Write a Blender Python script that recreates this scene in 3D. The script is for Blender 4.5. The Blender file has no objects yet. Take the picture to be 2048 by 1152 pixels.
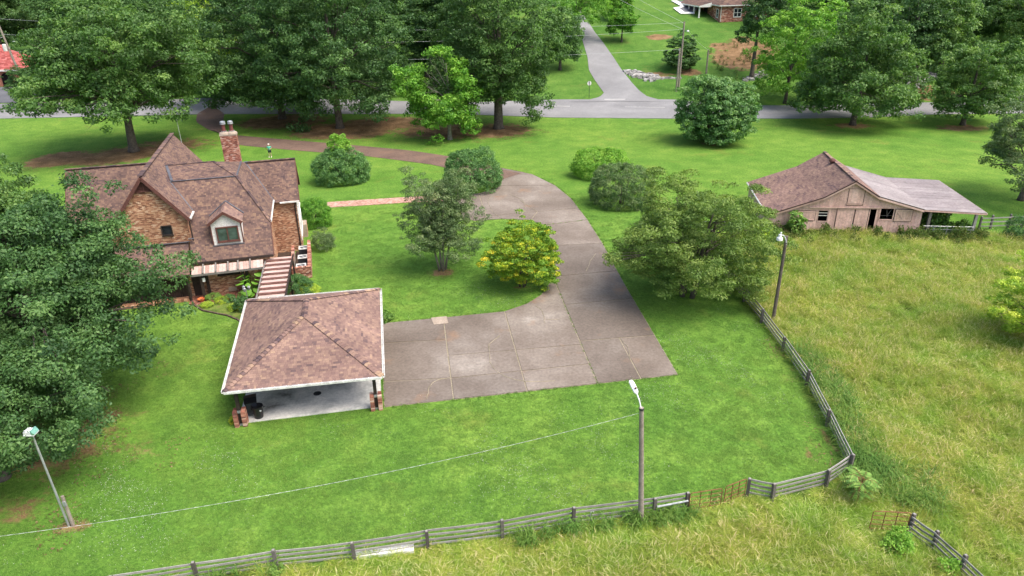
import bpy, bmesh, math, random
import numpy as np
from mathutils import Vector, Matrix

scene = bpy.context.scene
C = scene.collection
R = math.radians

# ------------------------------------------------------------------ camera, sky, sun, exposure
cam_data = bpy.data.cameras.new('camera')
cam_data.sensor_width = 36.0
cam_data.lens = 36.0 * 1420.0 / 2048.0
cam_data.clip_end = 3000.0
cam = bpy.data.objects.new('camera', cam_data)
cam.location = (0.0, 0.0, 24.0)
cam.rotation_mode = 'QUATERNION'
cam.rotation_quaternion = (Matrix.Rotation(R(90 - 25.0), 3, 'X') @ Matrix.Rotation(R(-1.1), 3, 'Z')).to_quaternion()
C.objects.link(cam)
scene.camera = cam

SUN_EL, SUN_AZ = 60.0, 116.0          # high soft sun behind thin cloud
world = bpy.data.worlds.new('World')
scene.world = world
world.use_nodes = True
nt = world.node_tree
sky = nt.nodes.new('ShaderNodeTexSky')
sky.sky_type = 'NISHITA'
sky.sun_disc = False
sky.sun_elevation = R(SUN_EL)
sky.sun_rotation = R(SUN_AZ)
sky.air_density = 1.0
sky.dust_density = 5.0
sky.ozone_density = 0.6
nt.nodes['Background'].inputs['Strength'].default_value = 0.15
nt.links.new(sky.outputs['Color'], nt.nodes['Background'].inputs['Color'])

sun_data = bpy.data.lights.new('sun', 'SUN')
sun_data.energy = 1.6
sun_data.angle = R(36.0)
sun_data.color = (1.0, 0.955, 0.88)
sun = bpy.data.objects.new('sun', sun_data)
az = R(SUN_AZ)
sdir = Vector((math.sin(az) * math.cos(R(SUN_EL)), math.cos(az) * math.cos(R(SUN_EL)), math.sin(R(SUN_EL))))
sun.rotation_euler = sdir.to_track_quat('Z', 'Y').to_euler()
sun.location = (0, 0, 60)
C.objects.link(sun)

scene.view_settings.view_transform = 'Standard'
scene.view_settings.look = 'None'
scene.view_settings.exposure = 0.93
scene.view_settings.gamma = 1.0
scene.view_settings.use_curve_mapping = False
scene.cycles.max_bounces = 6
scene.cycles.diffuse_bounces = 3
scene.cycles.glossy_bounces = 2
scene.cycles.transmission_bounces = 3
scene.cycles.transparent_max_bounces = 4

# ------------------------------------------------------------------ materials
def new_mat(name):
    m = bpy.data.materials.new(name)
    m.use_nodes = True
    n = m.node_tree
    return m, n, n.nodes['Principled BSDF']

def nd(n, t, **kw):
    o = n.nodes.new(t)
    for k, v in kw.items():
        if k in ('operation', 'blend_type', 'data_type', 'attribute_name', 'noise_dimensions', 'attribute_type', 'feature', 'clamp_factor'):
            setattr(o, k, v)
        else:
            o.inputs[k].default_value = v
    return o

def ramp(n, stops, fac=None, interp='LINEAR'):
    r = n.nodes.new('ShaderNodeValToRGB')
    cr = r.color_ramp
    cr.interpolation = interp
    while len(cr.elements) < len(stops):
        cr.elements.new(0.5)
    for e, (p, c) in zip(cr.elements, stops):
        e.position = p
        e.color = (c[0], c[1], c[2], 1.0)
    if fac is not None:
        n.links.new(fac, r.inputs['Fac'])
    return r

def mixc(n, a, b, fac, blend='MIX'):
    m = n.nodes.new('ShaderNodeMix')
    m.data_type = 'RGBA'
    m.blend_type = blend
    for s, v in (('A', a), ('B', b)):
        sock = [i for i in m.inputs if i.name == s and i.type == 'RGBA'][0]
        if hasattr(v, 'is_output'):
            n.links.new(v, sock)
        else:
            sock.default_value = (v[0], v[1], v[2], 1.0)
    if hasattr(fac, 'is_output'):
        n.links.new(fac, m.inputs[0])
    else:
        m.inputs[0].default_value = fac
    return [o for o in m.outputs if o.type == 'RGBA'][0]

def noise(n, scale, detail=4.0, rough=0.6, vec=None):
    t = nd(n, 'ShaderNodeTexNoise', Scale=scale, Detail=detail, Roughness=rough)
    if vec is not None:
        n.links.new(vec, t.inputs['Vector'])
    return t.outputs['Fac']

def wpos(n):
    return n.nodes.new('ShaderNodeNewGeometry').outputs['Position']

def ocoord(n):
    return n.nodes.new('ShaderNodeTexCoord').outputs['Object']

def bump(n, p, h, strength, dist=0.02):
    b = nd(n, 'ShaderNodeBump', Strength=strength, Distance=dist)
    n.links.new(h, b.inputs['Height'])
    n.links.new(b.outputs['Normal'], p.inputs['Normal'])

def mat_noise(name, stops, scale=3.0, rough=0.85, bumps=0.15, fine=None, spec=0.3, metallic=0.0, world_space=False):
    """colour from a noise ramp, with a finer noise multiplied in, and a bump"""
    m, n, p = new_mat(name)
    v = wpos(n) if world_space else ocoord(n)
    f = noise(n, scale, 5.0, 0.62, v)
    c = ramp(n, stops, f).outputs['Color']
    f2 = noise(n, fine or scale * 9.0, 3.0, 0.6, v)
    g = ramp(n, [(0.3, (0.74, 0.74, 0.74)), (0.7, (1.2, 1.2, 1.2))], f2).outputs['Color']
    c = mixc(n, c, g, 1.0, 'MULTIPLY')
    n.links.new(c, p.inputs['Base Color'])
    p.inputs['Roughness'].default_value = rough
    p.inputs['Specular IOR Level'].default_value = spec
    p.inputs['Metallic'].default_value = metallic
    if bumps:
        bump(n, p, f2, bumps)
    return m

def mat_tint(name, stops, rough=0.88, scale=0.6, fine=14.0, interp='LINEAR', spec=0.25, vary=(0.78, 1.2)):
    """colour from the per-piece attribute 'tint', weathered by a broad noise and a fine grain"""
    m, n, p = new_mat(name)
    a = nd(n, 'ShaderNodeAttribute', attribute_name='tint')
    c = ramp(n, stops, a.outputs['Fac'], interp).outputs['Color']
    v = ocoord(n)
    g = ramp(n, [(0.3, (vary[0],) * 3), (0.72, (vary[1],) * 3)], noise(n, scale, 5.0, 0.65, v)).outputs['Color']
    c = mixc(n, c, g, 1.0, 'MULTIPLY')
    f2 = noise(n, fine, 3.0, 0.6, v)
    g2 = ramp(n, [(0.3, (0.82,) * 3), (0.7, (1.15,) * 3)], f2).outputs['Color']
    c = mixc(n, c, g2, 1.0, 'MULTIPLY')
    n.links.new(c, p.inputs['Base Color'])
    p.inputs['Roughness'].default_value = rough
    p.inputs['Specular IOR Level'].default_value = spec
    bump(n, p, f2, 0.2)
    return m

def mat_leaf(name, stops, trans=0.32, rough=0.55, wscale=0.0, wcol=None):
    m, n, p = new_mat(name)
    a = nd(n, 'ShaderNodeAttribute', attribute_name='tint')
    c = ramp(n, stops, a.outputs['Fac']).outputs['Color']
    if wscale:
        f = ramp(n, [(0.42, (0, 0, 0)), (0.62, (1, 1, 1))], noise(n, wscale, 4.0, 0.6, wpos(n))).outputs['Color']
        c = mixc(n, c, wcol, f)
    n.links.new(c, p.inputs['Base Color'])
    p.inputs['Roughness'].default_value = rough
    p.inputs['Specular IOR Level'].default_value = 0.35
    t = n.nodes.new('ShaderNodeBsdfTranslucent')
    c2 = mixc(n, c, (1.15, 1.25, 0.55), 1.0, 'MULTIPLY')
    n.links.new(c2, t.inputs['Color'])
    mx = n.nodes.new('ShaderNodeMixShader')
    mx.inputs[0].default_value = trans
    n.links.new(p.outputs[0], mx.inputs[1])
    n.links.new(t.outputs[0], mx.inputs[2])
    n.links.new(mx.outputs[0], n.nodes['Material Output'].inputs['Surface'])
    return m

def mat_flat(name, col, rough=0.6, spec=0.4, metallic=0.0):
    return mat_noise(name, [(0.3, tuple(x * 0.86 for x in col)), (0.7, tuple(min(1.0, x * 1.1) for x in col))], 2.5, rough, 0.06, 20.0, spec, metallic)

def mat_glass(name, col):
    m, n, p = new_mat(name)
    f = noise(n, 1.6, 3.0, 0.5, ocoord(n))
    c = ramp(n, [(0.35, tuple(x * 0.6 for x in col)), (0.65, tuple(x * 1.5 for x in col))], f).outputs['Color']
    n.links.new(c, p.inputs['Base Color'])
    p.inputs['Roughness'].default_value = 0.08
    p.inputs['Specular IOR Level'].default_value = 0.7
    return m

M = {}
M['shingle'] = mat_tint('mauve_brown_shingle', [(0.0, (0.060, 0.043, 0.049)), (0.22, (0.100, 0.067, 0.064)), (0.5, (0.155, 0.099, 0.084)), (0.78, (0.215, 0.138, 0.104)), (1.0, (0.295, 0.195, 0.126))], 0.92, 0.35, 30.0)
M['shingle_bright'] = mat_tint('pinkish_shingle', [(0.0, (0.080, 0.057, 0.066)), (0.16, (0.135, 0.090, 0.086)), (0.45, (0.212, 0.134, 0.116)), (0.78, (0.285, 0.188, 0.146)), (1.0, (0.365, 0.252, 0.165))], 0.92, 0.35, 30.0)
M['roof_under'] = mat_flat('roof_felt', (0.085, 0.05, 0.048), 0.95, 0.2)
M['brick'] = mat_tint('tan_orange_brick', [(0.0, (0.19, 0.088, 0.057)), (0.25, (0.345, 0.165, 0.100)), (0.55, (0.475, 0.255, 0.150)), (0.85, (0.57, 0.350, 0.215)), (1.0, (0.64, 0.48, 0.34))], 0.9, 0.5, 25.0)
M['brick_red'] = mat_tint('red_brick', [(0.0, (0.14, 0.055, 0.045)), (0.3, (0.33, 0.125, 0.088)), (0.6, (0.45, 0.195, 0.135)), (0.85, (0.55, 0.31, 0.23)), (1.0, (0.64, 0.48, 0.40))], 0.9, 0.5, 25.0)
M['paver'] = mat_tint('pink_paver', [(0.0, (0.33, 0.165, 0.125)), (0.5, (0.50, 0.29, 0.225)), (1.0, (0.60, 0.42, 0.34))], 0.9, 0.5, 25.0)
M['patio'] = mat_tint('red_paver', [(0.0, (0.16, 0.065, 0.045)), (0.5, (0.27, 0.110, 0.075)), (1.0, (0.36, 0.165, 0.115))], 0.9, 0.5, 25.0)
M['mortar'] = mat_noise('mortar', [(0.3, (0.30, 0.24, 0.19)), (0.7, (0.42, 0.35, 0.28))], 2.0, 0.95, 0.2)
M['dark_wood'] = mat_noise('dark_stained_wood', [(0.3, (0.022, 0.016, 0.014)), (0.7, (0.05, 0.036, 0.03))], 4.0, 0.7, 0.2)
M['brown_trim'] = mat_noise('red_brown_trim', [(0.3, (0.10, 0.042, 0.035)), (0.7, (0.16, 0.07, 0.055))], 3.0, 0.7, 0.1)
M['pink_wood'] = mat_tint('pink_stained_board', [(0.0, (0.40, 0.265, 0.225)), (0.5, (0.53, 0.385, 0.335)), (1.0, (0.64, 0.50, 0.45))], 0.8, 0.8, 9.0)
M['pink_dark'] = mat_noise('dark_pink_stained_wood', [(0.3, (0.15, 0.075, 0.065)), (0.7, (0.27, 0.15, 0.13))], 3.0, 0.85, 0.15)
M['barn_wood'] = mat_tint('weathered_pink_board', [(0.0, (0.57, 0.370, 0.315)), (0.5, (0.65, 0.435, 0.375)), (1.0, (0.72, 0.505, 0.44))], 0.88, 0.45, 6.0)
M['barn_pale'] = mat_tint('faded_grey_pink_board', [(0.0, (0.40, 0.27, 0.215)), (1.0, (0.58, 0.42, 0.35))], 0.88, 0.45, 6.0)
M['white_paint'] = mat_noise('white_paint', [(0.3, (0.72, 0.71, 0.67)), (0.7, (0.82, 0.81, 0.78))], 1.5, 0.6, 0.05)
M['gutter'] = mat_noise('pale_gutter', [(0.35, (0.50, 0.50, 0.47)), (0.6, (0.78, 0.78, 0.75))], 3.0, 0.5, 0.05)
M['flashing'] = mat_noise('grey_flashing', [(0.3, (0.065, 0.07, 0.085)), (0.7, (0.13, 0.135, 0.155))], 3.0, 0.45, 0.05)
M['metal_roof'] = mat_tint('faded_metal_sheet', [(0.0, (0.290, 0.250, 0.250)), (0.6, (0.37, 0.325, 0.322)), (1.0, (0.45, 0.41, 0.405))], 0.5, 0.5, 5.0, spec=0.4)
M['dark_metal'] = mat_noise('dark_metal', [(0.3, (0.02, 0.022, 0.026)), (0.7, (0.05, 0.053, 0.06))], 4.0, 0.5, 0.05)
M['grey_metal'] = mat_noise('galvanised_metal', [(0.3, (0.30, 0.32, 0.33)), (0.7, (0.48, 0.50, 0.52))], 4.0, 0.4, 0.03, metallic=0.4)
M['rust'] = mat_noise('rusty_orange_paint', [(0.3, (0.17, 0.065, 0.035)), (0.7, (0.31, 0.13, 0.07))], 6.0, 0.75, 0.15)
M['old_wood'] = mat_tint('weathered_grey_wood', [(0.0, (0.085, 0.075, 0.068)), (0.5, (0.21, 0.195, 0.18)), (1.0, (0.36, 0.345, 0.33))], 0.9, 2.0, 22.0)
M['pole_wood'] = mat_noise('grey_pole_wood', [(0.3, (0.20, 0.165, 0.135)), (0.7, (0.36, 0.315, 0.27))], 3.0, 0.9, 0.3)
M['pole_dark'] = mat_noise('dark_pole_wood', [(0.3, (0.085, 0.068, 0.058)), (0.7, (0.17, 0.14, 0.12))], 3.0, 0.9, 0.3)
M['slab'] = None
M['asphalt'] = mat_noise('grey_asphalt', [(0.3, (0.195, 0.195, 0.200)), (0.55, (0.245, 0.245, 0.250)), (0.75, (0.31, 0.31, 0.313))], 0.16, 0.92, 0.1, 9.0, world_space=True)
M['dark_asphalt'] = mat_noise('dark_asphalt', [(0.3, (0.10, 0.105, 0.12)), (0.7, (0.16, 0.165, 0.18))], 0.3, 0.92, 0.1, 9.0, world_space=True)
M['brown_drive'] = mat_noise('brown_gravel_asphalt', [(0.32, (0.115, 0.075, 0.060)), (0.55, (0.165, 0.11, 0.085)), (0.75, (0.21, 0.125, 0.085))], 0.35, 0.95, 0.2, 7.0, world_space=True)
M['joint'] = mat_noise('joint_filler', [(0.36, (0.34, 0.29, 0.22)), (0.56, (0.28, 0.245, 0.17)), (0.68, (0.24, 0.22, 0.13)), (0.78, (0.12, 0.19, 0.05))], 1.3, 0.95, 0.2, 8.0, world_space=True)
M['stone_edge'] = mat_noise('dark_edging', [(0.3, (0.07, 0.05, 0.04)), (0.7, (0.16, 0.11, 0.09))], 3.0, 0.95, 0.3)
M['rock'] = mat_tint('pale_rock', [(0.0, (0.20, 0.19, 0.18)), (0.6, (0.38, 0.37, 0.36)), (1.0, (0.55, 0.54, 0.52))], 0.95, 1.0, 6.0)
M['bark'] = mat_noise('grey_bark', [(0.3, (0.060, 0.050, 0.042)), (0.7, (0.15, 0.13, 0.11))], 3.0, 0.95, 0.5, 14.0)
M['bark_pale'] = mat_noise('pale_bark', [(0.3, (0.16, 0.145, 0.12)), (0.7, (0.30, 0.28, 0.24))], 3.0, 0.95, 0.5, 14.0)
M['black_plastic'] = mat_flat('black_plastic', (0.016, 0.016, 0.018), 0.42, 0.5)
M['navy_plastic'] = mat_flat('navy_plastic', (0.022, 0.028, 0.04), 0.45, 0.5)
M['glass_dark'] = mat_glass('dark_glass', (0.02, 0.024, 0.028))
M['glass_green'] = mat_glass('green_glass', (0.055, 0.085, 0.075))
M['interior_dark'] = mat_flat('painted_interior_dark', (0.012, 0.011, 0.011), 0.95, 0.1)  # near-black; shade inside openings is put into this colour
M['lamp_white'] = mat_flat('lamp_white', (0.76, 0.78, 0.79), 0.4, 0.5)
M['teal_glass'] = mat_flat('teal_lamp_glass', (0.17, 0.38, 0.31), 0.3, 0.5)
M['terracotta'] = mat_flat('terracotta', (0.62, 0.17, 0.06), 0.8, 0.3)
M['skin'] = mat_flat('skin', (0.50, 0.31, 0.23), 0.6, 0.3)
M['shirt'] = mat_flat('mint_shirt', (0.10, 0.50, 0.34), 0.85, 0.2)
M['shorts'] = mat_flat('navy_shorts', (0.012, 0.02, 0.035), 0.85, 0.2)
M['cap'] = mat_flat('pale_cap', (0.75, 0.66, 0.62), 0.8, 0.2)
M['red_tile'] = mat_tint('red_roof_tile', [(0.0, (0.27, 0.060, 0.055)), (0.5, (0.40, 0.105, 0.095)), (1.0, (0.50, 0.17, 0.155))], 0.85, 0.4, 12.0)
M['mulch'] = mat_noise('dark_mulch', [(0.3, (0.035, 0.025, 0.02)), (0.7, (0.085, 0.055, 0.04))], 4.0, 0.95, 0.4)
M['bed'] = mat_noise('planted_bed', [(0.35, (0.06, 0.10, 0.02)), (0.55, (0.14, 0.20, 0.035)), (0.7, (0.17, 0.13, 0.06))], 1.5, 0.95, 0.4, 12.0)
M['white_stone'] = mat_flat('white_stone', (0.74, 0.73, 0.70), 0.7, 0.3)
M['wire'] = mat_tint('twisted_wire', [(0.0, (0.10, 0.11, 0.11)), (1.0, (0.66, 0.68, 0.68))], 0.5, 1.0, 4.0)
M['pot_red'] = mat_flat('red_clay_flue', (0.16, 0.055, 0.05), 0.7, 0.3)

# concrete slabs: warm grey brown, with pale worn patches and a few rusty edges
m, n, p = new_mat('worn_brown_concrete')
v = wpos(n)
c = ramp(n, [(0.34, (0.134, 0.108, 0.087)), (0.50, (0.176, 0.146, 0.121)), (0.62, (0.228, 0.197, 0.168)), (0.74, (0.335, 0.305, 0.268))], noise(n, 0.17, 6.0, 0.6, v)).outputs['Color']
a = nd(n, 'ShaderNodeAttribute', attribute_name='tint')
c = mixc(n, c, ramp(n, [(0, (0.86, 0.85, 0.85)), (1, (1.12, 1.11, 1.1))], a.outputs['Fac']).outputs['Color'], 1.0, 'MULTIPLY')
fine = noise(n, 5.5, 6.0, 0.72, v)
c = mixc(n, c, ramp(n, [(0.3, (0.72,) * 3), (0.7, (1.26,) * 3)], fine).outputs['Color'], 1.0, 'MULTIPLY')
rust = ramp(n, [(0.60, (0, 0, 0)), (0.74, (0.75, 0.75, 0.75))], noise(n, 0.28, 4.0, 0.6, v)).outputs['Color']
c = mixc(n, c, (0.27, 0.155, 0.085), rust)
n.links.new(c, p.inputs['Base Color'])
p.inputs['Roughness'].default_value = 0.9
bump(n, p, fine, 0.25)
M['slab'] = m

# carport floor: pale concrete with big dark oil and water stains
m, n, p = new_mat('stained_pale_concrete')
v = ocoord(n)
c = ramp(n, [(0.33, (0.14, 0.14, 0.13)), (0.43, (0.42, 0.43, 0.41)), (0.55, (0.66, 0.65, 0.60)), (0.70, (0.78, 0.75, 0.68))], noise(n, 0.42, 6.0, 0.62, v)).outputs['Color']
fine = noise(n, 7.0, 4.0, 0.65, v)
c = mixc(n, c, ramp(n, [(0.3, (0.82,) * 3), (0.7, (1.14,) * 3)], fine).outputs['Color'], 1.0, 'MULTIPLY')
n.links.new(c, p.inputs['Base Color'])
p.inputs['Roughness'].default_value = 0.75
bump(n, p, fine, 0.12)
M['carport_floor'] = m

# ------------------------------------------------------------------ mesh helpers
class MB:
    """collects shapes and links them as one mesh object; each face carries a 'tint'"""
    def __init__(self):
        self.v, self.f, self.t, self.marks = [], [], [], []
    def add(self, verts, faces, tint=0.5):
        o = len(self.v)
        self.marks.append((o, len(self.f)))
        self.v.extend([tuple(p) for p in verts])
        self.f.extend([tuple(i + o for i in f) for f in faces])
        self.t.extend([tint] * len(faces))
        return self
    def box(self, x0, y0, z0, x1, y1, z1, tint=0.5):
        return self.add([(x0, y0, z0), (x1, y0, z0), (x1, y1, z0), (x0, y1, z0), (x0, y0, z1), (x1, y0, z1), (x1, y1, z1), (x0, y1, z1)],
                        [(3, 2, 1, 0), (4, 5, 6, 7), (0, 1, 5, 4), (1, 2, 6, 5), (2, 3, 7, 6), (3, 0, 4, 7)], tint)
    def beam(self, p, q, w, h, tint=0.5, up=(0, 0, 1)):
        """bar of section w x h centred on the line p-q"""
        p, q = Vector(p), Vector(q)
        d = (q - p).normalized()
        u = Vector(up)
        if abs(d.dot(u)) > 0.98:
            u = Vector((0, 1, 0))
        s = d.cross(u).normalized() * (w / 2)
        t = s.normalized().cross(d) * (h / 2)
        vs = [p - s - t, p + s - t, p + s + t, p - s + t, q - s - t, q + s - t, q + s + t, q - s + t]
        return self.add(vs, [(0, 1, 2, 3), (7, 6, 5, 4), (0, 4, 5, 1), (1, 5, 6, 2), (2, 6, 7, 3), (3, 7, 4, 0)], tint)
    def slab(self, pts, vec, tint=0.5):
        """flat polygon (list of points) thickened by the vector vec"""
        k = len(pts)
        vec = Vector(vec)
        a = [Vector(p) for p in pts]
        nrm = Vector((0, 0, 0))
        for i in range(k):
            nrm += (a[i] - a[0]).cross(a[(i + 1) % k] - a[0])
        b = [p + vec for p in a]
        flip = nrm.dot(vec) < 0
        fs = [tuple(range(k)), tuple(range(2 * k - 1, k - 1, -1))]
        fs += [(i, i + k, (i + 1) % k + k, (i + 1) % k) for i in range(k)]
        if not flip:
            fs = [tuple(reversed(f)) for f in fs]
        return self.add(a + b, fs, tint)
    def tube(self, pts, radii, sides=7, tint=0.5, cap=True):
        o = len(self.v)
        k = len(pts)
        P = [Vector(p) for p in pts]
        ref = Vector((0.31, 0.2, 0.93))
        vs, fs = [], []
        for i in range(k):
            d = (P[min(i + 1, k - 1)] - P[max(i - 1, 0)])
            if d.length < 1e-9:
                d = Vector((0, 0, 1))
            d.normalize()
            r_ = ref if abs(d.dot(ref)) < 0.95 else Vector((1, 0, 0))
            a = d.cross(r_).normalized()
            b = d.cross(a)
            for j in range(sides):
                an = 2 * math.pi * j / sides
                vs.append(P[i] + (a * math.cos(an) + b * math.sin(an)) * radii[i])
        for i in range(k - 1):
            for j in range(sides):
                j2 = (j + 1) % sides
                fs.append((i * sides + j, (i + 1) * sides + j, (i + 1) * sides + j2, i * sides + j2))
        if cap:
            fs.append(tuple(range(sides)))
            fs.append(tuple(reversed(range((k - 1) * sides, k * sides))))
        return self.add(vs, fs, tint)
    def lathe(self, prof, sides=12, c=(0, 0, 0), tint=0.5):
        vs, fs = [], []
        k = len(prof)
        for r_, z in prof:
            for j in range(sides):
                an = 2 * math.pi * j / sides
                vs.append((c[0] + r_ * math.cos(an), c[1] + r_ * math.sin(an), c[2] + z))
        for i in range(k - 1):
            for j in range(sides):
                j2 = (j + 1) % sides
                fs.append((i * sides + j, i * sides + j2, (i + 1) * sides + j2, (i + 1) * sides + j))
        fs.append(tuple(reversed(range(sides))))
        fs.append(tuple(range((k - 1) * sides, k * sides)))
        return self.add(vs, fs, tint)
    def mesh(self, name):
        me = bpy.data.meshes.new(name)
        me.from_pydata(self.v, [], self.f)
        at = me.attributes.new('tint', 'FLOAT', 'FACE')
        at.data.foreach_set('value', np.array(self.t, dtype=np.float32))
        me.update()
        return me
    def obj(self, name, mat, parent=None, kind=None, smooth=False, label=None):
        me = self.mesh(name)
        me.materials.append(mat)
        if smooth:
            me.polygons.foreach_set('use_smooth', [True] * len(me.polygons))
        o = bpy.data.objects.new(name, me)
        C.objects.link(o)
        if parent is not None:
            o.parent = parent
        if kind:
            o['kind'] = kind
        if label:
            o['label'] = label
        return o

def pieces(mb, name, mat, parent, **kw):
    """every shape added to mb becomes an object of its own"""
    out = []
    ends = mb.marks[1:] + [(len(mb.v), len(mb.f))]
    for (v0, f0), (v1, f1) in zip(mb.marks, ends):
        q = MB()
        q.add(mb.v[v0:v1], [tuple(i - v0 for i in f) for f in mb.f[f0:f1]])
        q.t = mb.t[f0:f1]
        out.append(q.obj(name, mat, parent, **kw))
    return out

def np_mesh(name, V_, F_, tint, mat):
    """fast mesh of quads from arrays"""
    me = bpy.data.meshes.new(name)
    k = F_.shape[1]
    me.vertices.add(len(V_))
    me.vertices.foreach_set('co', V_.astype(np.float32).ravel())
    me.loops.add(F_.size)
    me.loops.foreach_set('vertex_index', F_.astype(np.int32).ravel())
    me.polygons.add(len(F_))
    me.polygons.foreach_set('loop_start', np.arange(0, F_.size, k, dtype=np.int32))
    at = me.attributes.new('tint', 'FLOAT', 'FACE')
    at.data.foreach_set('value', tint.astype(np.float32))
    me.update(calc_edges=True)
    me.materials.append(mat)
    return me

def thing(name, label, cat, loc=(0, 0, 0), rotz=0.0, group=None):
    o = bpy.data.objects.new(name, None)
    o.empty_display_size = 0.3
    C.objects.link(o)
    o.location = loc
    o.rotation_euler = (0, 0, rotz)
    o['label'] = label
    o['category'] = cat
    if group:
        o['group'] = group
    return o

def tag(o, label, cat, group=None):
    o['label'] = label
    o['category'] = cat
    if group:
        o['group'] = group
    return o

def dup(root, loc, rotz=0.0, scale=None, label=None, group=None):
    r_ = root.copy()
    C.objects.link(r_)
    r_.location = loc
    r_.rotation_euler = (0, 0, rotz)
    if scale is not None:
        r_.scale = scale
    if label:
        r_['label'] = label
    if group:
        r_['group'] = group
    for ch in list(root.children):
        c_ = ch.copy()
        C.objects.link(c_)
        c_.parent = r_
        for g_ in list(ch.children):
            d_ = g_.copy()
            C.objects.link(d_)
            d_.parent = c_
    return r_

def lay_tiles(mb, pts, w, h, t, gap=0.01, low=None, stag=0.5, skip=None, rng=None, lift=0.0, wvar=0.0, blot=0.0, pick=None):
    """cover the flat polygon pts (3-D, any slope but level) with courses of separate tiles or bricks"""
    rng = rng or random.Random(len(mb.f) + 7)
    P = [Vector(p) for p in pts]
    nrm = Vector((0, 0, 0))
    for i in range(len(P)):
        nrm += (P[i] - P[0]).cross(P[(i + 1) % len(P)] - P[0])
    nrm.normalize()
    if nrm.z < -1e-6:
        nrm = -nrm
    ea = Vector((0, 0, 1)).cross(nrm).normalized()
    eb = nrm.cross(ea)
    o = P[0]
    q = [((p - o).dot(ea), (p - o).dot(eb)) for p in P]
    bmin, bmax = min(b for a, b in q), max(b for a, b in q)
    low = t if low is None else low
    def xs(b):
        r_ = []
        for i in range(len(q)):
            (a0, b0), (a1, b1) = q[i], q[(i + 1) % len(q)]
            if (b0 - b) * (b1 - b) < 0:
                r_.append(a0 + (a1 - a0) * (b - b0) / (b1 - b0))
        return sorted(r_)
    rows = max(1, int(math.ceil((bmax - bmin) / h - 0.25)))
    for j in range(rows):
        b0 = bmin + j * h
        b1 = min(b0 + h, bmax)
        if b1 - b0 < h * 0.2:
            continue
        lo, hi = xs(b0 + 1e-3), xs(b1 - 1e-3)
        if len(lo) != len(hi):
            lo = hi = xs((b0 + b1) / 2)
        for k in range(0, len(lo) - 1, 2):
            l0, r0, l1, r1 = lo[k], lo[k + 1], hi[k], hi[k + 1]
            L, Rr = min(l0, l1), max(r0, r1)
            s = math.floor(L / w) * w - (w * stag if j % 2 else 0.0) - (rng.random() * w if wvar else 0)
            while s < Rr:
                e = s + w * (1 + rng.uniform(-wvar, wvar))
                s0, e0, s1, e1 = max(s, l0), min(e, r0), max(s, l1), min(e, r1)
                tint = rng.random()
                if blot:
                    cx, cy = int(s / blot + 100 + 0.5 * (j % 4)), int(j / 3)
                    hsh = random.Random(cx * 7919 + cy * 104729).random()
                    tint = 0.5 * tint + 0.2 + 0.22 * hsh if hsh > 0.10 else 0.12 + 0.34 * tint
                s_next = e
                if (e0 - s0 > 0.03 or e1 - s1 > 0.03):
                    if e0 < s0:
                        s0 = e0 = min(max((s0 + e0) / 2, l0), r0)
                    if e1 < s1:
                        s1 = e1 = min(max((s1 + e1) / 2, l1), r1)
                    ca, cb = (s0 + e0 + s1 + e1) / 4, (b0 + b1) / 2
                    c3 = o + ea * ca + eb * cb
                    if not (skip and skip(c3)):
                        g = gap / 2
                        def at(a, b, z):
                            return o + ea * a + eb * b + nrm * (z + lift)
                        gb = g if low <= t else 0.0
                        top = [at(s0 + g, b0 + gb, low), at(e0 - g, b0 + gb, low), at(e1 - g, b1 - gb, t), at(s1 + g, b1 - gb, t)]
                        bot = [at(s0 + g, b0 + gb, 0), at(e0 - g, b0 + gb, 0), at(e1 - g, b1 - gb, 0), at(s1 + g, b1 - gb, 0)]
                        geo = (top + bot, [(0, 1, 2, 3), (4, 5, 1, 0), (5, 6, 2, 1), (6, 7, 3, 2), (7, 4, 0, 3)], tint)
                        if pick is not None and pick(c3):
                            pick.out.append(geo)
                        else:
                            mb.add(*geo)
                s = s_next
    return mb

def face_slab(mb, pts, t, tint=0.5):
    """board of thickness t hanging behind the polygon (below it for a roof)"""
    P = [Vector(p) for p in pts]
    nrm = Vector((0, 0, 0))
    for i in range(len(P)):
        nrm += (P[i] - P[0]).cross(P[(i + 1) % len(P)] - P[0])
    nrm.normalize()
    if nrm.z < -1e-6:
        nrm = -nrm
    mb.slab(P, -nrm * t, tint)

def on_frame(origin, ang, x, y):
    c_, s_ = math.cos(ang), math.sin(ang)
    return (origin[0] + c_ * x - s_ * y, origin[1] + s_ * x + c_ * y)

# ------------------------------------------------------------------ terrain
def sstep(a, b, x):
    t = np.clip((x - a) / (b - a), 0, 1)
    return t * t * (3 - 2 * t)

def terr(x, y):
    """ground height: level grounds, then a hillside beyond the road"""
    x = np.asarray(x, float)
    y = np.asarray(y, float)
    s = 0.055 + 0.145 * sstep(-75.0, -5.0, x)
    d = y - 128.0
    rise = np.where(d > 40, d, 6.0 * np.log1p(np.exp(np.minimum(d, 60) / 6.0)))
    return s * rise

def tz(x, y):
    return float(terr(x, y))

def seg_dist(x, y, pts):
    best = np.full(np.shape(x), 1e9)
    for (x0, y0), (x1, y1) in zip(pts[:-1], pts[1:]):
        dx, dy = x1 - x0, y1 - y0
        t = np.clip(((x - x0) * dx + (y - y0) * dy) / (dx * dx + dy * dy), 0, 1)
        best = np.minimum(best, np.hypot(x - x0 - t * dx, y - y0 - t * dy))
    return best

def in_poly(x, y, poly):
    x = np.asarray(x, float)
    y = np.asarray(y, float)
    r_ = np.zeros(x.shape, bool)
    k = len(poly)
    for i in range(k):
        x0, y0 = poly[i]
        x1, y1 = poly[(i + 1) % k]
        c_ = ((y0 > y) != (y1 > y)) & (x < (x1 - x0) * (y - y0) / (y1 - y0 + 1e-12) + x0)
        r_ ^= c_
    return r_

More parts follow.
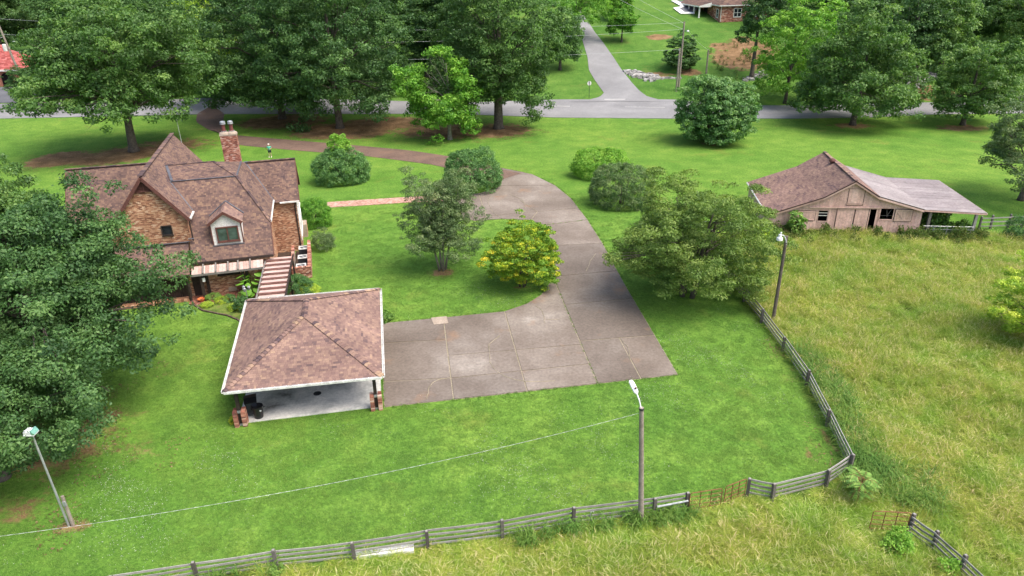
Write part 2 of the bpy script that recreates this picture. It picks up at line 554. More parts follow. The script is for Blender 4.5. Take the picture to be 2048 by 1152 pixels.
# fence lines (metres), surveyed from the corner post outwards
SIDE_FENCE = [(16.89, 28.55), (17.38, 32.47), (17.79, 36.53), (17.83, 40.7), (17.75, 44.82), (17.54, 48.25), (17.39, 52.01), (17.3, 55.74), (18.6, 62.0)]
LOW_FENCE = [(-22.66, 20.32), (-19.78, 21.05), (-16.84, 21.71), (-13.65, 22.32), (-10.45, 22.93), (-7.15, 23.35), (-3.99, 23.97), (-0.65, 24.46), (2.62, 25.19), (6.49, 25.74), (8.07, 26.06)]
LOW_FENCE_B = [(11.25, 26.97), (12.33, 26.56), (15.27, 27.44), (16.89, 28.55)]
CORNER_FENCE = [(17.77, 24.35), (18.3, 23.32), (18.7, 21.91), (19.08, 20.32)]
BARN_O = (24.09, 62.37)
BARN_A = R(-7.3)
MEADOW = [SIDE_FENCE[-1], *SIDE_FENCE[::-1][1:], *LOW_FENCE_B[::-1][1:], *LOW_FENCE[::-1], (-20.0, 2.0), (75.0, 2.0), (75.0, 60.0),
          on_frame(BARN_O, BARN_A, 18.6, 0.3), on_frame(BARN_O, BARN_A, -0.3, 0.3)]

xs_ = np.unique(np.concatenate([np.arange(-420, -70, 14.0), np.arange(-70, 80, 0.75), np.arange(80, 430, 14.0)]))
ys_ = np.unique(np.concatenate([np.arange(-60, 15, 8.0), np.arange(15, 70, 0.6), np.arange(70, 200, 1.4), np.arange(200, 800, 20.0)]))
GX, GY = np.meshgrid(xs_, ys_)
GZ = terr(GX, GY)
# fields: bare earth, mown / meadow
dirt = np.zeros(GX.shape)
def blot(cx, cy, rx, ry, s=1.0):
    global dirt
    q = np.hypot((GX - cx) / rx, (GY - cy) / ry)
    dirt = np.maximum(dirt, s * np.clip(1.35 - q, 0, 1))
for (cx, cy), rx, ry, s in [
    ((-61.67, 96.07), 4.2, 5.0, 1.0), ((-55.83, 95.64), 8.0, 4.5, 0.75), ((-53.07, 98.69), 6.5, 5.0, 0.8), ((-49.48, 103.08), 9.0, 6.0, 0.55),
    ((-37.17, 117.5), 9.0, 6.5, 0.8), ((-25.4, 110.2), 10.0, 7.0, 0.85), ((-19.91, 114.79), 8.0, 5.0, 0.95), ((-9.8, 108.85), 10.0, 7.0, 0.72), ((-2.51, 108.22), 8.0, 6.5, 0.7),
    ((-26.55, 31.69), 6.0, 3.6, 0.72), ((-25.91, 33.96), 5.5, 4.5, 0.62), ((-22.83, 33.86), 2.6, 2.6, 0.45), ((-22.35, 40.15), 2.0, 2.4, 0.40), ((-20.85, 25.81), 1.0, 0.7, 0.8),
    ((-24.67, 26.99), 4.0, 2.0, 0.55), ((-19.89, 31.49), 3.0, 1.6, 0.5),
    ((5.9, 25.49), 0.8, 0.8, 0.6), ((-5.83, 54.82), 1.1, 1.1, 0.7), ((28.26, 97.73), 3.0, 2.4, 0.5), ((51.79, 106.92), 4.6, 3.0, 0.6), ((66.81, 104.22), 6.0, 3.2, 0.6),
    ((15.47, 30.2), 0.16, 0.8, 0.5), ((-15.9, 34.62), 0.8, 1.0, 0.4), ((0.65, 51.82), 1.0, 1.0, 0.4)]:
    blot(cx, cy, rx, ry, s)
for (cx, cy, cz), rx, ry, s in [((33.48, 165.07, 7.42), 3.4, 2.2, 0.85), ((45.21, 158.23, 6.05), 2.6, 2.4, 0.8), ((47.17, 149.88, 4.41), 7.0, 8.0, 0.72), ((51.73, 156.86, 5.78), 6.0, 8.0, 0.8), ((35.42, 142.58, 3.02), 3.0, 3.0, 0.6), ((28.42, 141.54, 2.83), 7.0, 3.0, 0.45), ((71.48, 128.63, 0.9), 9.0, 6.0, 0.85)]:
    blot(cx, cy, rx, ry, s)
d_side = seg_dist(GX, GY, SIDE_FENCE)
dirt = np.maximum(dirt, 0.55 * np.clip(1.0 - np.abs(d_side - 0.25) / 0.5, 0, 1) * (~in_poly(GX, GY, MEADOW)))
dirt = np.where(GY > 240, 0, dirt)
dirt = np.where((GY > 90) & (GY < 125), dirt * 0.86, dirt)
dirt = np.where((GY < 45) & (GX < -8), dirt * 0.72, dirt)
mead = in_poly(GX, GY, MEADOW).astype(float)
gv = np.stack([GX, GY, GZ], -1).reshape(-1, 3)
nx = len(xs_)
ii, jj = np.meshgrid(np.arange(nx - 1), np.arange(len(ys_) - 1))
a0 = (jj * nx + ii).ravel()
gf = np.stack([a0, a0 + 1, a0 + nx + 1, a0 + nx], -1)

m, n, p = new_mat('lawn_and_meadow_soil')
v = wpos(n)
big = noise(n, 0.055, 4.0, 0.55, v)
mid = noise(n, 0.42, 5.0, 0.62, v)
fin = noise(n, 4.5, 6.0, 0.78, v)
lawn = ramp(n, [(0.28, (0.084, 0.180, 0.028)), (0.48, (0.114, 0.224, 0.037)), (0.64, (0.148, 0.258, 0.046)), (0.82, (0.200, 0.290, 0.060))], mid).outputs['Color']
lawn = mixc(n, lawn, ramp(n, [(0.35, (0.80, 0.90, 0.80)), (0.65, (1.15, 1.08, 1.0))], big).outputs['Color'], 1.0, 'MULTIPLY')
lawn = mixc(n, lawn, ramp(n, [(0.32, (0.50, 0.56, 0.50)), (0.5, (1.0, 1.0, 1.0)), (0.68, (1.5, 1.42, 1.3))], fin).outputs['Color'], 1.0, 'MULTIPLY')
dry = ramp(n, [(0.58, (0, 0, 0)), (0.74, (0.5, 0.5, 0.5))], noise(n, 0.20, 5.0, 0.66, v)).outputs['Color']
lawn = mixc(n, lawn, (0.23, 0.22, 0.055), dry)
vor = nd(n, 'ShaderNodeTexVoronoi', Scale=5.5)
n.links.new(v, vor.inputs['Vector'])
speck = ramp(n, [(0.0, (1, 1, 1)), (0.085, (0.9, 0.9, 0.9)), (0.12, (0, 0, 0))], vor.outputs['Distance']).outputs['Color']
spmask = ramp(n, [(0.46, (0, 0, 0)), (0.60, (0.6, 0.6, 0.6))], noise(n, 0.13, 4.0, 0.6, v)).outputs['Color']
spk = mixc(n, speck, spmask, 1.0, 'MULTIPLY')
lawn = mixc(n, lawn, (0.50, 0.55, 0.42), spk)
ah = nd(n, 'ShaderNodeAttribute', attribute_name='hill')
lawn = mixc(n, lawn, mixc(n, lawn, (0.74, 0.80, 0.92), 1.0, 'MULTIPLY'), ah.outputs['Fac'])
md = ramp(n, [(0.3, (0.05, 0.09, 0.016)), (0.55, (0.10, 0.145, 0.03)), (0.75, (0.16, 0.18, 0.05))], mid).outputs['Color']
am = nd(n, 'ShaderNodeAttribute', attribute_name='meadow')
c = mixc(n, lawn, md, am.outputs['Fac'])
ad = nd(n, 'ShaderNodeAttribute', attribute_name='dirt')
add = nd(n, 'ShaderNodeMath', operation='MULTIPLY_ADD')
n.links.new(noise(n, 0.9, 6.0, 0.7, v), add.inputs[0])
add.inputs[1].default_value = 0.9
n.links.new(ad.outputs['Fac'], add.inputs[2])
dfac = ramp(n, [(0.78, (0, 0, 0)), (1.18 / 1.3, (0.9, 0.9, 0.9))], add.outputs[0]).outputs['Color']
dcol = ramp(n, [(0.3, (0.115, 0.068, 0.04)), (0.5, (0.235, 0.13, 0.075)), (0.72, (0.38, 0.235, 0.14))], noise(n, 0.5, 5.0, 0.65, v)).outputs['Color']
dcol = mixc(n, dcol, ramp(n, [(0.3, (0.7,) * 3), (0.7, (1.25,) * 3)], fin).outputs['Color'], 1.0, 'MULTIPLY')
c = mixc(n, c, dcol, dfac)
n.links.new(c, p.inputs['Base Color'])
p.inputs['Roughness'].default_value = 0.95
p.inputs['Specular IOR Level'].default_value = 0.1
bump(n, p, fin, 0.7, 0.12)
M['ground'] = m

me = np_mesh('ground', gv, gf, np.zeros(len(gf)), M['ground'])
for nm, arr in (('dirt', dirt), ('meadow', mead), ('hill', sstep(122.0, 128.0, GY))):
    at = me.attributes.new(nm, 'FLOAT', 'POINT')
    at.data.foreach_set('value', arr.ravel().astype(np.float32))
me.polygons.foreach_set('use_smooth', [True] * len(me.polygons))
ground = bpy.data.objects.new('ground', me)
C.objects.link(ground)
ground['kind'] = 'structure'

def strip(name, left, right, mat, lift=0.02, step=2.0, kind='structure'):
    """a road sheet between two edge lines, laid over the terrain"""
    def resample(pts, k):
        P = [np.array(p[:2], float) for p in pts]
        L = [0.0]
        for a, b in zip(P[:-1], P[1:]):
            L.append(L[-1] + np.linalg.norm(b - a))
        out = []
        for s in np.linspace(0, L[-1], k):
            i = min(max(np.searchsorted(L, s) - 1, 0), len(P) - 2)
            t = (s - L[i]) / max(L[i + 1] - L[i], 1e-9)
            out.append(P[i] + (P[i + 1] - P[i]) * t)
        return np.array(out)
    ln = sum(math.dist(a[:2], b[:2]) for a, b in zip(left[:-1], left[1:]))
    k = max(4, int(ln / step))
    A, B = resample(left, k), resample(right, k)
    w_ = 9
    mb = MB()
    vs = []
    for i in range(k):
        for j in range(w_):
            q = A[i] + (B[i] - A[i]) * j / (w_ - 1)
            crown = 0.05 * (1 - (2 * j / (w_ - 1) - 1) ** 2)
            vs.append((q[0], q[1], tz(q[0], q[1]) + lift + crown))
    fs = [(i * w_ + j, i * w_ + j + 1, (i + 1) * w_ + j + 1, (i + 1) * w_ + j) for i in range(k - 1) for j in range(w_ - 1)]
    nrm = (Vector(vs[1]) - Vector(vs[0])).cross(Vector(vs[w_]) - Vector(vs[0]))
    if nrm.z < 0:
        fs = [tuple(reversed(f)) for f in fs]
    mb.add(vs, fs)
    o = mb.obj(name, mat, None, kind, smooth=True)
    return o

road_far = [(-136.44, 140.04, 0.7), (-95.82, 136.72, 0.55), (-57.37, 137.37, 0.82), (-9.26, 127.55, 0.78), (8.46, 128.51, 0.88), (28.81, 127.12, 0.75), (39.99, 122.31, 0.39), (47.69, 121.71, 0.36), (64.41, 122.13, 0.38), (71.44, 121.93, 0.37), (91.52, 121.37, 0.34), (126.68, 122.83, 0.42)]
road_near = [(-125.29, 127.42, 0.21), (-88.19, 124.7, 0.15), (-52.62, 124.71, 0.25), (-8.83, 120.28, 0.29), (7.7, 116.49, 0.16), (26.12, 114.23, 0.12), (37.28, 113.27, 0.1), (44.59, 112.64, 0.09), (56.76, 112.47, 0.09), (67.89, 113.64, 0.1), (85.78, 113.0, 0.09), (118.57, 114.16, 0.11)]
road = strip('road', road_near, road_far, M['asphalt'], 0.03)
side_l = [(8.37, 126.95, 0.73), (14.17, 127.81, 0.81), (16.41, 129.52, 0.99), (17.41, 131.85, 1.28), (17.14, 134.2, 1.61), (16.56, 139.09, 2.39), (16.0, 144.84, 3.44), (16.47, 152.57, 4.93), (16.47, 161.28, 6.66), (16.55, 169.36, 8.27), (16.48, 178.97, 10.19), (16.34, 187.37, 11.87)]
side_r = [(29.0, 125.49, 0.61), (26.66, 126.95, 0.73), (24.78, 129.27, 0.97), (23.99, 132.62, 1.38), (23.43, 136.7, 1.99), (22.38, 145.35, 3.53), (21.79, 152.26, 4.87), (20.77, 162.04, 6.81), (19.8, 169.16, 8.23), (18.95, 178.81, 10.16), (18.06, 187.25, 11.85)]
side_road = strip('side_road', side_l, side_r, M['asphalt'], 0.055, 1.0)
# painted marks at the junction
mb = MB()
for a, b, w_ in (((17.0, 127.78, 0.81)[:2], (20.59, 127.53, 0.79)[:2], 0.45), ((6.29, 124.12, 0.51)[:2], (10.56, 123.67, 0.48)[:2], 0.16), ((19.84, 122.5, 0.4)[:2], (26.49, 121.64, 0.36)[:2], 0.12)):
    mb.beam((a[0], a[1], tz(*a) + 0.10), (b[0], b[1], tz(*b) + 0.10), w_, 0.012)
mb.obj('road_markings', M['white_paint'], None, 'structure')
mb = MB()
for pts in (road_near,):
    for a, b in zip(pts[:-1], pts[1:]):
        mb.beam((a[0], a[1], tz(*a[:2]) + 0.02), (b[0], b[1], tz(*b[:2]) + 0.02), 0.28, 0.07)
mb.obj('kerb', M['asphalt'], None, 'structure')
lot = [(-138.91, 140.65, 0.73), (-89.39, 137.0, 0.56), (-90.71, 141.25, 0.76), (-99.03, 151.7, 1.31), (-150.17, 153.3, 1.4)]
mb = MB()
mb.add([(q[0], q[1], tz(q[0], q[1]) + 0.06) for q in lot], [tuple(range(len(lot)))])
mb.f = [f if (Vector(mb.v[1]) - Vector(mb.v[0])).cross(Vector(mb.v[2]) - Vector(mb.v[0])).z > 0 else tuple(reversed(f)) for f in mb.f]
mb.obj('parking_lot', M['dark_asphalt'], None, 'structure')

brown_far = [(-57.26, 133.78), (-51.91, 118.84), (-47.03, 112.06), (-41.87, 108.52), (-30.76, 104.04), (-21.54, 100.4), (-13.8, 97.06), (-7.94, 93.36), (-0.84, 86.93), (1.87, 84.92)]
brown_near = [(-51.79, 133.22), (-46.93, 117.22), (-43.37, 106.35), (-38.88, 101.93), (-29.17, 97.97), (-20.22, 94.82), (-14.4, 91.79), (-9.22, 88.94), (-6.14, 85.48), (-2.05, 80.71)]
brown = strip('brown_drive', brown_far, brown_near, M['brown_drive'], 0.03)

# ------------------------------------------------------------------ concrete driveway in separate slabs
def clip(poly, a, b, keep):
    out = []
    def side(q):
        return ((b[0] - a[0]) * (q[1] - a[1]) - (b[1] - a[1]) * (q[0] - a[0])) * keep
    for i in range(len(poly)):
        q, r_ = poly[i], poly[(i + 1) % len(poly)]
        sq, sr = side(q), side(r_)
        if sq >= 0:
            out.append(q)
        if sq * sr < 0:
            t = sq / (sq - sr)
            out.append((q[0] + (r_[0] - q[0]) * t, q[1] + (r_[1] - q[1]) * t))
    return out

def area(poly):
    return 0.5 * sum(poly[i][0] * poly[(i + 1) % len(poly)][1] - poly[(i + 1) % len(poly)][0] * poly[i][1] for i in range(len(poly)))

def split(polys, a, b):
    out = []
    for q in polys:
        for k in (1, -1):
            r_ = clip(q, a, b, k)
            if len(r_) > 2 and abs(area(r_)) > 0.25:
                out.append(r_)
    return out

FRONT = [(-9.54, 45.79), (-5.02, 46.55), (-0.59, 47.34), (1.08, 48.53), (2.26, 50.07), (3.43, 53.26), (3.87, 49.11), (5.17, 37.2), (-7.7, 35.1)]
RIGHT = [(3.43, 53.26), (3.66, 54.9), (3.71, 57.07), (3.76, 60.88), (3.58, 63.49), (3.22, 65.87), (7.69, 67.23), (8.39, 60.76), (9.06, 51.63), (9.74, 44.39), (10.33, 38.06), (5.17, 37.2), (3.87, 49.11)]
LOOP = [(3.22, 65.87), (2.04, 67.4), (-0.93, 68.02), (-3.59, 67.57), (-5.77, 68.6), (-6.54, 75.27), (-3.28, 76.9), (-1.33, 79.07), (-1.8, 83.63), (-0.84, 86.93), (2.75, 83.97), (5.19, 79.23), (6.62, 74.28), (7.69, 67.23)]
front = split([FRONT], (-5.08, 46.39), (-3.64, 35.91))
front = split(front, (-0.59, 47.34), (0.82, 36.41))
fa = []
for q in front:
    cx = sum(v_[0] for v_ in q) / len(q)
    if cx < (-4.34, 40.44)[0]:
        for a_, b_ in (((-8.58, 40.15), (-4.56, 41.16)), ((-8.23, 37.9), (-4.01, 38.16))):
            pass
        fa += split(split([q], (-9.0, 42.82), (-4.72, 43.15)), (-8.23, 37.9), (-4.01, 38.16))
    else:
        fa += split(split([q], (-4.38, 40.95), (4.55, 42.09)), (-3.86, 38.15), (0.73, 38.88))
right = split([RIGHT], (3.73, 60.38), (8.39, 60.76))
right = split(right, (3.48, 53.46), (8.91, 54.43))
right = split(right, (4.07, 48.23), (9.36, 49.04))
right = split(right, (4.42, 42.58), (9.9, 43.21))
ra = []
for q in right:
    cy = sum(v_[1] for v_ in q) / len(q)
    ra += split([q], (7.36, 42.67), (7.94, 37.67)) if cy < (6.92, 42.0)[1] else [q]
loop = split([LOOP], (2.74, 69.98), (6.97, 70.86))
loop = split(loop, (-3.05, 73.13), (-2.34, 67.95))
loop = split(loop, (-1.16, 79.45), (5.19, 79.23))
drive = thing('driveway', 'wide worn brown concrete driveway with grassy joints curving up from the carport', 'driveway')
jm = MB()
for q in (FRONT, RIGHT, LOOP):
    z = 0.012 if q is FRONT else (0.016 if q is RIGHT else 0.020)
    q2 = q if area(q) > 0 else q[::-1]
    jm.add([(x, y, z) for x, y in q2], [tuple(range(len(q2)))])
jm.obj('joint_bed', M['joint'], drive)
srng = random.Random(5)
for q in fa + ra + loop:
    q2 = q if area(q) > 0 else q[::-1]
    bm = bmesh.new()
    # drop doubled corners, shrink the outline by the joint width
    pts = []
    for v_ in q2:
        if not pts or math.dist(v_, pts[-1]) > 0.05:
            pts.append(v_)
    if math.dist(pts[0], pts[-1]) < 0.05:
        pts.pop()
    ins_ = []
    for i in range(len(pts)):
        p0, p1, p2 = Vector(pts[i - 1]), Vector(pts[i]), Vector(pts[(i + 1) % len(pts)])
        e0, e1 = (p1 - p0).normalized(), (p2 - p1).normalized()
        n0, n1 = Vector((-e0.y, e0.x)), Vector((-e1.y, e1.x))
        bi = (n0 + n1).normalized()
        ins_.append(p1 + bi * (0.042 / max(0.35, bi.dot(n0))))
    f = bm.faces.new([bm.verts.new((q_.x, q_.y, 0.0)) for q_ in ins_])
    ex = bmesh.ops.extrude_face_region(bm, geom=[f])
    up_ = 0.045 + srng.uniform(-0.006, 0.006)
    for g_ in ex['geom']:
        if isinstance(g_, bmesh.types.BMVert):
            g_.co.z = up_
    bmesh.ops.recalc_face_normals(bm, faces=bm.faces)
    me = bpy.data.meshes.new('concrete_slab')
    bm.to_mesh(me)
    bm.free()
    at = me.attributes.new('tint', 'FLOAT', 'FACE')
    at.data.foreach_set('value', np.full(len(me.polygons), srng.random(), np.float32))
    me.materials.append(M['slab'])
    o = bpy.data.objects.new('concrete_slab', me)
    C.objects.link(o)
    o.parent = drive
# pale patch of new concrete and the long curved cracks
mb = MB()
pq = [(-6.0, 46.43), (-4.87, 46.62), (-4.65, 45.51), (-5.68, 45.32)]
mb.slab([(x, y, 0.062) for x, y in pq], (0, 0, 0.012))
mb.obj('concrete_patch', M['mortar'], drive)
mb = MB()
for pts in ([(1.72, 48.16), (2.18, 47.47), (2.28, 46.49), (2.33, 45.23)], [(-1.57, 40.2), (-1.19, 38.95), (-0.39, 38.03), (0.7, 37.53), (2.56, 37.58)], [(-5.26, 35.81), (-5.24, 37.17), (-4.87, 37.9), (-4.01, 38.16)],
            [(6.21, 54.25), (6.79, 56.59), (7.5, 58.26)], [(7.46, 42.67), (7.74, 41.42), (7.62, 39.99)], [(2.1, 67.7), (2.79, 69.98), (1.56, 72.68), (1.05, 73.74)],
            [(-0.93, 68.02), (-1.87, 70.09), (-2.47, 73.44), (-2.23, 75.18)], [(0.69, 68.08), (1.62, 70.69), (1.33, 74.08), (-0.02, 75.95)], [(-1.54, 40.33), (-1.68, 42.33), (-0.9, 43.57)], [(2.36, 45.85), (3.45, 45.8)]):
    P = []
    for a, b in zip(pts[:-1], pts[1:]):
        for k in range(4):
            P.append((a[0] + (b[0] - a[0]) * k / 4 + srng.uniform(-.04, .04), a[1] + (b[1] - a[1]) * k / 4 + srng.uniform(-.04, .04), 0.052))
    P.append((pts[-1][0], pts[-1][1], 0.052))
    mb.tube(P, [0.022 + 0.008 * (i % 2) for i in range(len(P))], 4, 0.5)
pieces(mb, 'crack', M['joint'], drive)

# ------------------------------------------------------------------ brick garden path
PATH = [(-20.06, 74.52), (-11.41, 75.85), (-6.47, 76.73), (-6.3, 74.2), (-11.17, 73.89), (-19.53, 72.69)]
path = thing('brick_path', 'narrow path of pale pink bricks running from the house to the driveway', 'path')
mb = MB()
q2 = PATH if area(PATH) > 0 else PATH[::-1]
mb.add([(x, y, 0.02) for x, y in q2], [tuple(range(len(q2)))])
mb.obj('path_bed', M['mortar'], path)

def flat_bricks(name, poly, w, h, mat, parent, z, gap=0.012, ang=0.0, seed=3):
    """flat-laid bricks as real geometry, joined"""
    rng = random.Random(seed)
    mb = MB()
    c_, s_ = math.cos(ang), math.sin(ang)
    loc = [(c_ * x + s_ * y, -s_ * x + c_ * y) for x, y in poly]
    x0, x1 = min(a for a, b in loc), max(a for a, b in loc)
    y0, y1 = min(b for a, b in loc), max(b for a, b in loc)
    j = 0
    y = y0
    while y < y1:
        x = x0 - (w / 2 if j % 2 else 0)
        while x < x1:
            cx, cy = x + w / 2, y + h / 2
            wx, wy = c_ * cx - s_ * cy, s_ * cx + c_ * cy
            if in_poly(wx, wy, poly):
                t = rng.uniform(0.0, 0.012)
                q = []
                for dx, dy in ((0, 0), (w - gap, 0), (w - gap, h - gap), (0, h - gap)):
                    q.append((c_ * (x + dx) - s_ * (y + dy), s_ * (x + dx) + c_ * (y + dy)))
                vs = [(a, b, z + 0.02 + t) for a, b in q] + [(a, b, z) for a, b in q]
                mb.add(vs, [(0, 1, 2, 3), (4, 5, 1, 0), (5, 6, 2, 1), (6, 7, 3, 2), (7, 4, 0, 3)], rng.random())
            x += w
        y += h
        j += 1
    return mb.obj(name, mat, parent, 'stuff')
ang = math.atan2(PATH[1][1] - PATH[0][1], PATH[1][0] - PATH[0][0])
flat_bricks('brick', PATH, 0.22, 0.11, M['paver'], path, 0.02, 0.012, ang)

# ------------------------------------------------------------------ the brick house
HO = (-7.7, 35.1)
HA = R(14.5)
house = thing('brick_house', 'large brick house with steep mauve brown roofs, tall gable and white dormer', 'house', (HO[0], HO[1], 0), HA)
S = 1.15
def fz(v_):
    return 2.95 + S * (v_ - 19.54)
GU, GZT, GS = -14.95, 9.79, 1.303
def gz(u_):
    return GZT - GS * abs(u_ - GU)
planes = {
    'front': [(-12.6, 19.54, 2.95), (-6.5, 19.54, 2.95), (-6.5, 21.41, fz(21.41)), (-8.75, 24.149, 8.25), (-13.77, 24.149, 8.25), (-12.22, 22.39, fz(22.39)), (-12.6, 22.0, fz(22.0))],
    'low': [(-19.2, 18.70, 2.35), (-12.72, 18.70, 2.35), (-12.72, 20.75, 4.25), (-19.2, 20.75, 4.25)],
    'right': [(-6.5, 21.41, 5.1), (-6.5, 27.3, 5.1), (-8.5, 29.8, 7.9), (-8.75, 28.95, 8.25), (-8.75, 24.149, 8.25)],
    'deck_f': [(-13.77, 24.149, 8.25), (-8.75, 24.149, 8.25), (-10.6, 26.55, 9.0), (-14.34, 26.55, 9.0)],
    'deck_r': [(-8.75, 24.149, 8.25), (-8.75, 28.95, 8.25), (-10.6, 26.55, 9.0)],
    'deck_b': [(-8.75, 28.95, 8.25), (-13.77, 28.95, 8.25), (-14.34, 26.55, 9.0), (-10.6, 26.55, 9.0)],
    'back': [(-8.75, 28.95, 8.25), (-7.0, 32.6, 4.7), (-12.2, 32.6, 4.7), (-13.77, 28.95, 8.25)],
    'wing_f': [(-6.3, 27.06, 4.83), (-4.3, 27.06, 4.83), (-4.3, 29.8, 7.9), (-8.5, 29.8, 7.9)],
    'wing_b': [(-4.3, 32.54, 4.83), (-9.0, 32.54, 4.83), (-9.0, 29.8, 7.9), (-4.3, 29.8, 7.9)],
    'gable_r': [(GU, 20.45, GZT), (-12.22, 20.45, gz(-12.22)), (-12.22, 22.39, gz(-12.22)), (-13.77, 24.149, gz(-13.77)), (-14.34, 26.55, gz(-14.34)), (-13.77, 28.95, gz(-13.77)), (-12.22, 30.7, gz(-12.22)), (-12.22, 35.2, gz(-12.22)), (GU, 35.2, GZT)],
    'gable_l': [(-17.7, 20.45, gz(-17.7)), (GU, 20.45, GZT), (GU, 35.2, GZT), (-17.7, 35.2, gz(-17.7))],
    'left_f': [(-22.7, 26.5, 4.8), (-16.2, 26.5, 4.8), (-16.2, 29.8, 8.5), (-22.7, 29.8, 8.5)],
    'left_b': [(-16.2, 33.1, 4.8), (-22.7, 33.1, 4.8), (-22.7, 29.8, 8.5), (-16.2, 29.8, 8.5)],
}
roof, sh = MB(), MB()
for k, pts in planes.items():
    face_slab(roof, pts, 0.13)
    lay_tiles(sh, pts, 0.18, 0.14, 0.003, 0.008, low=0.010, stag=0.37, wvar=0.4, blot=0.36, lift=0.002, rng=random.Random(hash(k) % 97 if False else sum(map(ord, k))))
roof_o = roof.obj('roof', M['roof_under'], house)
sh.obj('shingle', M['shingle'], roof_o, 'stuff')

# ridge caps and flashing
mb = MB()
def caps(a, b, w_=0.26, step=0.26, up=0.05, rng=random.Random(4)):
    a, b = Vector(a), Vector(b)
    k = int((b - a).length / step)
    for i in range(k):
        p0, p1 = a.lerp(b, i / k), a.lerp(b, (i + 1.25) / k)
        mb.beam(p0 + Vector((0, 0, up)), p1 + Vector((0, 0, up + 0.012)), w_, 0.05, rng.random() * 0.8)
caps((GU, 20.45, GZT), (GU, 35.2, GZT), 0.34)
caps((-16.3, 29.8, 8.5), (-22.7, 29.8, 8.5))
caps((-8.6, 29.8, 7.9), (-4.3, 29.8, 7.9))
caps((-14.3, 26.55, 9.0), (-10.6, 26.55, 9.0), 0.2, up=0.02)
caps((-10.6, 26.55, 9.0), (-8.75, 24.149, 8.25), 0.2, up=0.02)
caps((-8.75, 24.149, 8.25), (-6.5, 21.41, 5.1), 0.2, up=0.02)
mb.obj('ridge_cap', M['shingle'], roof_o, 'stuff')
mb = MB()
for a, b, w_ in [((-13.7, 24.12, 8.28), (-8.75, 24.12, 8.28), 0.13), ((-8.72, 24.15, 8.28), (-8.72, 28.95, 8.28), 0.13), ((-13.62, 24.2, 8.32), (-14.22, 26.4, 9.02), 0.20),
                 ((-13.77, 24.149, 8.28), (-12.22, 22.39, 6.26), 0.12), ((-8.5, 29.8, 7.94), (-6.35, 27.1, 4.9), 0.16),
                 ((-17.3, 20.66, 4.32), (-12.6, 20.66, 4.32), 0.22), ((-12.62, 20.4, 4.62), (-12.2, 20.4, 4.62), 0.2), ((-8.85, 29.5, 8.0), (-8.3, 29.85, 7.98), 0.3)]:
    mb.beam(a, b, w_, 0.03)
pieces(mb, 'flashing', M['flashing'], roof_o)
# rake boards and dark eaves
mb = MB()
mb.beam((GU, 20.42, GZT - 0.15), (-12.22, 20.42, gz(-12.22) - 0.15), 0.06, 0.24)
mb.beam((GU, 20.42, GZT - 0.15), (-17.7, 20.42, gz(-17.7) - 0.15), 0.06, 0.24)
mb.beam((-4.27, 27.06, 4.72), (-4.27, 29.8, 7.79), 0.05, 0.22)
mb.beam((-4.27, 32.54, 4.72), (-4.27, 29.8, 7.79), 0.05, 0.22)
mb.beam((-22.72, 26.5, 4.69), (-22.72, 29.8, 8.39), 0.05, 0.2)
mb.beam((-6.47, 19.54, 2.86), (-6.47, 21.41, 5.0), 0.05, 0.18)
pieces(mb, 'rake_board', M['brown_trim'], house)
mb = MB()
mb.beam((-12.6, 19.47, 2.86), (-6.5, 19.47, 2.86), 0.10, 0.16)
mb.beam((-19.2, 18.63, 2.27), (-12.72, 18.63, 2.27), 0.10, 0.14)
pieces(mb, 'dark_gutter', M['dark_wood'], house)
mb = MB()
mb.beam((-5.95, 26.98, 4.80), (-4.3, 26.98, 4.80), 0.13, 0.11)
mb.beam((-6.42, 21.41, 5.06), (-6.42, 27.1, 5.06), 0.11, 0.10)
mb.beam((-12.15, 20.45, gz(-12.22) - 0.02), (-12.15, 22.2, gz(-12.22) - 0.02), 0.14, 0.10)
pieces(mb, 'pale_gutter', M['gutter'], house)
mb = MB()
mb.tube([(-4.75, 27.36, 0.1), (-4.75, 27.36, 4.3), (-4.62, 27.05, 4.75)], [0.06] * 3, 6)
mb.tube([(-12.3, 20.55, 4.4), (-12.3, 20.55, 5.9), (-12.18, 20.5, 6.2)], [0.05] * 3, 6)
mb.tube([(-13.05, 18.85, 0.05), (-13.05, 18.85, 2.1), (-13.2, 18.68, 2.26)], [0.05] * 3, 6)
pieces(mb, 'downspout', M['dark_wood'], house)

# walls: mortar sheets with bricks laid on them
wall, bk = MB(), MB()
def brick_wall(pts, t=0.22, skip=None, mb_=None):
    face_slab(wall, pts, t)
    lay_tiles(mb_ or bk, pts, 0.225, 0.078, 0.013, 0.011, skip=skip, rng=random.Random(len(wall.f)))
def sk_front(c_):
    return -10.95 < c_.x < -9.25 and 1.55 < c_.z < 2.35
def sk_gable(c_):
    return (-14.42 < c_.x < -13.67 and 4.98 < c_.z < 5.74) or c_.z > 8.62
gw = [(-17.3, 20.75, 3.2), (-12.5, 20.75, 3.2), (-12.5, 20.75, gz(-12.5) - 0.2), (GU, 20.75, GZT - 0.2), (-17.3, 20.75, gz(-17.3) - 0.2)]
brick_wall([(-13.1, 19.85, 0), (-6.85, 19.85, 0), (-6.85, 19.85, 2.95), (-13.1, 19.85, 2.95)], skip=sk_front)
brick_wall(gw, skip=sk_gable)
brick_wall([(-6.85, 19.85, 0), (-6.85, 27.46, 0), (-6.85, 27.46, 5.0), (-6.85, 21.4, 5.0), (-6.85, 19.85, 3.1)])
brick_wall([(-6.85, 27.46, 0), (-4.6, 27.46, 0), (-4.6, 27.46, 4.75), (-6.85, 27.46, 4.75)])
brick_wall([(-4.6, 27.46, 0), (-4.6, 32.2, 0), (-4.6, 32.2, 0.95), (-4.6, 27.46, 0.95)])
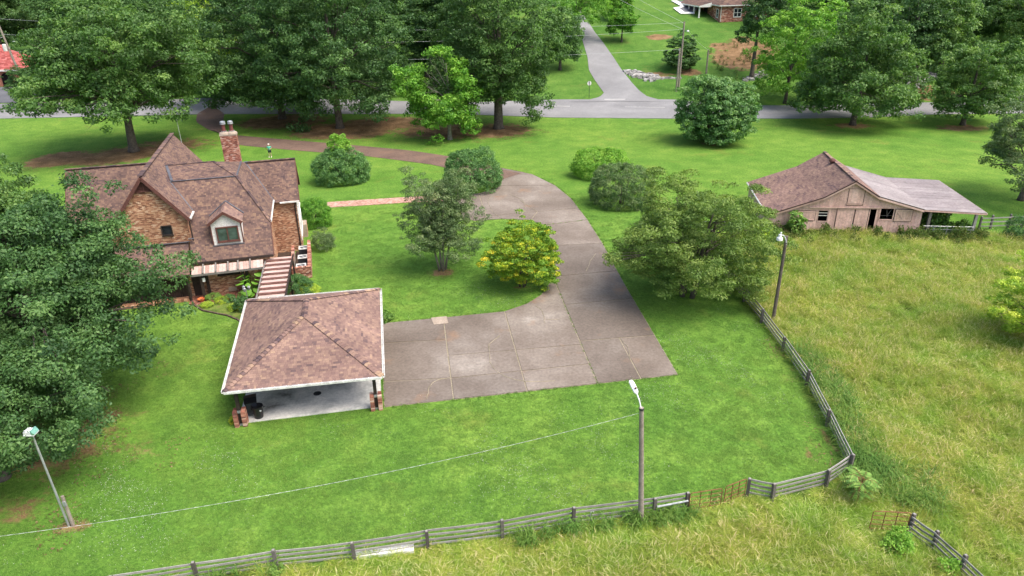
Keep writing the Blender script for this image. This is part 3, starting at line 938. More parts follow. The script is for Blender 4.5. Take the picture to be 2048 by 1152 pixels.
brick_wall([(-12.5, 20.75, 4.2), (-12.5, 22.4, 5.4), (-12.5, 22.4, 6.2), (-12.5, 20.75, 6.2)])
brick_wall([(-22.4, 26.9, 0), (-17.3, 26.9, 0), (-17.3, 26.9, 4.8), (-22.4, 26.9, 4.8)])
brick_wall([(-4.15, 30.9, 0), (-4.15, 32.3, 0), (-4.15, 32.3, 1.25), (-4.15, 30.9, 1.25)], 0.5)
# plain walls at the sides and the back
for pts in ([(-4.6, 32.2, 0), (-17.3, 32.2, 0), (-17.3, 32.2, 4.7), (-4.6, 32.2, 4.7)], [(-22.4, 32.8, 0), (-22.4, 26.9, 0), (-22.4, 26.9, 4.7), (-22.4, 29.8, 8.3), (-22.4, 32.8, 4.9)],
            [(-17.3, 20.75, 3.2), (-17.3, 20.75, 6.3), (-17.3, 34.8, 6.3), (-17.3, 34.8, 0)], [(-12.6, 34.8, 0), (-17.3, 34.8, 0), (-17.3, 34.8, 6.4), (GU, 34.8, 9.5), (-12.6, 34.8, 6.4)],
            [(-17.3, 32.8, 0), (-22.4, 32.8, 0), (-22.4, 32.8, 4.8), (-17.3, 32.8, 4.8)], [(-12.6, 32.2, 0), (-12.6, 34.8, 0), (-12.6, 34.8, 6.2), (-12.6, 32.2, 6.2)],
            [(-19.0, 19.9, 0), (-13.1, 19.9, 0), (-13.1, 19.9, 3.2), (-19.0, 19.9, 3.2)], [(-13.1, 19.9, 0), (-13.1, 19.85, 0), (-13.1, 19.85, 3.2), (-13.1, 19.9, 3.2)]):
    face_slab(wall, pts, 0.2)
wall_o = wall.obj('wall', M['mortar'], house)
bk.obj('brick', M['brick'], wall_o, 'stuff')
mb = MB()
mb.box(-19.0, 19.1, 0.03, -13.25, 19.9, 0.12)
for i in range(26):
    mb.box(-19.0 + i * 0.225, 18.92, 0.0, -18.79 + i * 0.225, 19.14, 0.2 + 0.006 * (i % 3), (i * 37 % 10) / 10)
mb.obj('porch_step', M['brick'], house)

def window(parent, name, P0, ea, eb, nrm, w, h, frame_m, glass_m, fr=0.07, cols=2, rows=1, label=None, depth=0.09):
    """window with its frame standing proud of the wall, mullions, and a pane set back"""
    P0, ea, eb, nrm = Vector(P0), Vector(ea), Vector(eb), Vector(nrm)
    f = MB()
    def bar(a0, b0, a1, b1, d0, d1):
        q = [P0 + ea * a + eb * b for a, b in ((a0, b0), (a1, b0), (a1, b1), (a0, b1))]
        f.slab([x + nrm * d0 for x in q], nrm * (d1 - d0))
    bar(0, 0, fr, h, -0.02, depth)
    bar(w - fr, 0, w, h, -0.02, depth)
    bar(fr, 0, w - fr, fr, -0.02, depth)
    bar(fr, h - fr, w - fr, h, -0.02, depth)
    bar(-0.04, -0.06, w + 0.04, -0.002, -0.02, depth + 0.04)
    for i in range(1, cols):
        a = fr + (w - 2 * fr) * i / cols
        bar(a - fr * 0.4, fr, a + fr * 0.4, h - fr, -0.02, depth * 0.8)
    for i in range(1, rows):
        b = fr + (h - 2 * fr) * i / rows
        bar(fr, b - fr * 0.35, w - fr, b + fr * 0.35, -0.02, depth * 0.75)
    fo = f.obj(name, frame_m, parent, label=label)
    for i in range(cols):
        for j in range(rows):
            g = MB()
            a0, a1 = fr + (w - 2 * fr) * i / cols, fr + (w - 2 * fr) * (i + 1) / cols
            b0, b1 = fr + (h - 2 * fr) * j / rows, fr + (h - 2 * fr) * (j + 1) / rows
            q = [P0 + ea * a + eb * b + nrm * 0.022 for a, b in ((a0, b0), (a1, b0), (a1, b1), (a0, b1))]
            g.slab(q, nrm * 0.008)
            g.obj('pane', glass_m, fo)
    return fo

window(house, 'window', (-14.42, 20.75, 4.98), (1, 0, 0), (0, 0, 1), (0, -1, 0), 0.76, 0.78, M['dark_wood'], M['glass_dark'], 0.06, 1, 1, 'small dark window in the tall brick gable')
window(house, 'window', (-10.95, 19.85, 1.55), (1, 0, 0), (0, 0, 1), (0, -1, 0), 1.7, 0.8, M['dark_wood'], M['glass_dark'], 0.07, 3, 1, 'dark window under the patio cover')
# triangular louvre at the top of the gable
mb = MB()
tz0 = 8.62
mb.slab([(GU - 0.80, 20.72, tz0), (GU + 0.80, 20.72, tz0), (GU, 20.72, 9.62)], (0, -0.02, 0))
for i in range(8):
    z_ = tz0 + 0.05 + i * 0.11
    hw = (9.62 - z_) / 1.0 * 0.80 - 0.05
    if hw > 0.05:
        mb.slab([(GU - hw, 20.70, z_), (GU + hw, 20.70, z_), (GU + hw, 20.64, z_ + 0.02), (GU - hw, 20.64, z_ + 0.02)], (0, 0, 0.03))
mb.beam((GU, 20.63, tz0), (GU, 20.63, 9.55), 0.05, 0.05)
mb.beam((GU - 0.95, 20.68, tz0 - 0.03), (GU + 0.95, 20.68, tz0 - 0.03), 0.12, 0.10)
mb.obj('gable_louvre', M['brown_trim'], house)

# white timbered gable end facing the drive
mb = MB()
face_slab(mb, [(-4.6, 27.46, 0.96), (-4.6, 32.2, 0.96), (-4.6, 32.2, 4.85), (-4.6, 29.8, 7.6), (-4.6, 27.46, 4.95)], 0.2)
mb.obj('gable_panel', M['white_paint'], house)
for (v0, z0, w_, h_) in ((27.95, 1.25, 1.9, 1.35), (30.05, 1.25, 1.9, 1.35), (27.95, 3.25, 1.9, 1.4), (30.05, 3.25, 1.9, 1.4)):
    window(house, 'window', (-4.6, v0, z0), (0, 1, 0), (0, 0, 1), (1, 0, 0), w_, h_, M['white_paint'], M['glass_dark'], 0.09, 3, 1)
mb = MB()
for v_ in (27.55, 29.92, 32.1):
    mb.beam((-4.57, v_, 0.97), (-4.57, v_, 4.9), 0.12, 0.05, up=(1, 0, 0))
for z_ in (0.98, 2.9, 4.9):
    mb.beam((-4.565, 27.5, z_), (-4.565, 32.2, z_), 0.05, 0.12)
pieces(mb, 'timber_trim', M['white_paint'], house)

# chimney
mb = MB()
mb.box(-10.25, 30.42, 6.0, -8.92, 31.3, 10.25)
ch = mb.obj('chimney', M['mortar'], house)
b2 = MB()
for pts in ([(-10.25, 30.42, 6.4), (-8.92, 30.42, 6.4), (-8.92, 30.42, 10.25), (-10.25, 30.42, 10.25)], [(-8.92, 30.42, 6.4), (-8.92, 31.3, 6.4), (-8.92, 31.3, 10.25), (-8.92, 30.42, 10.25)],
            [(-10.25, 31.3, 6.4), (-10.25, 30.42, 6.4), (-10.25, 30.42, 10.25), (-10.25, 31.3, 10.25)]):
    lay_tiles(b2, pts, 0.225, 0.078, 0.018, 0.011, rng=random.Random(len(b2.f)))
b2.obj('brick', M['brick_red'], ch, 'stuff')
mb = MB()
for cx in (-9.9, -9.27):
    mb.lathe([(0.44, 10.22), (0.46, 10.36), (0.40, 10.46), (0.24, 10.54)], 12, (cx, 30.86, 0))
mb.box(-10.3, 30.38, 10.24, -8.87, 31.34, 10.34)
mb.obj('chimney_crown', M['stone_edge'] if False else M['mortar'], ch)
for cx in (-9.9, -9.27):
    mb = MB()
    mb.lathe([(0.2, 10.54), (0.21, 10.62), (0.16, 10.66), (0.155, 11.1), (0.20, 11.12), (0.20, 11.17)], 12, (cx, 30.86, 0))
    po = mb.obj('chimney_pot', M['pot_red'], ch)
    mb = MB()
    mb.lathe([(0.235, 11.18), (0.24, 11.25), (0.17, 11.30), (0.23, 11.33), (0.21, 11.42), (0.06, 11.47)], 12, (cx, 30.86, 0))
    mb.obj('chimney_cap', M['grey_metal'], po)
    mb = MB()
    mb.lathe([(0.245, 10.55), (0.245, 10.60)], 12, (cx, 30.86, 0))
    mb.obj('pot_collar', M['grey_metal'], po)

# dormer
mb = MB()
DV = 20.38
face = [(-10.86, DV, 3.85), (-8.62, DV, 3.85), (-8.62, DV, 5.62), (-9.74, DV, 6.42), (-10.86, DV, 5.62)]
face_slab(mb, face, 0.12)
face_slab(mb, [(-8.62, DV, 3.85), (-8.62, 21.95, 5.65), (-8.62, DV, 5.62)], 0.10)
face_slab(mb, [(-10.86, DV, 3.85), (-10.86, DV, 5.62), (-10.86, 21.95, 5.65)], 0.10)
dm = mb.obj('dormer', M['white_paint'], house)
mb = MB()
z_ = 3.88
while z_ < 6.3:
    top = min(z_ + 0.115, 6.4)
    hw = 1.12 if z_ < 5.5 else max(0.05, (6.42 - z_ - 0.06) * 1.4)
    mb.slab([(-9.74 - min(hw, 1.12), DV - 0.004, z_), (-9.74 + min(hw, 1.12), DV - 0.004, z_), (-9.74 + min(hw, 1.12), DV - 0.004, top), (-9.74 - min(hw, 1.12), DV - 0.004, top)], (0, -0.018, 0))
    if z_ < 5.6:
        ve = min(DV + (z_ - 3.85) / 1.15 , 21.9)
        mb.slab([(-8.616, DV, z_), (-8.616, max(ve, DV + 0.05), z_), (-8.616, max(ve, DV + 0.05), top), (-8.616, DV, top)], (0.016, 0, 0))
    z_ += 0.12
mb.obj('siding', M['white_paint'], dm, 'stuff')
window(dm, 'window', (-10.52, DV - 0.02, 4.12), (1, 0, 0), (0, 0, 1), (0, -1, 0), 1.66, 1.22, M['brown_trim'], M['glass_green'], 0.10, 2, 1)
mb, s2 = MB(), MB()
DZ, DE = 6.62, 5.72
for sg in (-1, 1):
    ue = -9.74 + sg * 1.28
    pts = [(-9.74, 20.12, DZ), (ue, 20.12, DE), (ue, 19.54 + (DE - 2.95) / S, DE), (-9.74, 19.54 + (DZ - 2.95) / S, DZ)]
    if sg > 0:
        pts = [pts[0], pts[1], pts[2], pts[3]]
    face_slab(mb, pts, 0.10)
    lay_tiles(s2, pts, 0.30, 0.15, 0.004, 0.008, low=0.02, wvar=0.3, blot=0.6, lift=0.002, rng=random.Random(12 + sg))
dr = mb.obj('dormer_roof', M['brown_trim'], dm)
s2.obj('shingle', M['shingle_bright'], dm, 'stuff')
mb = MB()
for sg in (-1, 1):
    mb.beam((-9.74, 20.10, DZ - 0.10), (-9.74 + sg * 1.28, 20.10, DE - 0.10), 0.05, 0.20)
    mb.beam((-9.74 + sg * 1.12, DV - 0.03, 3.9), (-9.74 + sg * 1.12, DV - 0.03, 5.6), 0.09, 0.05, up=(0, 1, 0))
pieces(mb, 'dormer_trim', M['brown_trim'], dm)
mb = MB()
mb.beam((-10.95, DV - 0.08, 3.86), (-8.55, DV - 0.08, 3.86), 0.14, 0.04)
mb.beam((-9.74, 22.75, 6.70), (-8.42, 21.98, 5.80), 0.14, 0.03)
mb.beam((-9.74, 22.75, 6.70), (-11.06, 21.98, 5.80), 0.14, 0.03)
pieces(mb, 'dormer_flashing', M['flashing'], dm)

# patio cover: beams over pink boards, posts
k = 0
prng = random.Random(9)
for i in range(21):
    u0 = -12.62 + i * 0.252
    mb = MB()
    mb.slab([(u0, 18.72, 2.30), (u0 + 0.24, 18.72, 2.30), (u0 + 0.24, 19.42, 2.66), (u0, 19.42, 2.66)], (0, 0, -0.03), prng.random())
    mb.obj('cover_board', M['pink_wood'], house)
for u_ in (-11.78, -10.85, -9.95, -9.2, -8.3):
    mb = MB()
    mb.beam((u_, 18.62, 2.33), (u_, 19.46, 2.76), 0.10, 0.14)
    mb.obj('rafter', M['old_wood'], house)
mb = MB()
mb.beam((-12.7, 18.68, 2.22), (-7.4, 18.68, 2.22), 0.12, 0.16)
mb.obj('cover_beam', M['old_wood'], house)
for u_, v_ in ((-12.05, 18.93), (-11.75, 19.6), (-8.95, 18.93), (-8.7, 19.2), (-13.1, 19.0)):
    mb = MB()
    mb.beam((u_, v_, 0.0), (u_, v_, 2.2), 0.2, 0.2)
    mb.obj('porch_post', M['dark_wood'], house)
# dark plank doors of the low porch
for i in range(9):
    mb = MB()
    mb.box(-18.2 + i * 0.55, 19.70, 0.13, -17.68 + i * 0.55, 19.75, 2.5)
    mb.obj('door_plank', M['dark_wood'], house)
mb = MB()
mb.box(-12.9, 19.80, 0, -12.2, 19.84, 2.2)
mb.obj('door', M['dark_wood'], house)
mb = MB()
mb.box(-10.35, 19.74, 0.1, -9.75, 19.85, 0.42)
mb.obj('wall_vent', M['mortar'], house)

# lantern hanging under the patio cover
t = thing('porch_lantern', 'white porch lantern hanging by the dark post under the patio cover', 'lantern', (*on_frame(HO, HA, -11.88, 18.95), 1.55), HA)
mb = MB(); mb.box(-0.11, -0.11, 0, 0.11, 0.11, 0.34); mb.obj('lantern_glass', M['lamp_white'], t)
mb = MB()
mb.lathe([(0.17, 0.345), (0.10, 0.43), (0.02, 0.5)], 8)
mb.tube([(0, 0, 0.48), (0, 0, 0.62)], [0.012, 0.012], 5)
mb.obj('lantern_cap', M['dark_metal'], t)

# patio paving, bed and edging
patio = [on_frame(HO, HA, *q) for q in ((-13.2, 18.05), (-9.2, 18.15), (-7.0, 18.3), (-7.0, 19.83), (-13.2, 19.83))]
pt = thing('patio', 'red brick patio strip under the pink patio cover', 'patio')
mb = MB(); mb.add([(x, y, 0.022) for x, y in patio], [tuple(range(5))]); mb.obj('patio_bed', M['mortar'], pt)
flat_bricks('brick', patio, 0.21, 0.10, M['patio'], pt, 0.024, 0.012, HA + R(90), 8)
edge_pts = [on_frame(HO, HA, *q) for q in ((-13.05, 18.9), (-12.71, 17.94), (-12.03, 16.85), (-11.07, 16.11), (-10.11, 15.4), (-9.33, 14.49), (-8.85, 13.6))]
bed = [on_frame(HO, HA, -12.78, 18.02)] + edge_pts[1:] + [on_frame(HO, HA, *q) for q in ((-8.0, 13.6), (-7.9, 18.2), (-9.2, 18.12))]
mb = MB(); q2 = bed if area(bed) > 0 else bed[::-1]
mb.add([(x, y, 0.014) for x, y in q2], [tuple(range(len(q2)))])
mb.obj('flower_bed', M['bed'], None, 'structure')
ed = thing('bed_edging', 'curved dark brick edging between the lawn and the flower bed', 'edging')
for a, b in zip(edge_pts[:-1], edge_pts[1:]):
    L = math.dist(a, b)
    k = int(L / 0.24)
    for i in range(k):
        mb = MB()
        p0 = (a[0] + (b[0] - a[0]) * i / k, a[1] + (b[1] - a[1]) * i / k, 0.05)
        p1 = (a[0] + (b[0] - a[0]) * (i + 0.93) / k, a[1] + (b[1] - a[1]) * (i + 0.93) / k, 0.05)
        mb.beam(p0, p1, 0.11, 0.12)
        mb.obj('brick', M['stone_edge'], ed)

mb = MB()
for q in (((-6.84, 19.9), (-5.45, 19.9), (-5.45, 27.4), (-6.84, 27.4)), ((-5.27, 21.06), (-4.11, 21.06), (-4.11, 27.3), (-5.27, 27.3))):
    mb.add([(*on_frame(HO, HA, *p_), 0.03) for p_ in q], [(0, 1, 2, 3)])
mb.obj('mulch_ground', M['mulch'], None, 'structure')
# brick enclosure with three air conditioners
enc = thing('enclosure_wall', 'low brick wall boxing in the air conditioners beside the house', 'wall', (HO[0], HO[1], 0), HA)
mb, b2 = MB(), MB()
for x0, y0, x1, y1 in ((-4.1, 20.85, -3.88, 27.2), (-5.45, 20.85, -4.102, 21.05), (-5.45, 21.052, -5.27, 26.2)):
    mb.box(x0, y0, 0, x1, y1, 0.98)
w_o = mb.obj('wall', M['mortar'], enc)
for pts in ([(-3.88, 20.85, 0), (-3.88, 27.2, 0), (-3.88, 27.2, 0.98), (-3.88, 20.85, 0.98)], [(-5.45, 20.85, 0), (-3.88, 20.85, 0), (-3.88, 20.85, 0.98), (-5.45, 20.85, 0.98)],
            [(-4.102, 27.2, 0), (-4.102, 21.05, 0), (-4.102, 21.05, 0.98), (-4.102, 27.2, 0.98)], [(-5.45, 26.2, 0), (-5.45, 20.85, 0), (-5.45, 20.85, 0.98), (-5.45, 26.2, 0.98)]):
    lay_tiles(b2, pts, 0.225, 0.078, 0.013, 0.011, rng=random.Random(len(b2.f)))
b2.obj('brick', M['brick_red'], w_o, 'stuff')
for a, b, wd in (((-3.99, 20.8), (-3.99, 27.2), 0.28), ((-5.5, 20.95), (-4.14, 20.95), 0.26), ((-5.36, 21.1), (-5.36, 26.2), 0.24)):
    L = math.dist(a, b)
    k = int(L / 0.11)
    cap = MB()
    for i in range(k):
        p0 = (a[0] + (b[0] - a[0]) * i / k, a[1] + (b[1] - a[1]) * i / k, 1.01)
        p1 = (a[0] + (b[0] - a[0]) * (i + 0.9) / k, a[1] + (b[1] - a[1]) * (i + 0.9) / k, 1.01)
        cap.beam(p0, p1, wd, 0.06, prng.random())
    cap.obj('coping', M['brick_red'], w_o, 'stuff')
for i, (v_, lb) in enumerate(((21.75, 'air conditioner nearest the carport in the brick enclosure'), (23.75, 'middle air conditioner of the row of three in the brick enclosure'), (25.95, 'air conditioner deepest in the brick enclosure, next to the white gable'))):
    if i == 0:
        t = thing('air_conditioner', lb, 'air conditioner', (*on_frame(HO, HA, -4.68, v_), 0), HA, 'air conditioners in the brick enclosure')
        mb = MB(); mb.box(-0.40, -0.40, 0.05, 0.40, 0.40, 0.80)
        for kk in range(12):
            z_ = 0.12 + kk * 0.055
            mb.box(-0.412, -0.412, z_, 0.412, 0.412, z_ + 0.02)
        mb.obj('body', M['dark_metal'], t)
        mb = MB()
        for j in range(24):
            a0, a1 = 2 * math.pi * j / 24, 2 * math.pi * (j + 1) / 24
            def sq(an):
                c_, s_ = math.cos(an), math.sin(an)
                kq = 0.42 / max(abs(c_), abs(s_))
                return (c_ * kq, s_ * kq)
            o0, o1 = sq(a0), sq(a1)
            q = [(0.33 * math.cos(a0), 0.33 * math.sin(a0), 0.80), (o0[0], o0[1], 0.80), (o1[0], o1[1], 0.80), (0.33 * math.cos(a1), 0.33 * math.sin(a1), 0.80)]
            mb.slab(q, (0, 0, 0.05))
        mb.obj('top_frame', M['gutter'], t)
        mb = MB()
        for r_ in (0.10, 0.17, 0.24, 0.31):
            ring = [(r_ * math.cos(x * math.pi / 12), r_ * math.sin(x * math.pi / 12), 0.845) for x in range(25)]
            mb.tube(ring, [0.008] * 25, 4, cap=False)
        for j in range(8):
            an = j * math.pi / 4
            mb.beam((0.1 * math.cos(an), 0.1 * math.sin(an), 0.845), (0.33 * math.cos(an), 0.33 * math.sin(an), 0.845), 0.012, 0.012)
        mb.lathe([(0.10, 0.835), (0.10, 0.86)], 12)
        mb.obj('fan_grille', M['grey_metal'], t)
        mb = MB()
        for j in range(4):
            an = j * math.pi / 2 + 0.4
            d = Vector((math.cos(an), math.sin(an), 0)); s_ = Vector((-d.y, d.x, 0))
            mb.slab([d * 0.07 - s_ * 0.05 + Vector((0, 0, 0.802)), d * 0.30 - s_ * 0.10 + Vector((0, 0, 0.802)), d * 0.30 + s_ * 0.08 + Vector((0, 0, 0.83)), d * 0.07 + s_ * 0.05 + Vector((0, 0, 0.825))], (0, 0, 0.008))
        mb.obj('fan_blade', M['dark_metal'], t)
        ac0 = t
    else:
        dup(ac0, (*on_frame(HO, HA, -4.60 + (0.06 if i == 1 else 0.12), v_), 0), HA, label=lb)

# ------------------------------------------------------------------ carport
CA = R(10.5)
cp = thing('carport', 'open carport with a low hipped pinkish shingle roof and a pale stained concrete floor', 'carport', (HO[0], HO[1], 0), CA)
EZ = 2.5
FL, FR, BR, BL = (-8.52, -0.30, EZ), (0.11, -0.55, EZ), (0.25, 11.45, EZ), (-8.88, 11.65, EZ)
AF = (-4.22, 4.1, 4.6)
nr_ = (Vector(BR) - Vector(FR)).cross(Vector(AF) - Vector(FR))
nl_ = (Vector(FL) - Vector(BL)).cross(Vector(AF) - Vector(BL))
rd_ = nr_.cross(nl_)
AB = tuple(Vector(AF) + rd_ * (2.1 / rd_.y))
mb, s2 = MB(), MB()
class Pick:
    def __init__(self, test):
        self.test, self.out = test, []
    def __call__(self, c_):
        return len(self.out) < 260 and self.test(c_)
pick = Pick(lambda c_: c_.y < 0.95)
for pts, pk in (([FL, FR, AF], pick), ([FR, BR, AB, AF], None), ([BR, BL, AB], None), ([BL, FL, AF, AB], None)):
    face_slab(mb, pts, 0.10)
    lay_tiles(s2, pts, 0.20, 0.145, 0.003, 0.008, low=0.010, stag=0.4, wvar=0.4, blot=0.42, lift=0.003, rng=random.Random(31 + len(s2.f)), pick=pk)
ro = mb.obj('roof', M['roof_under'], cp)
s2.obj('shingle', M['shingle_bright'], ro, 'stuff')
for geo in pick.out:
    b = MB(); b.add(*geo); b.obj('shingle', M['shingle_bright'], ro)
for a, b in ((FL, AF), (FR, AF), (AF, AB), (BR, AB), (BL, AB)):
    a, b = Vector(a), Vector(b)
    d = (b - a)
    k = int(d.length / 0.21)
    side = d.cross(Vector((0, 0, 1))).normalized()
    for i in range(k):
        p0, p1 = a.lerp(b, i / k), a.lerp(b, min(1.0, (i + 1.12) / k))
        t0, t1 = 0.085, 0.055
        up_ = Vector((0, 0, 1))
        dr_ = 0.055 if abs(d.z) > 0.1 else 0.075
        c_ = MB()
        vs = [p0 + up_ * t0, p1 + up_ * t1, p1 + side * 0.19 + up_ * (t1 - dr_), p0 + side * 0.19 + up_ * (t0 - dr_), p0 - side * 0.19 + up_ * (t0 - dr_), p1 - side * 0.19 + up_ * (t1 - dr_),
              p0 + side * 0.17 - up_ * 0.06, p0 - side * 0.17 - up_ * 0.06, p0 - up_ * 0.01]
        c_.add(vs, [(0, 3, 2, 1), (0, 1, 5, 4), (3, 0, 8, 6), (0, 4, 7, 8)], prng.random())
        c_.obj('hip_cap', M['shingle_bright'], ro)
def gut(name, pts_pairs):
    for a, b in pts_pairs:
        a, b = Vector(a), Vector(b)
        d = (b - a).normalized()
        out = d.cross(Vector((0, 0, 1))).normalized()
        g = MB()
        base = Vector((0, 0, -0.10))
        g.beam(a + out * 0.03 + base + Vector((0, 0, 0.05)), b + out * 0.03 + base + Vector((0, 0, 0.05)), 0.02, 0.13)
        g.beam(a + out * 0.09 + base, b + out * 0.09 + base, 0.11, 0.02)
        g.beam(a + out * 0.145 + base + Vector((0, 0, 0.065)), b + out * 0.145 + base + Vector((0, 0, 0.065)), 0.03, 0.12)
        go = g.obj(name, M['gutter'], cp)
        L = (b - a).length
        k = int(L / 0.62)
        h = MB()
        for i in range(k + 1):
            c_ = a.lerp(b, (i + 0.2) / (k + 0.4)) + out * 0.085 + Vector((0, 0, 0.012))
            h.beam(c_ - out * 0.075, c_ + out * 0.075, 0.035, 0.02)
        h.obj('gutter_strap', M['white_paint'], go)
gut('gutter', ((FL, FR), (FR, BR), (BR, BL), (BL, FL)))
mb = MB()
ins = 0.28
c4 = [(-8.2, 0.05), (-0.2, -0.12), (-0.1, 11.1), (-8.5, 11.3)]
for i in range(4):
    a, b = c4[i], c4[(i + 1) % 4]
    mb.beam((a[0], a[1], 2.26), (b[0], b[1], 2.26), 0.14, 0.24)
pieces(mb, 'beam', M['dark_wood'], cp)
mb = MB()
face_slab(mb, [(FL[0], FL[1], 2.39), (FR[0], FR[1], 2.39), (BR[0], BR[1], 2.39), (BL[0], BL[1], 2.39)], 0.02)
mb.obj('soffit', M['dark_wood'], cp)
mb = MB()
mb.box(-8.28, 0.12, -0.1, -0.12, 11.0, 0.045)
mb.obj('floor', M['carport_floor'], cp)
mb = MB(); mb.lathe([(0.24, 0.046), (0.24, 0.052), (0.17, 0.054), (0.16, 0.049)], 18, (-3.95, 2.34, 0)); mb.obj('drain', M['dark_metal'], cp)
for (x, y) in ((-8.03, 0.02), (-0.40, -0.02), (-0.30, 10.9), (-8.25, 11.05), (-0.36, 5.5), (-8.15, 5.6)):
    mb = MB()
    mb.beam((x, y, 0.0), (x, y, 2.3), 0.19, 0.17, up=(0, 1, 0))
    po = mb.obj('post', M['dark_wood'], cp)
    mb = MB(); mb.box(x - 0.09, y - 0.115, 0.86, x + 0.09, y - 0.088, 1.02); mb.box(x - 0.09, y - 0.115, 0.02, x + 0.09, y - 0.088, 0.14); mb.obj('bracket', M['grey_metal'], po)
    for sg in (-1, 1):
        b2 = MB()
        x0, x1 = (x + 0.11, x + 0.34) if sg > 0 else (x - 0.34, x - 0.11)
        core = MB(); core.box(x0 + 0.008, y - 0.26, 0.0, x1 - 0.008, y + 0.28, 0.97)
        co = core.obj('pier', M['mortar'], cp)
        z_ = 0.0
        j = 0
        while z_ < 0.98:
            ys = [y - 0.27, y - 0.09, y + 0.10, y + 0.29] if j % 2 else [y - 0.27, y + 0.01, y + 0.29]
            for ya, yb in zip(ys[:-1], ys[1:]):
                b2.box(x0, ya + 0.006, z_ + 0.005, x1, yb - 0.006, z_ + 0.078, prng.random())
            z_ += 0.085
            j += 1
        b2.obj('brick', M['brick_red'], co, 'stuff')

# bins in the carport
t = thing('wheeled_bin', 'dark wheeled rubbish bin with a sloping lid behind the carport post', 'bin', (*on_frame(HO, CA, -7.55, 1.0), 0.045), CA + 0.15)
mb = MB(); mb.add([(-.26, -.30, .1), (.26, -.30, .1), (.26, .30, .1), (-.26, .30, .1), (-.32, -.36, .92), (.32, -.36, .92), (.32, .36, .98), (-.32, .36, .98)],
                  [(3, 2, 1, 0), (4, 5, 6, 7), (0, 1, 5, 4), (1, 2, 6, 5), (2, 3, 7, 6), (3, 0, 4, 7)])
mb.box(-.24, -.32, .3, .24, -.31, .34); mb.obj('body', M['navy_plastic'], t)
mb = MB(); mb.slab([(-.35, -.40, .93), (.35, -.40, .93), (.35, .0, 1.06), (-.35, .0, 1.06)], (0, 0, .03)); mb.slab([(-.35, .002, 1.06), (.35, .002, 1.06), (.35, .40, 1.02), (-.35, .40, 1.02)], (0, 0, .03)); mb.obj('lid', M['black_plastic'], t)
for sx in (-.30, .30):
    mb = MB(); mb.tube([(sx - .03, .30, .12), (sx + .03, .30, .12)], [.12, .12], 12); mb.obj('wheel', M['black_plastic'], t)
mb = MB(); mb.tube([(-.28, .44, 1.0), (.28, .44, 1.0)], [.02, .02], 6); mb.obj('handle', M['black_plastic'], t)
t = thing('round_bin', 'round black rubbish can with a small white tag at the edge of the carport floor', 'bin', (*on_frame(HO, CA, -7.15, 0.55), 0.045), CA)
mb = MB(); mb.lathe([(.25, 0), (.26, .03), (.30, .70), (.335, .71), (.335, .77), (.30, .77), (.29, .66), (.02, .64)], 20); mb.obj('body', M['black_plastic'], t, smooth=False)
mb = MB(); mb.box(.16, -.305, .55, .25, -.28, .62); mb.obj('tag', M['lamp_white'], t)
for a in (0.2, 3.34):
    mb = MB(); mb.tube([(.33 * math.cos(a - .25), .33 * math.sin(a - .25), .62), (.39 * math.cos(a), .39 * math.sin(a), .60), (.33 * math.cos(a + .25), .33 * math.sin(a + .25), .62)], [.018] * 3, 5); mb.obj('handle', M['black_plastic'], t)

# ------------------------------------------------------------------ covered walk from house to carport
pg = thing('walkway_cover', 'stepped pink plank roof over the walkway between house and carport', 'walkway cover', (HO[0], HO[1], 0), CA)
N = 9
for i in range(N):
    f0, f1 = i / N, (i + 1) / N
    v0, v1 = 11.75 + (19.9 - 11.75) * f0, 11.75 + (19.9 - 11.75) * f1
    ul, ur = -8.27 - 0.24 * f0, -6.46 - 0.15 * f0
    for j in range(3):
        mb = MB()
        a, b = j / 3, (j + 1) / 3 - 0.015
        za, zb = 2.50 - 0.20 * a, 2.50 - 0.20 * b
        va, vb = v0 + (v1 - v0) * a + 0.03, v0 + (v1 - v0) * b + 0.03
        mb.slab([(ul, va, za), (ur, va, za), (ur, vb, zb), (ul, vb, zb)], (0, 0, -0.03), prng.uniform(0.5, 1.0))
        mb.obj('plank', M['pink_wood'], pg)
    mb = MB()
    mb.box(ul - 0.06, v0 - 0.035, 2.36, ur + 0.06, v0 + 0.028, 2.50, 0.1)
    mb.obj('cross_beam', M['pink_dark'], pg)
mb = MB()
mb.beam((-8.36, 11.7, 2.36), (-8.58, 20.0, 2.36), 0.10, 0.16)
mb.obj('side_rail', M['old_wood'], pg)
mb = MB()
mb.beam((-6.36, 11.7, 2.36), (-6.5, 20.0, 2.36), 0.10, 0.16)
mb.obj('side_rail', M['dark_wood'], pg)
for u_, v_ in ((-6.42, 13.0), (-6.48, 16.2), (-6.52, 19.4), (-8.4, 13.0), (-8.5, 16.2)):
    mb = MB(); mb.beam((u_, v_, 0), (u_, v_, 2.3), 0.14, 0.14); mb.obj('post', M['dark_wood'], pg)
mb = MB(); mb.beam((-6.44, 16.2, 1.4), (-6.1, 14.7, 2.3), 0.05, 0.05); mb.obj('brace', M['old_wood'], pg)
walk = [on_frame(HO, CA, *q) for q in ((-8.3, 11.1), (-6.5, 11.1), (-6.55, 19.8), (-8.5, 19.8))]
wk = thing('walkway', 'red brick walkway under the stepped plank roof', 'walkway')
mb = MB(); mb.add([(x, y, 0.026) for x, y in walk], [(0, 1, 2, 3)]); mb.obj('walk_bed', M['mortar'], wk)
flat_bricks('brick', walk, 0.21, 0.10, M['patio'], wk, 0.03, 0.012, CA, 18)

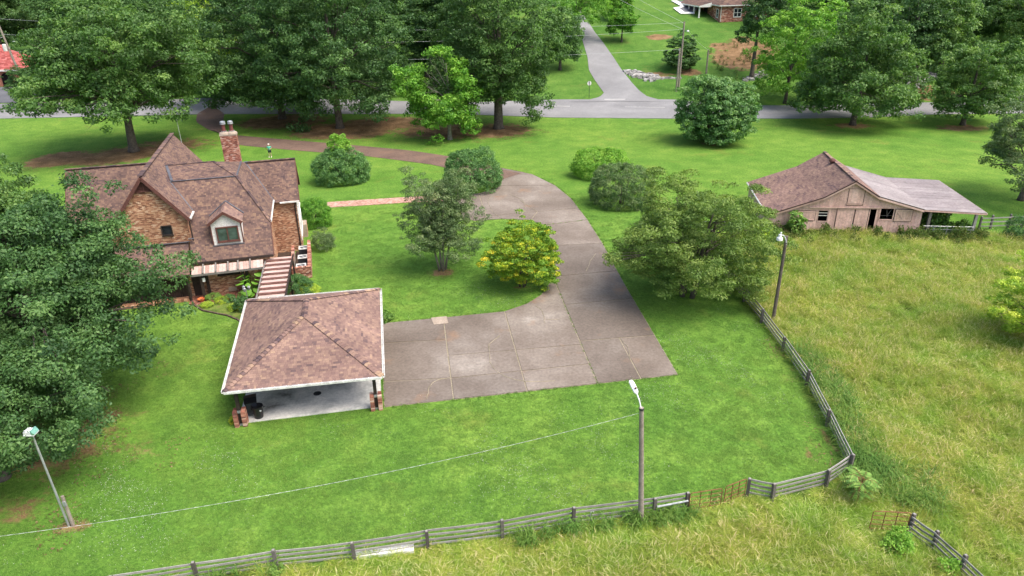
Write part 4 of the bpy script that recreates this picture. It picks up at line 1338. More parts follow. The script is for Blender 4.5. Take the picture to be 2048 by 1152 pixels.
# ------------------------------------------------------------------ barn
barn = thing('barn', 'weathered pink plank barn with half shingle and half metal roof and an open lean-to', 'barn', (BARN_O[0], BARN_O[1], 0), BARN_A)
PR = [(0.0, 2.03), (4.48, 3.71), (7.02, 5.28), (9.29, 3.86), (13.36, 2.72), (18.67, 2.50)]
BD = 10.4
def bz(u_):
    for (a, za), (b, zb) in zip(PR[:-1], PR[1:]):
        if u_ <= b:
            return za + (zb - za) * (u_ - a) / (b - a)
    return PR[-1][1]
mb, s2 = MB(), MB()
for i, (a, b) in enumerate(zip(PR[:3], PR[1:4])):
    a_ = (a[0] - (0.25 if i == 0 else 0), a[1] - (0.09 if i == 0 else 0))
    pts = [(a_[0], -0.05, a_[1]), (b[0], -0.05, b[1]), (b[0], BD, b[1]), (a_[0], BD, a_[1])]
    face_slab(mb, pts, 0.10)
    lay_tiles(s2, pts, 0.24, 0.15, 0.004, 0.008, low=0.016, stag=0.4, wvar=0.4, blot=0.6, lift=0.003, rng=random.Random(60 + i))
ro = mb.obj('roof', M['roof_under'], barn)
s2.obj('shingle', M['shingle_bright'], ro, 'stuff')
mb = MB()
caps_rng = random.Random(3)
for i in range(40):
    y0 = -0.05 + i * BD / 40
    mb.beam((7.02, y0, 5.32), (7.02, y0 + BD / 40 * 1.2, 5.33), 0.30, 0.04, caps_rng.random())
mb.obj('ridge_cap', M['shingle_bright'], ro, 'stuff')
for sec in (3, 4):
    a, b = PR[sec], PR[sec + 1]
    npan = 26
    for i in range(npan):
        y0, y1 = -0.05 + (BD + 0.05) * i / npan, -0.05 + (BD + 0.05) * (i + 1) / npan
        sl = (b[1] - a[1]) / (b[0] - a[0])
        b_ = (b[0] + (0.12 if sec == 3 else 0.0), b[1] + sl * (0.12 if sec == 3 else 0.0))
        lift = 0.03 if sec == 3 else 0.0
        mb = MB()
        t_ = caps_rng.uniform(0.2, 0.75) + (0.2 if sec == 3 else 0)
        mb.slab([(a[0], y0 + 0.018, a[1] + lift), (b_[0], y0 + 0.018, b_[1] + lift), (b_[0], y1 - 0.018, b_[1] + lift), (a[0], y1 - 0.018, a[1] + lift)], (0, 0, -0.02), t_)
        for k in range(1):
            yy = y0 + (k + 0.5) * (y1 - y0)
            mb.slab([(a[0], yy - 0.035, a[1] + lift), (b_[0], yy - 0.035, b_[1] + lift), (b_[0], yy + 0.035, b_[1] + lift), (a[0], yy + 0.035, a[1] + lift)], (0, 0, 0.035), t_)
        mb.obj('roof_sheet', M['metal_roof'], barn)
    mb = MB()
    face_slab(mb, [(a[0], 0.0, a[1] - 0.03), (b[0], 0.0, b[1] - 0.03), (b[0], BD - 0.05, b[1] - 0.03), (a[0], BD - 0.05, a[1] - 0.03)], 0.04)
    mb.obj('roof_deck', M['dark_wood'], barn)
mb = MB()
for i in range(5):
    a, b = PR[i], PR[i + 1]
    if i < 4:
        mb.beam((a[0], 0.0, a[1] - 0.17), (b[0], 0.0, b[1] - 0.17), 0.05, 0.17, caps_rng.random())
    else:
        mb.beam((a[0], 0.0, a[1] - 0.12), (b[0], 0.0, b[1] - 0.12), 0.08, 0.12, 0.2)
mb.beam((18.67, -0.05, 2.43), (18.67, BD, 2.43), 0.06, 0.12, 0.9)
pieces(mb, 'rake_board', M['barn_wood'], barn)
mb = MB(); mb.tube([(-0.3, -0.05, 1.88), (-0.3, BD, 1.88)], [0.07, 0.07], 6); mb.obj('gutter', M['gutter'], barn)
# front planks, cut round the openings
WV = 0.28
OPEN = [(4.35, 5.18, 1.32, 2.32), (8.72, 9.34, -1.0, 2.62), (9.74, 10.98, 1.62, 2.64), (7.44, 7.55, -1, 1.3)]
brng = random.Random(17)
u0 = 0.02
k = 0
while u0 < 13.36:
    w_ = 0.285 if u0 + 0.285 < 13.34 else 13.36 - u0
    u1 = u0 + w_ - 0.014
    if w_ > 0.06:
        bands = [(-0.25, None)]
        segs = []
        cuts = sorted([(c_[2], c_[3]) for c_ in OPEN if c_[0] < (u0 + u1) / 2 < c_[1]])
        lo = -0.25
        for c0, c1 in cuts:
            if c0 > lo:
                segs.append((lo, c0, False))
            lo = c1
        segs.append((lo, None, True))
        tint = brng.uniform(0.2, 0.85)
        vj = brng.uniform(0, 0.012)
        for z0, z1, topd in segs:
            mb = MB()
            za, zb = (bz(u0) - 0.12, bz(u1) - 0.12) if topd else (z1, z1)
            pts = [(u0, WV - vj, z0), (u1, WV - vj, z0), (u1, WV - vj, zb), (u0, WV - vj, za)]
            if topd and u0 < 7.02 < u1:
                pts = [(u0, WV - vj, z0), (u1, WV - vj, z0), (u1, WV - vj, zb), (7.02, WV - vj, 5.14), (u0, WV - vj, za)]
            mb.slab(pts, (0, 0.03, 0), tint)
            mb.obj('plank', M['barn_wood'], barn)
    u0 += 0.285
y0 = WV + 0.05
while y0 < BD - 0.2:
    mb = MB(); mb.box(-0.02 - brng.uniform(0, .012), y0, -0.2, 0.02, y0 + 0.27, 1.98, brng.random()); mb.obj('side_plank', M['barn_wood'], barn)
    y0 += 0.285
mb = MB()
y0 = WV + 0.05
while y0 < BD - 0.2:
    mb.box(13.30, y0, -0.2, 13.34, y0 + 0.27, 2.66, brng.random()); y0 += 0.285
mb.obj('lean_to_wall', M['barn_wood'], barn)
mb = MB()
mb.slab([(0.05, BD - 0.3, -0.2), (13.3, BD - 0.3, -0.2), (13.3, BD - 0.3, 2.6), (9.3, BD - 0.3, 3.7), (7.02, BD - 0.3, 5.1), (4.5, BD - 0.3, 3.55), (0.05, BD - 0.3, 1.9)], (0, 0.03, 0))
mb.obj('back_wall', M['barn_wood'], barn)
mb = MB()
mb.slab([(0.1, 3.0, -0.1), (13.2, 3.0, -0.1), (13.2, 3.0, 2.4), (7.02, 3.0, 4.7), (0.1, 3.0, 1.8)], (0, 0.03, 0))
mb.slab([(13.36, 5.2, -0.1), (16.9, 5.2, -0.1), (16.9, 5.2, 2.5), (13.36, 5.2, 2.6)], (0, 0.03, 0))
mb.obj('interior_dark_sheet', M['interior_dark'], barn)  # near-black sheets added so the inside and the lean-to read dark
mb = MB()
mb.slab([(0.05, 0.36, -0.2), (8.7, 0.36, -0.2), (8.7, 0.36, 4.0), (7.02, 0.36, 5.05), (4.48, 0.36, 3.5), (0.05, 0.36, 1.85)], (0, 0.02, 0)) if False else mb.box(5.3, 0.36, -0.2, 8.7, 0.38, 3.9)
mb.obj('door_dark_sheet', M['interior_dark'], barn)  # near-black sheet behind the doors; the unlit inside painted as colour
def panel(name, u0, u1, z0, z1, mat, v_, nb, frame=True, diag=False, tint=0.5):
    f = MB()
    for i in range(nb):
        a, b = u0 + (u1 - u0) * i / nb, u0 + (u1 - u0) * (i + 1) / nb - 0.012
        f.box(a, v_ - 0.02, z0, b, v_, z1, brng.uniform(0.2, 0.9))
    o = f.obj(name, mat, barn)
    mb_ = MB()
    mb_.box(u0 - 0.05, v_ + 0.001, z0 - 0.05, u1 + 0.05, v_ + 0.012, z1 + 0.05)
    mb_.obj('gap', M['dark_wood'], o)  # dark plate showing round the panel; its shadow gap painted as colour
    g = MB()
    if frame:
        g.box(u0, v_ - 0.045, z1 - 0.12, u1, v_ - 0.021, z1, tint); g.box(u0, v_ - 0.045, z0, u1, v_ - 0.021, z0 + 0.12, tint)
        g.box(u0, v_ - 0.045, z0 + 0.122, u0 + 0.1, v_ - 0.021, z1 - 0.122, tint); g.box(u1 - 0.1, v_ - 0.045, z0 + 0.122, u1, v_ - 0.021, z1 - 0.122, tint)
    if diag:
        g.beam((u0 + 0.1, v_ - 0.035, z1 - 0.15), ((u0 + u1) / 2 + 0.1, v_ - 0.035, z0 + 0.14), 0.022, 0.10, tint, up=(0, 0, 1))
        g.box((u0 + u1) / 2 - 0.02, v_ - 0.047, z0 + 0.122, (u0 + u1) / 2 + 0.06, v_ - 0.0215, z1 - 0.122, tint)
    if g.v:
        g.obj('frame_board', mat, o)
    return o
panel('hatch', 2.15, 4.05, 1.36, 2.26, M['barn_wood'], WV - 0.015, 7)
mb = MB(); mb.box(2.4, WV - 0.03, 1.27, 3.95, WV - 0.014, 1.35); mb.obj('hatch_slot', M['interior_dark'], barn)
panel('loft_door', 6.68, 8.03, 2.90, 4.42, M['barn_wood'], WV - 0.015, 5, frame=False)
mb = MB(); mb.box(6.55, WV - 0.06, 2.92, 8.1, WV - 0.037, 2.97, 0.2); mb.box(6.55, WV - 0.06, 3.04, 8.1, WV - 0.037, 3.09, 0.2); mb.box(6.6, WV - 0.05, 4.43, 8.08, WV - 0.014, 4.49, 0.2); mb.obj('loft_trim', M['barn_pale'], barn)
panel('sliding_door', 5.95, 7.43, -0.2, 2.52, M['barn_wood'], WV - 0.03, 5)
panel('sliding_door', 7.56, 8.70, -0.2, 2.56, M['barn_wood'], WV - 0.03, 4, frame=False)
mb = MB(); mb.beam((3.44, WV - 0.08, 2.60), (9.7, WV - 0.08, 2.72), 0.09, 0.09, 0.7); mb.beam((5.9, WV - 0.10, 2.53), (9.7, WV - 0.10, 2.64), 0.03, 0.05, 0.0); mb.obj('door_rail', M['barn_pale'], barn)
mb = MB(); mb.box(7.46, WV - 0.012, -0.2, 7.53, WV + 0.0, 1.2); mb.obj('gap', M['interior_dark'], barn)
mb = MB(); mb.box(7.44, WV - 0.07, 0.72, 7.52, WV - 0.03, 1.05); mb.obj('latch', M['white_paint'], barn)
panel('shutter', 11.0, 12.45, 1.50, 2.60, M['barn_pale'], WV - 0.05, 6, True, True, 0.9)
w_o = MB(); w_o.box(4.28, WV - 0.05, 1.24, 5.25, WV - 0.014, 1.31, .6); w_o.box(4.28, WV - 0.04, 2.33, 5.25, WV - 0.014, 2.39, .6)
w_o.box(4.28, WV - 0.04, 1.312, 4.345, WV - 0.014, 2.328, .6); w_o.box(5.185, WV - 0.04, 1.312, 5.25, WV - 0.014, 2.328, .6)
wo = w_o.obj('window', M['barn_pale'], barn)
mb = MB()
for z_ in (1.82, 2.08):
    mb.box(4.35, WV - 0.01, z_, 5.18, WV + 0.02, z_ + 0.045)
mb.obj('window_bar', M['white_paint'], wo)
mb = MB()
mb.box(9.64, WV - 0.05, 1.52, 11.0, WV - 0.012, 1.61, .5); mb.box(9.64, WV - 0.05, -0.2, 9.73, WV - 0.012, 2.6, .6); mb.box(9.36, WV - 0.05, -0.2, 9.45, WV - 0.012, 2.6, .6)
mb.obj('opening_trim', M['barn_wood'], barn)
mb = MB(); mb.beam((10.5, WV + 0.3, 1.7), (10.35, WV + 0.3, 2.5), 0.03, 0.03, 0.5); mb.beam((10.5, WV + 0.3, 1.9), (10.75, WV + 0.3, 2.45), 0.03, 0.03, 0.5); mb.beam((9.8, WV + 0.3, 1.85), (10.9, WV + 0.3, 1.9), 0.025, 0.025, 0.5); mb.obj('stored_rake', M['old_wood'], barn)
for u_, v_ in ((17.9, 0.15), (14.0, 0.2), (17.9, 5.2), (17.9, 10.0), (14.2, 10.0)):
    mb = MB(); mb.beam((u_, v_, -0.2), (u_, v_, bz(u_) - 0.06), 0.22, 0.22, 0.9 if u_ > 17 else 0.3, up=(0, 1, 0)); mb.obj('post', M['old_wood'], barn)
for v_ in (0.6, 2.5, 4.5, 6.5, 8.5, 10.1):
    mb = MB(); mb.beam((13.4, v_, 2.58), (18.6, v_, 2.36), 0.06, 0.14, 0.2); mb.obj('rafter', M['old_wood'], barn)
t = MB()
t.lathe([(0.16, 0), (0.16, 0.22), (0.21, 0.24)], 12, (6.75, 6.6, 4.98)); t.lathe([(0.27, 0.27), (0.31, 0.34), (0.29, 0.47), (0.18, 0.58), (0.04, 0.63)], 12, (6.75, 6.6, 4.98))
t.obj('roof_vent', M['rust'] if False else M['brown_trim'], barn)

# ------------------------------------------------------------------ fences
def fence(name, label, pts, heights, closed=False, post_h=1.08, side=-1, tint=0.55, sink=None, start_post=True, cat='fence'):
    f = thing(name, label, cat, (pts[0][0], pts[0][1], 0))
    rng = random.Random(int(abs(pts[0][0] * 31 + pts[0][1] * 17)))
    P = [(x - pts[0][0], y - pts[0][1]) for x, y in pts]
    lean = [(rng.uniform(-.03, .03), rng.uniform(-.03, .03)) for _ in P]
    for i, (x, y) in enumerate(P):
        if i == 0 and not start_post:
            continue
        mb = MB()
        h_ = post_h * rng.uniform(0.97, 1.06)
        j = min(i, len(P) - 2)
        ang_ = math.atan2(P[j + 1][1] - P[j][1], P[j + 1][0] - P[j][0])
        q = (math.cos(ang_), math.sin(ang_), 0)
        mb.beam((x, y, -0.1), (x + lean[i][0], y + lean[i][1], h_), 0.15, 0.15, rng.uniform(0.0, 0.3), up=q)
        mb.beam((x + lean[i][0], y + lean[i][1], h_ + 0.002), (x + lean[i][0] * 1.02, y + lean[i][1] * 1.02, h_ + 0.03), 0.10, 0.10, 0.8, up=q)
        mb.obj('post', M['old_wood'], f)
    for i in range(len(P) - 1):
        (x0, y0), (x1, y1) = P[i], P[i + 1]
        L = math.hypot(x1 - x0, y1 - y0)
        nx_, ny_ = -(y1 - y0) / L * side, (x1 - x0) / L * side
        for hh in heights:
            mb = MB()
            a = Vector((x0 + nx_ * 0.10, y0 + ny_ * 0.10, hh + rng.uniform(-.03, .03)))
            b = Vector((x1 + nx_ * 0.10, y1 + ny_ * 0.10, hh + rng.uniform(-.03, .03)))
            mid_ = a.lerp(b, 0.5) + Vector((0, 0, rng.uniform(-.04, .01)))
            tt = rng.uniform(0.6, 1.0)
            d = (b - a).normalized() * 0.02
            mb.beam(a + d * 0.3, mid_, 0.032, 0.105, tt)
            mb.beam(mid_, b - d * 0.3, 0.032, 0.105, tt)
            mb.obj('rail', M['old_wood'], f)
    return f
RH = (0.18, 0.44, 0.70, 0.96)
fence('board_fence', 'long grey four board fence sloping down the right side of the lawn beside the meadow', SIDE_FENCE, RH, side=-1)
fence('board_fence', 'grey four board fence along the near edge of the lawn by the white trough', LOW_FENCE, RH, side=1)
fence('board_fence', 'short run of grey board fence between the red gates and the corner post', LOW_FENCE_B, RH, side=1)
fence('board_fence', 'grey board fence running out of the near right corner of the meadow', CORNER_FENCE, RH, side=-1)
BF = [(43.97, 62.49), (45.1, 62.57), (46.86, 62.74), (48.22, 62.8), (50.32, 62.96)]
fence('board_fence', 'short grey board fence leading away from the lean-to of the barn', BF, (0.35, 0.75, 1.12), post_h=1.3, side=-1)
# wire fence along the lean-to
wf = thing('wire_fence', 'thin wire fence on metal posts across the open lean-to of the barn', 'fence', (BARN_O[0], BARN_O[1], 0), BARN_A)
for u_ in (14.4, 15.55, 16.8):
    mb = MB(); mb.tube([(u_, -0.15, -.1), (u_ + 0.03, -0.15, 1.25)], [0.03, 0.03], 6); mb.obj('post', M['grey_metal'], wf)
mb = MB(); mb.tube([(13.5, -0.15, 1.22), (17.8, -0.15, 1.22)], [0.022, 0.022], 5); mb.obj('top_rail', M['grey_metal'], wf)
mb = MB(); mb.beam((14.4, -0.17, 0.90), (17.9, -0.17, 0.94), 0.03, 0.045); mb.obj('rail', M['grey_metal'], wf)
mb = MB()
for i in range(22):
    mb.tube([(13.6 + i * 0.19, -0.15, 0.0), (13.6 + i * 0.19, -0.15, 1.2)], [0.005] * 2, 3, cap=False)
for i in range(6):
    mb.tube([(13.5, -0.155, 0.1 + i * 0.2), (17.8, -0.155, 0.1 + i * 0.2)], [0.005] * 2, 3, cap=False)
mb.obj('wire_mesh', M['grey_metal'], wf, 'stuff')
wf2 = thing('wire_fence', 'low wire fence with a wooden post at the left corner of the barn', 'fence', (BARN_O[0], BARN_O[1], 0), BARN_A)
mb = MB(); mb.beam((-0.25, -0.05, -.1), (-0.2, -0.05, 1.35), 0.16, 0.16, 0.25, up=(0, 1, 0)); mb.obj('post', M['old_wood'], wf2)
mb = MB(); mb.tube([(-6.0, 0.3, 1.0), (-0.3, -0.05, 1.05)], [0.02, 0.02], 5); mb.obj('top_wire', M['grey_metal'], wf2)

def tube_gate(name, label, a, b, h=1.0, bars=4, base=0.18, group=None):
    g = thing(name, label, 'gate', (a[0], a[1], 0), math.atan2(b[1] - a[1], b[0] - a[0]), group)
    L = math.dist(a, b)
    mb = MB()
    r_ = 0.12
    arc = [(r_ - r_ * math.cos(x), 0, base + h - r_ + r_ * math.sin(x)) for x in (0, math.pi / 6, math.pi / 3, math.pi / 2)]
    arc2 = [(L - p_[0], 0, p_[2]) for p_ in reversed(arc)]
    mb.tube([(0, 0, base)] + arc + arc2 + [(L, 0, base)], [0.021] * 10, 6)
    mb.tube([(0, 0, base), (L, 0, base)], [0.018] * 2, 6)
    mb.obj('gate_frame', M['rust'], g)
    for i in range(1, bars):
        z_ = base + h * i / bars
        mb = MB(); mb.tube([(0, 0, z_), (L, 0, z_)], [0.015] * 2, 6); mb.obj('bar', M['rust'], g)
    for x in (L * 0.33, L * 0.66):
        mb = MB(); mb.beam((x, 0.0, base), (x, 0.0, base + h), 0.012, 0.05, up=(0, 1, 0)); mb.obj('stay', M['rust'], g)
    return g
tube_gate('tube_gate', 'wider rusty orange tube gate beside the fence post nearest the tall lamp pole', (8.16, 25.96), (9.74, 26.25), 0.95)
tube_gate('tube_gate', 'narrow rusty orange tube gate next to the short run of board fence', (9.94, 26.38), (11.09, 26.91), 0.95)
tube_gate('tube_gate', 'rusty orange tube gate standing open in the tall meadow grass', (16.04, 24.52), (17.64, 24.36), 1.0)
t = thing('pipe_rail', 'pale metal pipe rail between the last two fence posts by the lamp pole', 'pipe', (*(6.52, 25.77), 0), 0)
p0, p1 = (6.52, 25.77), (8.08, 26.09)
mb = MB(); mb.tube([(0.05, -0.15, 0.66), (p1[0] - p0[0], p1[1] - p0[1] - 0.15, 0.70)], [0.05, 0.05], 8); mb.obj('pipe', M['grey_metal'], t)
t = thing('post_cap', 'white insulator hook on a stake behind the near fence', 'hook', (*(3.43, 25.36), 0))
mb = MB(); mb.tube([(0, 0, 0), (0, 0, 0.55), (0.03, 0, 0.68), (0.10, 0, 0.72), (0.16, 0, 0.66)], [0.022] * 5, 6); mb.obj('hook', M['grey_metal'], t)
# white trough behind the fence
a, b = (-7.15, 23.58), (-4.61, 23.87)
t = thing('trough', 'long low white trough lying in the grass behind the near fence', 'trough', (a[0], a[1], 0), math.atan2(b[1] - a[1], b[0] - a[0]))
L = math.dist(a, b)
mb = MB(); mb.box(0, -0.2, 0, L, -0.165, 0.2); mb.box(0, 0.165, 0, L, 0.2, 0.2); mb.box(0, -0.163, 0, 0.035, 0.163, 0.19); mb.box(L - 0.035, -0.163, 0, L, 0.163, 0.19); mb.box(0.036, -0.163, 0, L - 0.036, 0.163, 0.16); mb.obj('basin', M['white_stone'], t)
mb = MB(); mb.box(L * 0.4, -0.163, 0.15, L * 0.4 + 0.08, 0.163, 0.185); mb.obj('divider', M['white_stone'], t)

# ------------------------------------------------------------------ lamp poles
def lamp_pole(label, base, h, r0, r1, mat, lean=(0, 0)):
    t = thing('lamp_pole', label, 'lamp pole', (base[0], base[1], 0))
    mb = MB(); mb.tube([(0, 0, -0.1), (lean[0] * .5, lean[1] * .5, h / 2), (lean[0], lean[1], h)], [r0, (r0 + r1) / 2, r1], 12); mb.obj('pole', mat, t, smooth=False)
    return t
B0 = (5.81, 25.36)
H0 = 7.22
H0 = 6.4
t = lamp_pole('tall weathered grey pole with a flat white lamp head standing in the near fence', B0, H0, 0.135, 0.095, M['pole_wood'], (-0.36, 0.0))
mb = MB(); mb.lathe([(0.11, 0), (0.115, 0.09)], 12, (-0.36, 0, H0 - 0.1)); mb.obj('band', M['dark_metal'], t)
tp = Vector((-0.38, 0.02, H0 - 0.02))
mb = MB(); mb.tube([tp, tp + Vector((-0.06, 0.16, 0.28)), tp + Vector((-0.14, 0.36, 0.48))], [0.03] * 3, 8); mb.obj('arm', M['lamp_white'], t)
hd = tp + Vector((-0.14, 0.36, 0.48))
dv = Vector((-0.20, 0.62, 0.30)).normalized(); sv = Vector((0.95, 0.30, 0)).normalized(); uv_ = sv.cross(dv)
mb = MB()
prof = [(0.0, 0.06, 0.05), (0.10, 0.11, 0.08), (0.40, 0.125, 0.09), (0.62, 0.115, 0.08), (0.70, 0.08, 0.05)]
vs, fs = [], []
for s_, w_, h_ in prof:
    for a_ in range(8):
        an = 2 * math.pi * a_ / 8 + math.pi / 8
        vs.append(hd + dv * s_ + sv * (w_ * math.cos(an)) + uv_ * (h_ * math.sin(an)))
for i in range(len(prof) - 1):
    for a_ in range(8):
        b_ = (a_ + 1) % 8
        fs.append((i * 8 + a_, i * 8 + b_, (i + 1) * 8 + b_, (i + 1) * 8 + a_))
fs.append(tuple(reversed(range(8)))); fs.append(tuple(range(len(prof) * 8 - 8, len(prof) * 8)))
mb.add(vs, fs); mb.obj('lamp_head', M['lamp_white'], t)
mb = MB(); mb.lathe([(0.05, 0), (0.05, 0.05), (0.03, 0.06)], 8, tuple(hd + dv * 0.2 + uv_ * (0.10 if uv_.z > 0 else -0.10))); mb.obj('photocell', M['brown_trim'], t)
cable_a = Vector((B0[0], B0[1], 0)) + Vector((-0.45, 0.0, H0 - 0.28))

B1 = (18.51, 44.64)
t = lamp_pole('dark leaning wooden pole with a white gooseneck lamp on the meadow side of the fence', B1, 6.65, 0.13, 0.10, M['pole_dark'], (0.05, 0.0))
tp = Vector((0.05, 0, 6.5))
mb = MB(); mb.tube([tp + Vector((0.0, -0.08, -0.3)), tp + Vector((-0.1, -0.1, 0.05)), tp + Vector((-0.26, -0.1, 0.24)), tp + Vector((-0.42, -0.1, 0.28))], [0.03] * 4, 8); mb.obj('arm', M['lamp_white'], t)
mb = MB(); mb.lathe([(0.04, 0.28), (0.10, 0.26), (0.12, 0.10), (0.20, 0.02), (0.22, -0.14), (0.15, -0.17)], 12, tuple(tp + Vector((-0.5, -0.1, 0.06)))); mb.obj('lamp_head', M['lamp_white'], t)
mb = MB(); mb.lathe([(0.05, 0.28), (0.05, 0.40), (0.03, 0.42)], 8, tuple(tp + Vector((-0.46, -0.1, 0.06)))); mb.obj('photocell', M['lamp_white'], t)
mb = MB(); mb.lathe([(0.103, 0), (0.103, 0.05)], 12, (0.05, 0, 6.05)); mb.obj('band', M['grey_metal'], t)

B2 = (-21.14, 25.82)
t = lamp_pole('thin grey metal pole with a white box floodlight beside the big dark oaks', B2, 5.35, 0.055, 0.045, M['grey_metal'], (-0.15, 0.0))
mb = MB(); mb.tube([(0.16, 0.05, -0.1), (0.15, 0.05, 1.75)], [0.085, 0.075], 8); mb.obj('stub_post', M['pole_wood'], t)
mb = MB(); mb.box(0.12, -0.07, 1.25, 0.26, 0.0, 1.5); mb.obj('meter_box', M['grey_metal'], t)
q = Vector((-0.15, 0, 5.35))
mb = MB(); mb.box(q.x - 0.24, q.y - 0.22, q.z - 0.02, q.x + 0.22, q.y + 0.20, q.z + 0.04); mb.box(q.x - 0.22, q.y - 0.20, q.z + 0.042, q.x + 0.10, q.y + 0.18, q.z + 0.17); mb.obj('lamp_head', M['lamp_white'], t)
mb = MB(); mb.slab([(q.x + 0.102, q.y - 0.2, q.z + 0.042), (q.x + 0.24, q.y - 0.2, q.z + 0.042), (q.x + 0.14, q.y - 0.2, q.z + 0.24), (q.x + 0.102, q.y - 0.2, q.z + 0.24)], (0, 0.38, 0)); mb.obj('lamp_glass', M['teal_glass'], t)
for dx, dy in ((-0.17, -0.12), (-0.05, 0.10), (0.03, -0.13)):
    mb = MB(); mb.lathe([(0.035, 0), (0.035, 0.05)], 8, (q.x + dx, q.y + dy, q.z + 0.172)); mb.obj('knob', M['lamp_white'], t)

def cable(name, label, a, b, sag, r_=0.012, mat='wire', twist=False, k=40, group=None):
    a, b = Vector(a), Vector(b)
    mb = MB()
    pts = []
    for i in range(k + 1):
        s_ = i / k
        p_ = a.lerp(b, s_)
        p_.z -= sag * 4 * s_ * (1 - s_)
        pts.append(p_)
    if twist:
        for i in range(k):
            mb.tube([pts[i], pts[i + 1]], [r_, r_], 5, 0.9 if i % 2 else 0.5, cap=False)
    else:
        mb.tube(pts, [r_] * (k + 1), 4, 0.8)
    o = mb.obj(name, M[mat])
    tag(o, label, 'cable', group)
    return o
cb = (*(-29.5, 24.53), 4.2)
cable('power_cable', 'twisted grey and white cable sagging across the lawn from the tall lamp pole', cable_a, (-22.5, 19.2, 5.2), 0.7, 0.0065, twist=True, k=150)

# ------------------------------------------------------------------ utility poles and wires by the road
U0 = (30.84, 132.1)
t = thing('utility_pole', 'tall brown utility pole by the road junction with a small street light', 'utility pole', (U0[0], U0[1], 0))
mb = MB(); mb.tube([(0.25, 0.5, -0.2), (0.3, 0.5, 6.5), (0.35, 0.5, 13.2)], [0.19, 0.16, 0.13], 10); mb.obj('pole', M['pole_wood'], t)
mb = MB(); mb.beam((0.35, 0.5, 11.6), (0.9, 0.1, 11.7), 0.05, 0.05); mb.obj('arm', M['grey_metal'], t)
mb = MB(); mb.lathe([(0.06, 0.12), (0.2, 0.06), (0.24, -0.1), (0.2, -0.13)], 10, (1.0, 0.05, 11.65)); mb.obj('street_light', M['lamp_white'], t)
for z_ in (12.9, 11.9):
    mb = MB(); mb.lathe([(0.06, 0), (0.06, 0.12), (0.03, 0.14)], 8, (0.12, 0.5, z_)); mb.obj('insulator', M['grey_metal'], t)
t = thing('utility_pole', 'shorter pale grey pole leaning against the tall brown utility pole', 'utility pole', (U0[0] - 0.3, U0[1] - 0.2, 0))
mb = MB(); mb.tube([(0, 0, -0.2), (0.03, 0, 4.5), (0.06, 0, 8.8)], [0.18, 0.16, 0.14], 10); mb.obj('pole', M['grey_metal'] if False else M['pole_wood'], t)
mb = MB(); mb.box(-0.14, -0.16, 8.4, 0.02, 0.0, 8.7); mb.obj('bracket', M['grey_metal'], t)
SP = (38.15, 140.99, 2.73)
t = thing('stub_pole', 'short grey pole behind the round tree near the road', 'utility pole', SP)
mb = MB(); mb.tube([(0, 0, -0.3), (0.02, 0, 4.6)], [0.17, 0.15], 10); mb.obj('pole', M['pole_wood'], t)
mb = MB(); mb.lathe([(0.05, 0), (0.05, 0.08)], 8, (0.02, -0.05, 4.62)); mb.obj('insulator', M['grey_metal'], t)
UL = (-91.51, 139.64, 0.68)
t = thing('utility_pole', 'leaning grey utility pole with a transformer and curved lamp arm near the red roofed house', 'utility pole', UL)
mb = MB(); mb.tube([(0, 0, -0.2), (-1.3, 0, 8.0), (-2.2, 0, 15.0)], [0.24, 0.20, 0.17], 10); mb.obj('pole', M['pole_wood'], t)
mb = MB(); mb.lathe([(0.02, 0), (0.34, 0.02), (0.36, 0.12), (0.36, 1.15), (0.30, 1.25), (0.05, 1.3)], 12, (-2.0, -0.2, 9.0)); mb.obj('transformer', M['gutter'], t)
mb = MB(); mb.tube([(-1.4, 0, 9.2), (-1.0, 0, 10.2), (-0.4, 0, 10.7), (0.2, 0, 10.7)], [0.05] * 4, 6); mb.obj('lamp_arm', M['lamp_white'], t)
mb = MB(); mb.lathe([(0.05, 0.1), (0.28, 0.02), (0.26, -0.12)], 10, (0.45, 0, 10.68)); mb.obj('lamp_head', M['lamp_white'], t)
mb = MB(); mb.beam((-2.8, 0, 14.6), (-1.5, 0, 14.6), 0.1, 0.1); mb.obj('cross_arm', M['pole_wood'], t)
top_c = Vector((U0[0] + 0.2, U0[1] + 0.5, 0))
top_l = Vector(UL) + Vector((-2.1, 0, 0))
G_ = 'overhead wires along the road'
cable('wire', 'uppermost overhead wire running left from the top of the tall utility pole', top_c + Vector((0, 0, 13.0)), top_l + Vector((0, 0, 14.7)), 1.6, 0.016, group=G_)
cable('wire', 'middle overhead wire running left from the tall utility pole', top_c + Vector((0, 0, 11.9)), top_l + Vector((0, 0, 12.0)), 1.9, 0.016, group=G_)
cable('wire', 'lowest overhead wire running left from the shorter grey pole', Vector((U0[0] - 0.3, U0[1] - 0.2, 8.6)), top_l + Vector((0.8, 0, 9.0)), 1.7, 0.016, group=G_)
cable('wire', 'upper wire climbing the hill over the lawn from the tall utility pole', top_c + Vector((0, 0, 13.0)), (8.0, 200.0, 30.0), 1.2, 0.016, group=G_)
cable('wire', 'lower wire climbing the hill over the lawn from the tall utility pole', top_c + Vector((0, 0, 11.9)), (6.0, 190.0, 27.0), 1.2, 0.016, group=G_)
cable('wire', 'slanting wire from the street light down to the short grey pole', top_c + Vector((0.8, -0.4, 11.7)), Vector(SP) + Vector((0, 0, 4.6)), 0.3, 0.018, group=G_)
cable('wire', 'wires leaving the leaning utility pole towards the left', top_l + Vector((0, 0, 14.0)), top_l + Vector((-40, -25, 10.0)), 1.0, 0.03, group=G_)
cable('wire', 'lower cable leaving the leaning utility pole towards the left', top_l + Vector((0.3, 0, 11.5)), top_l + Vector((-40, -25, 7.0)), 1.0, 0.03, group=G_)

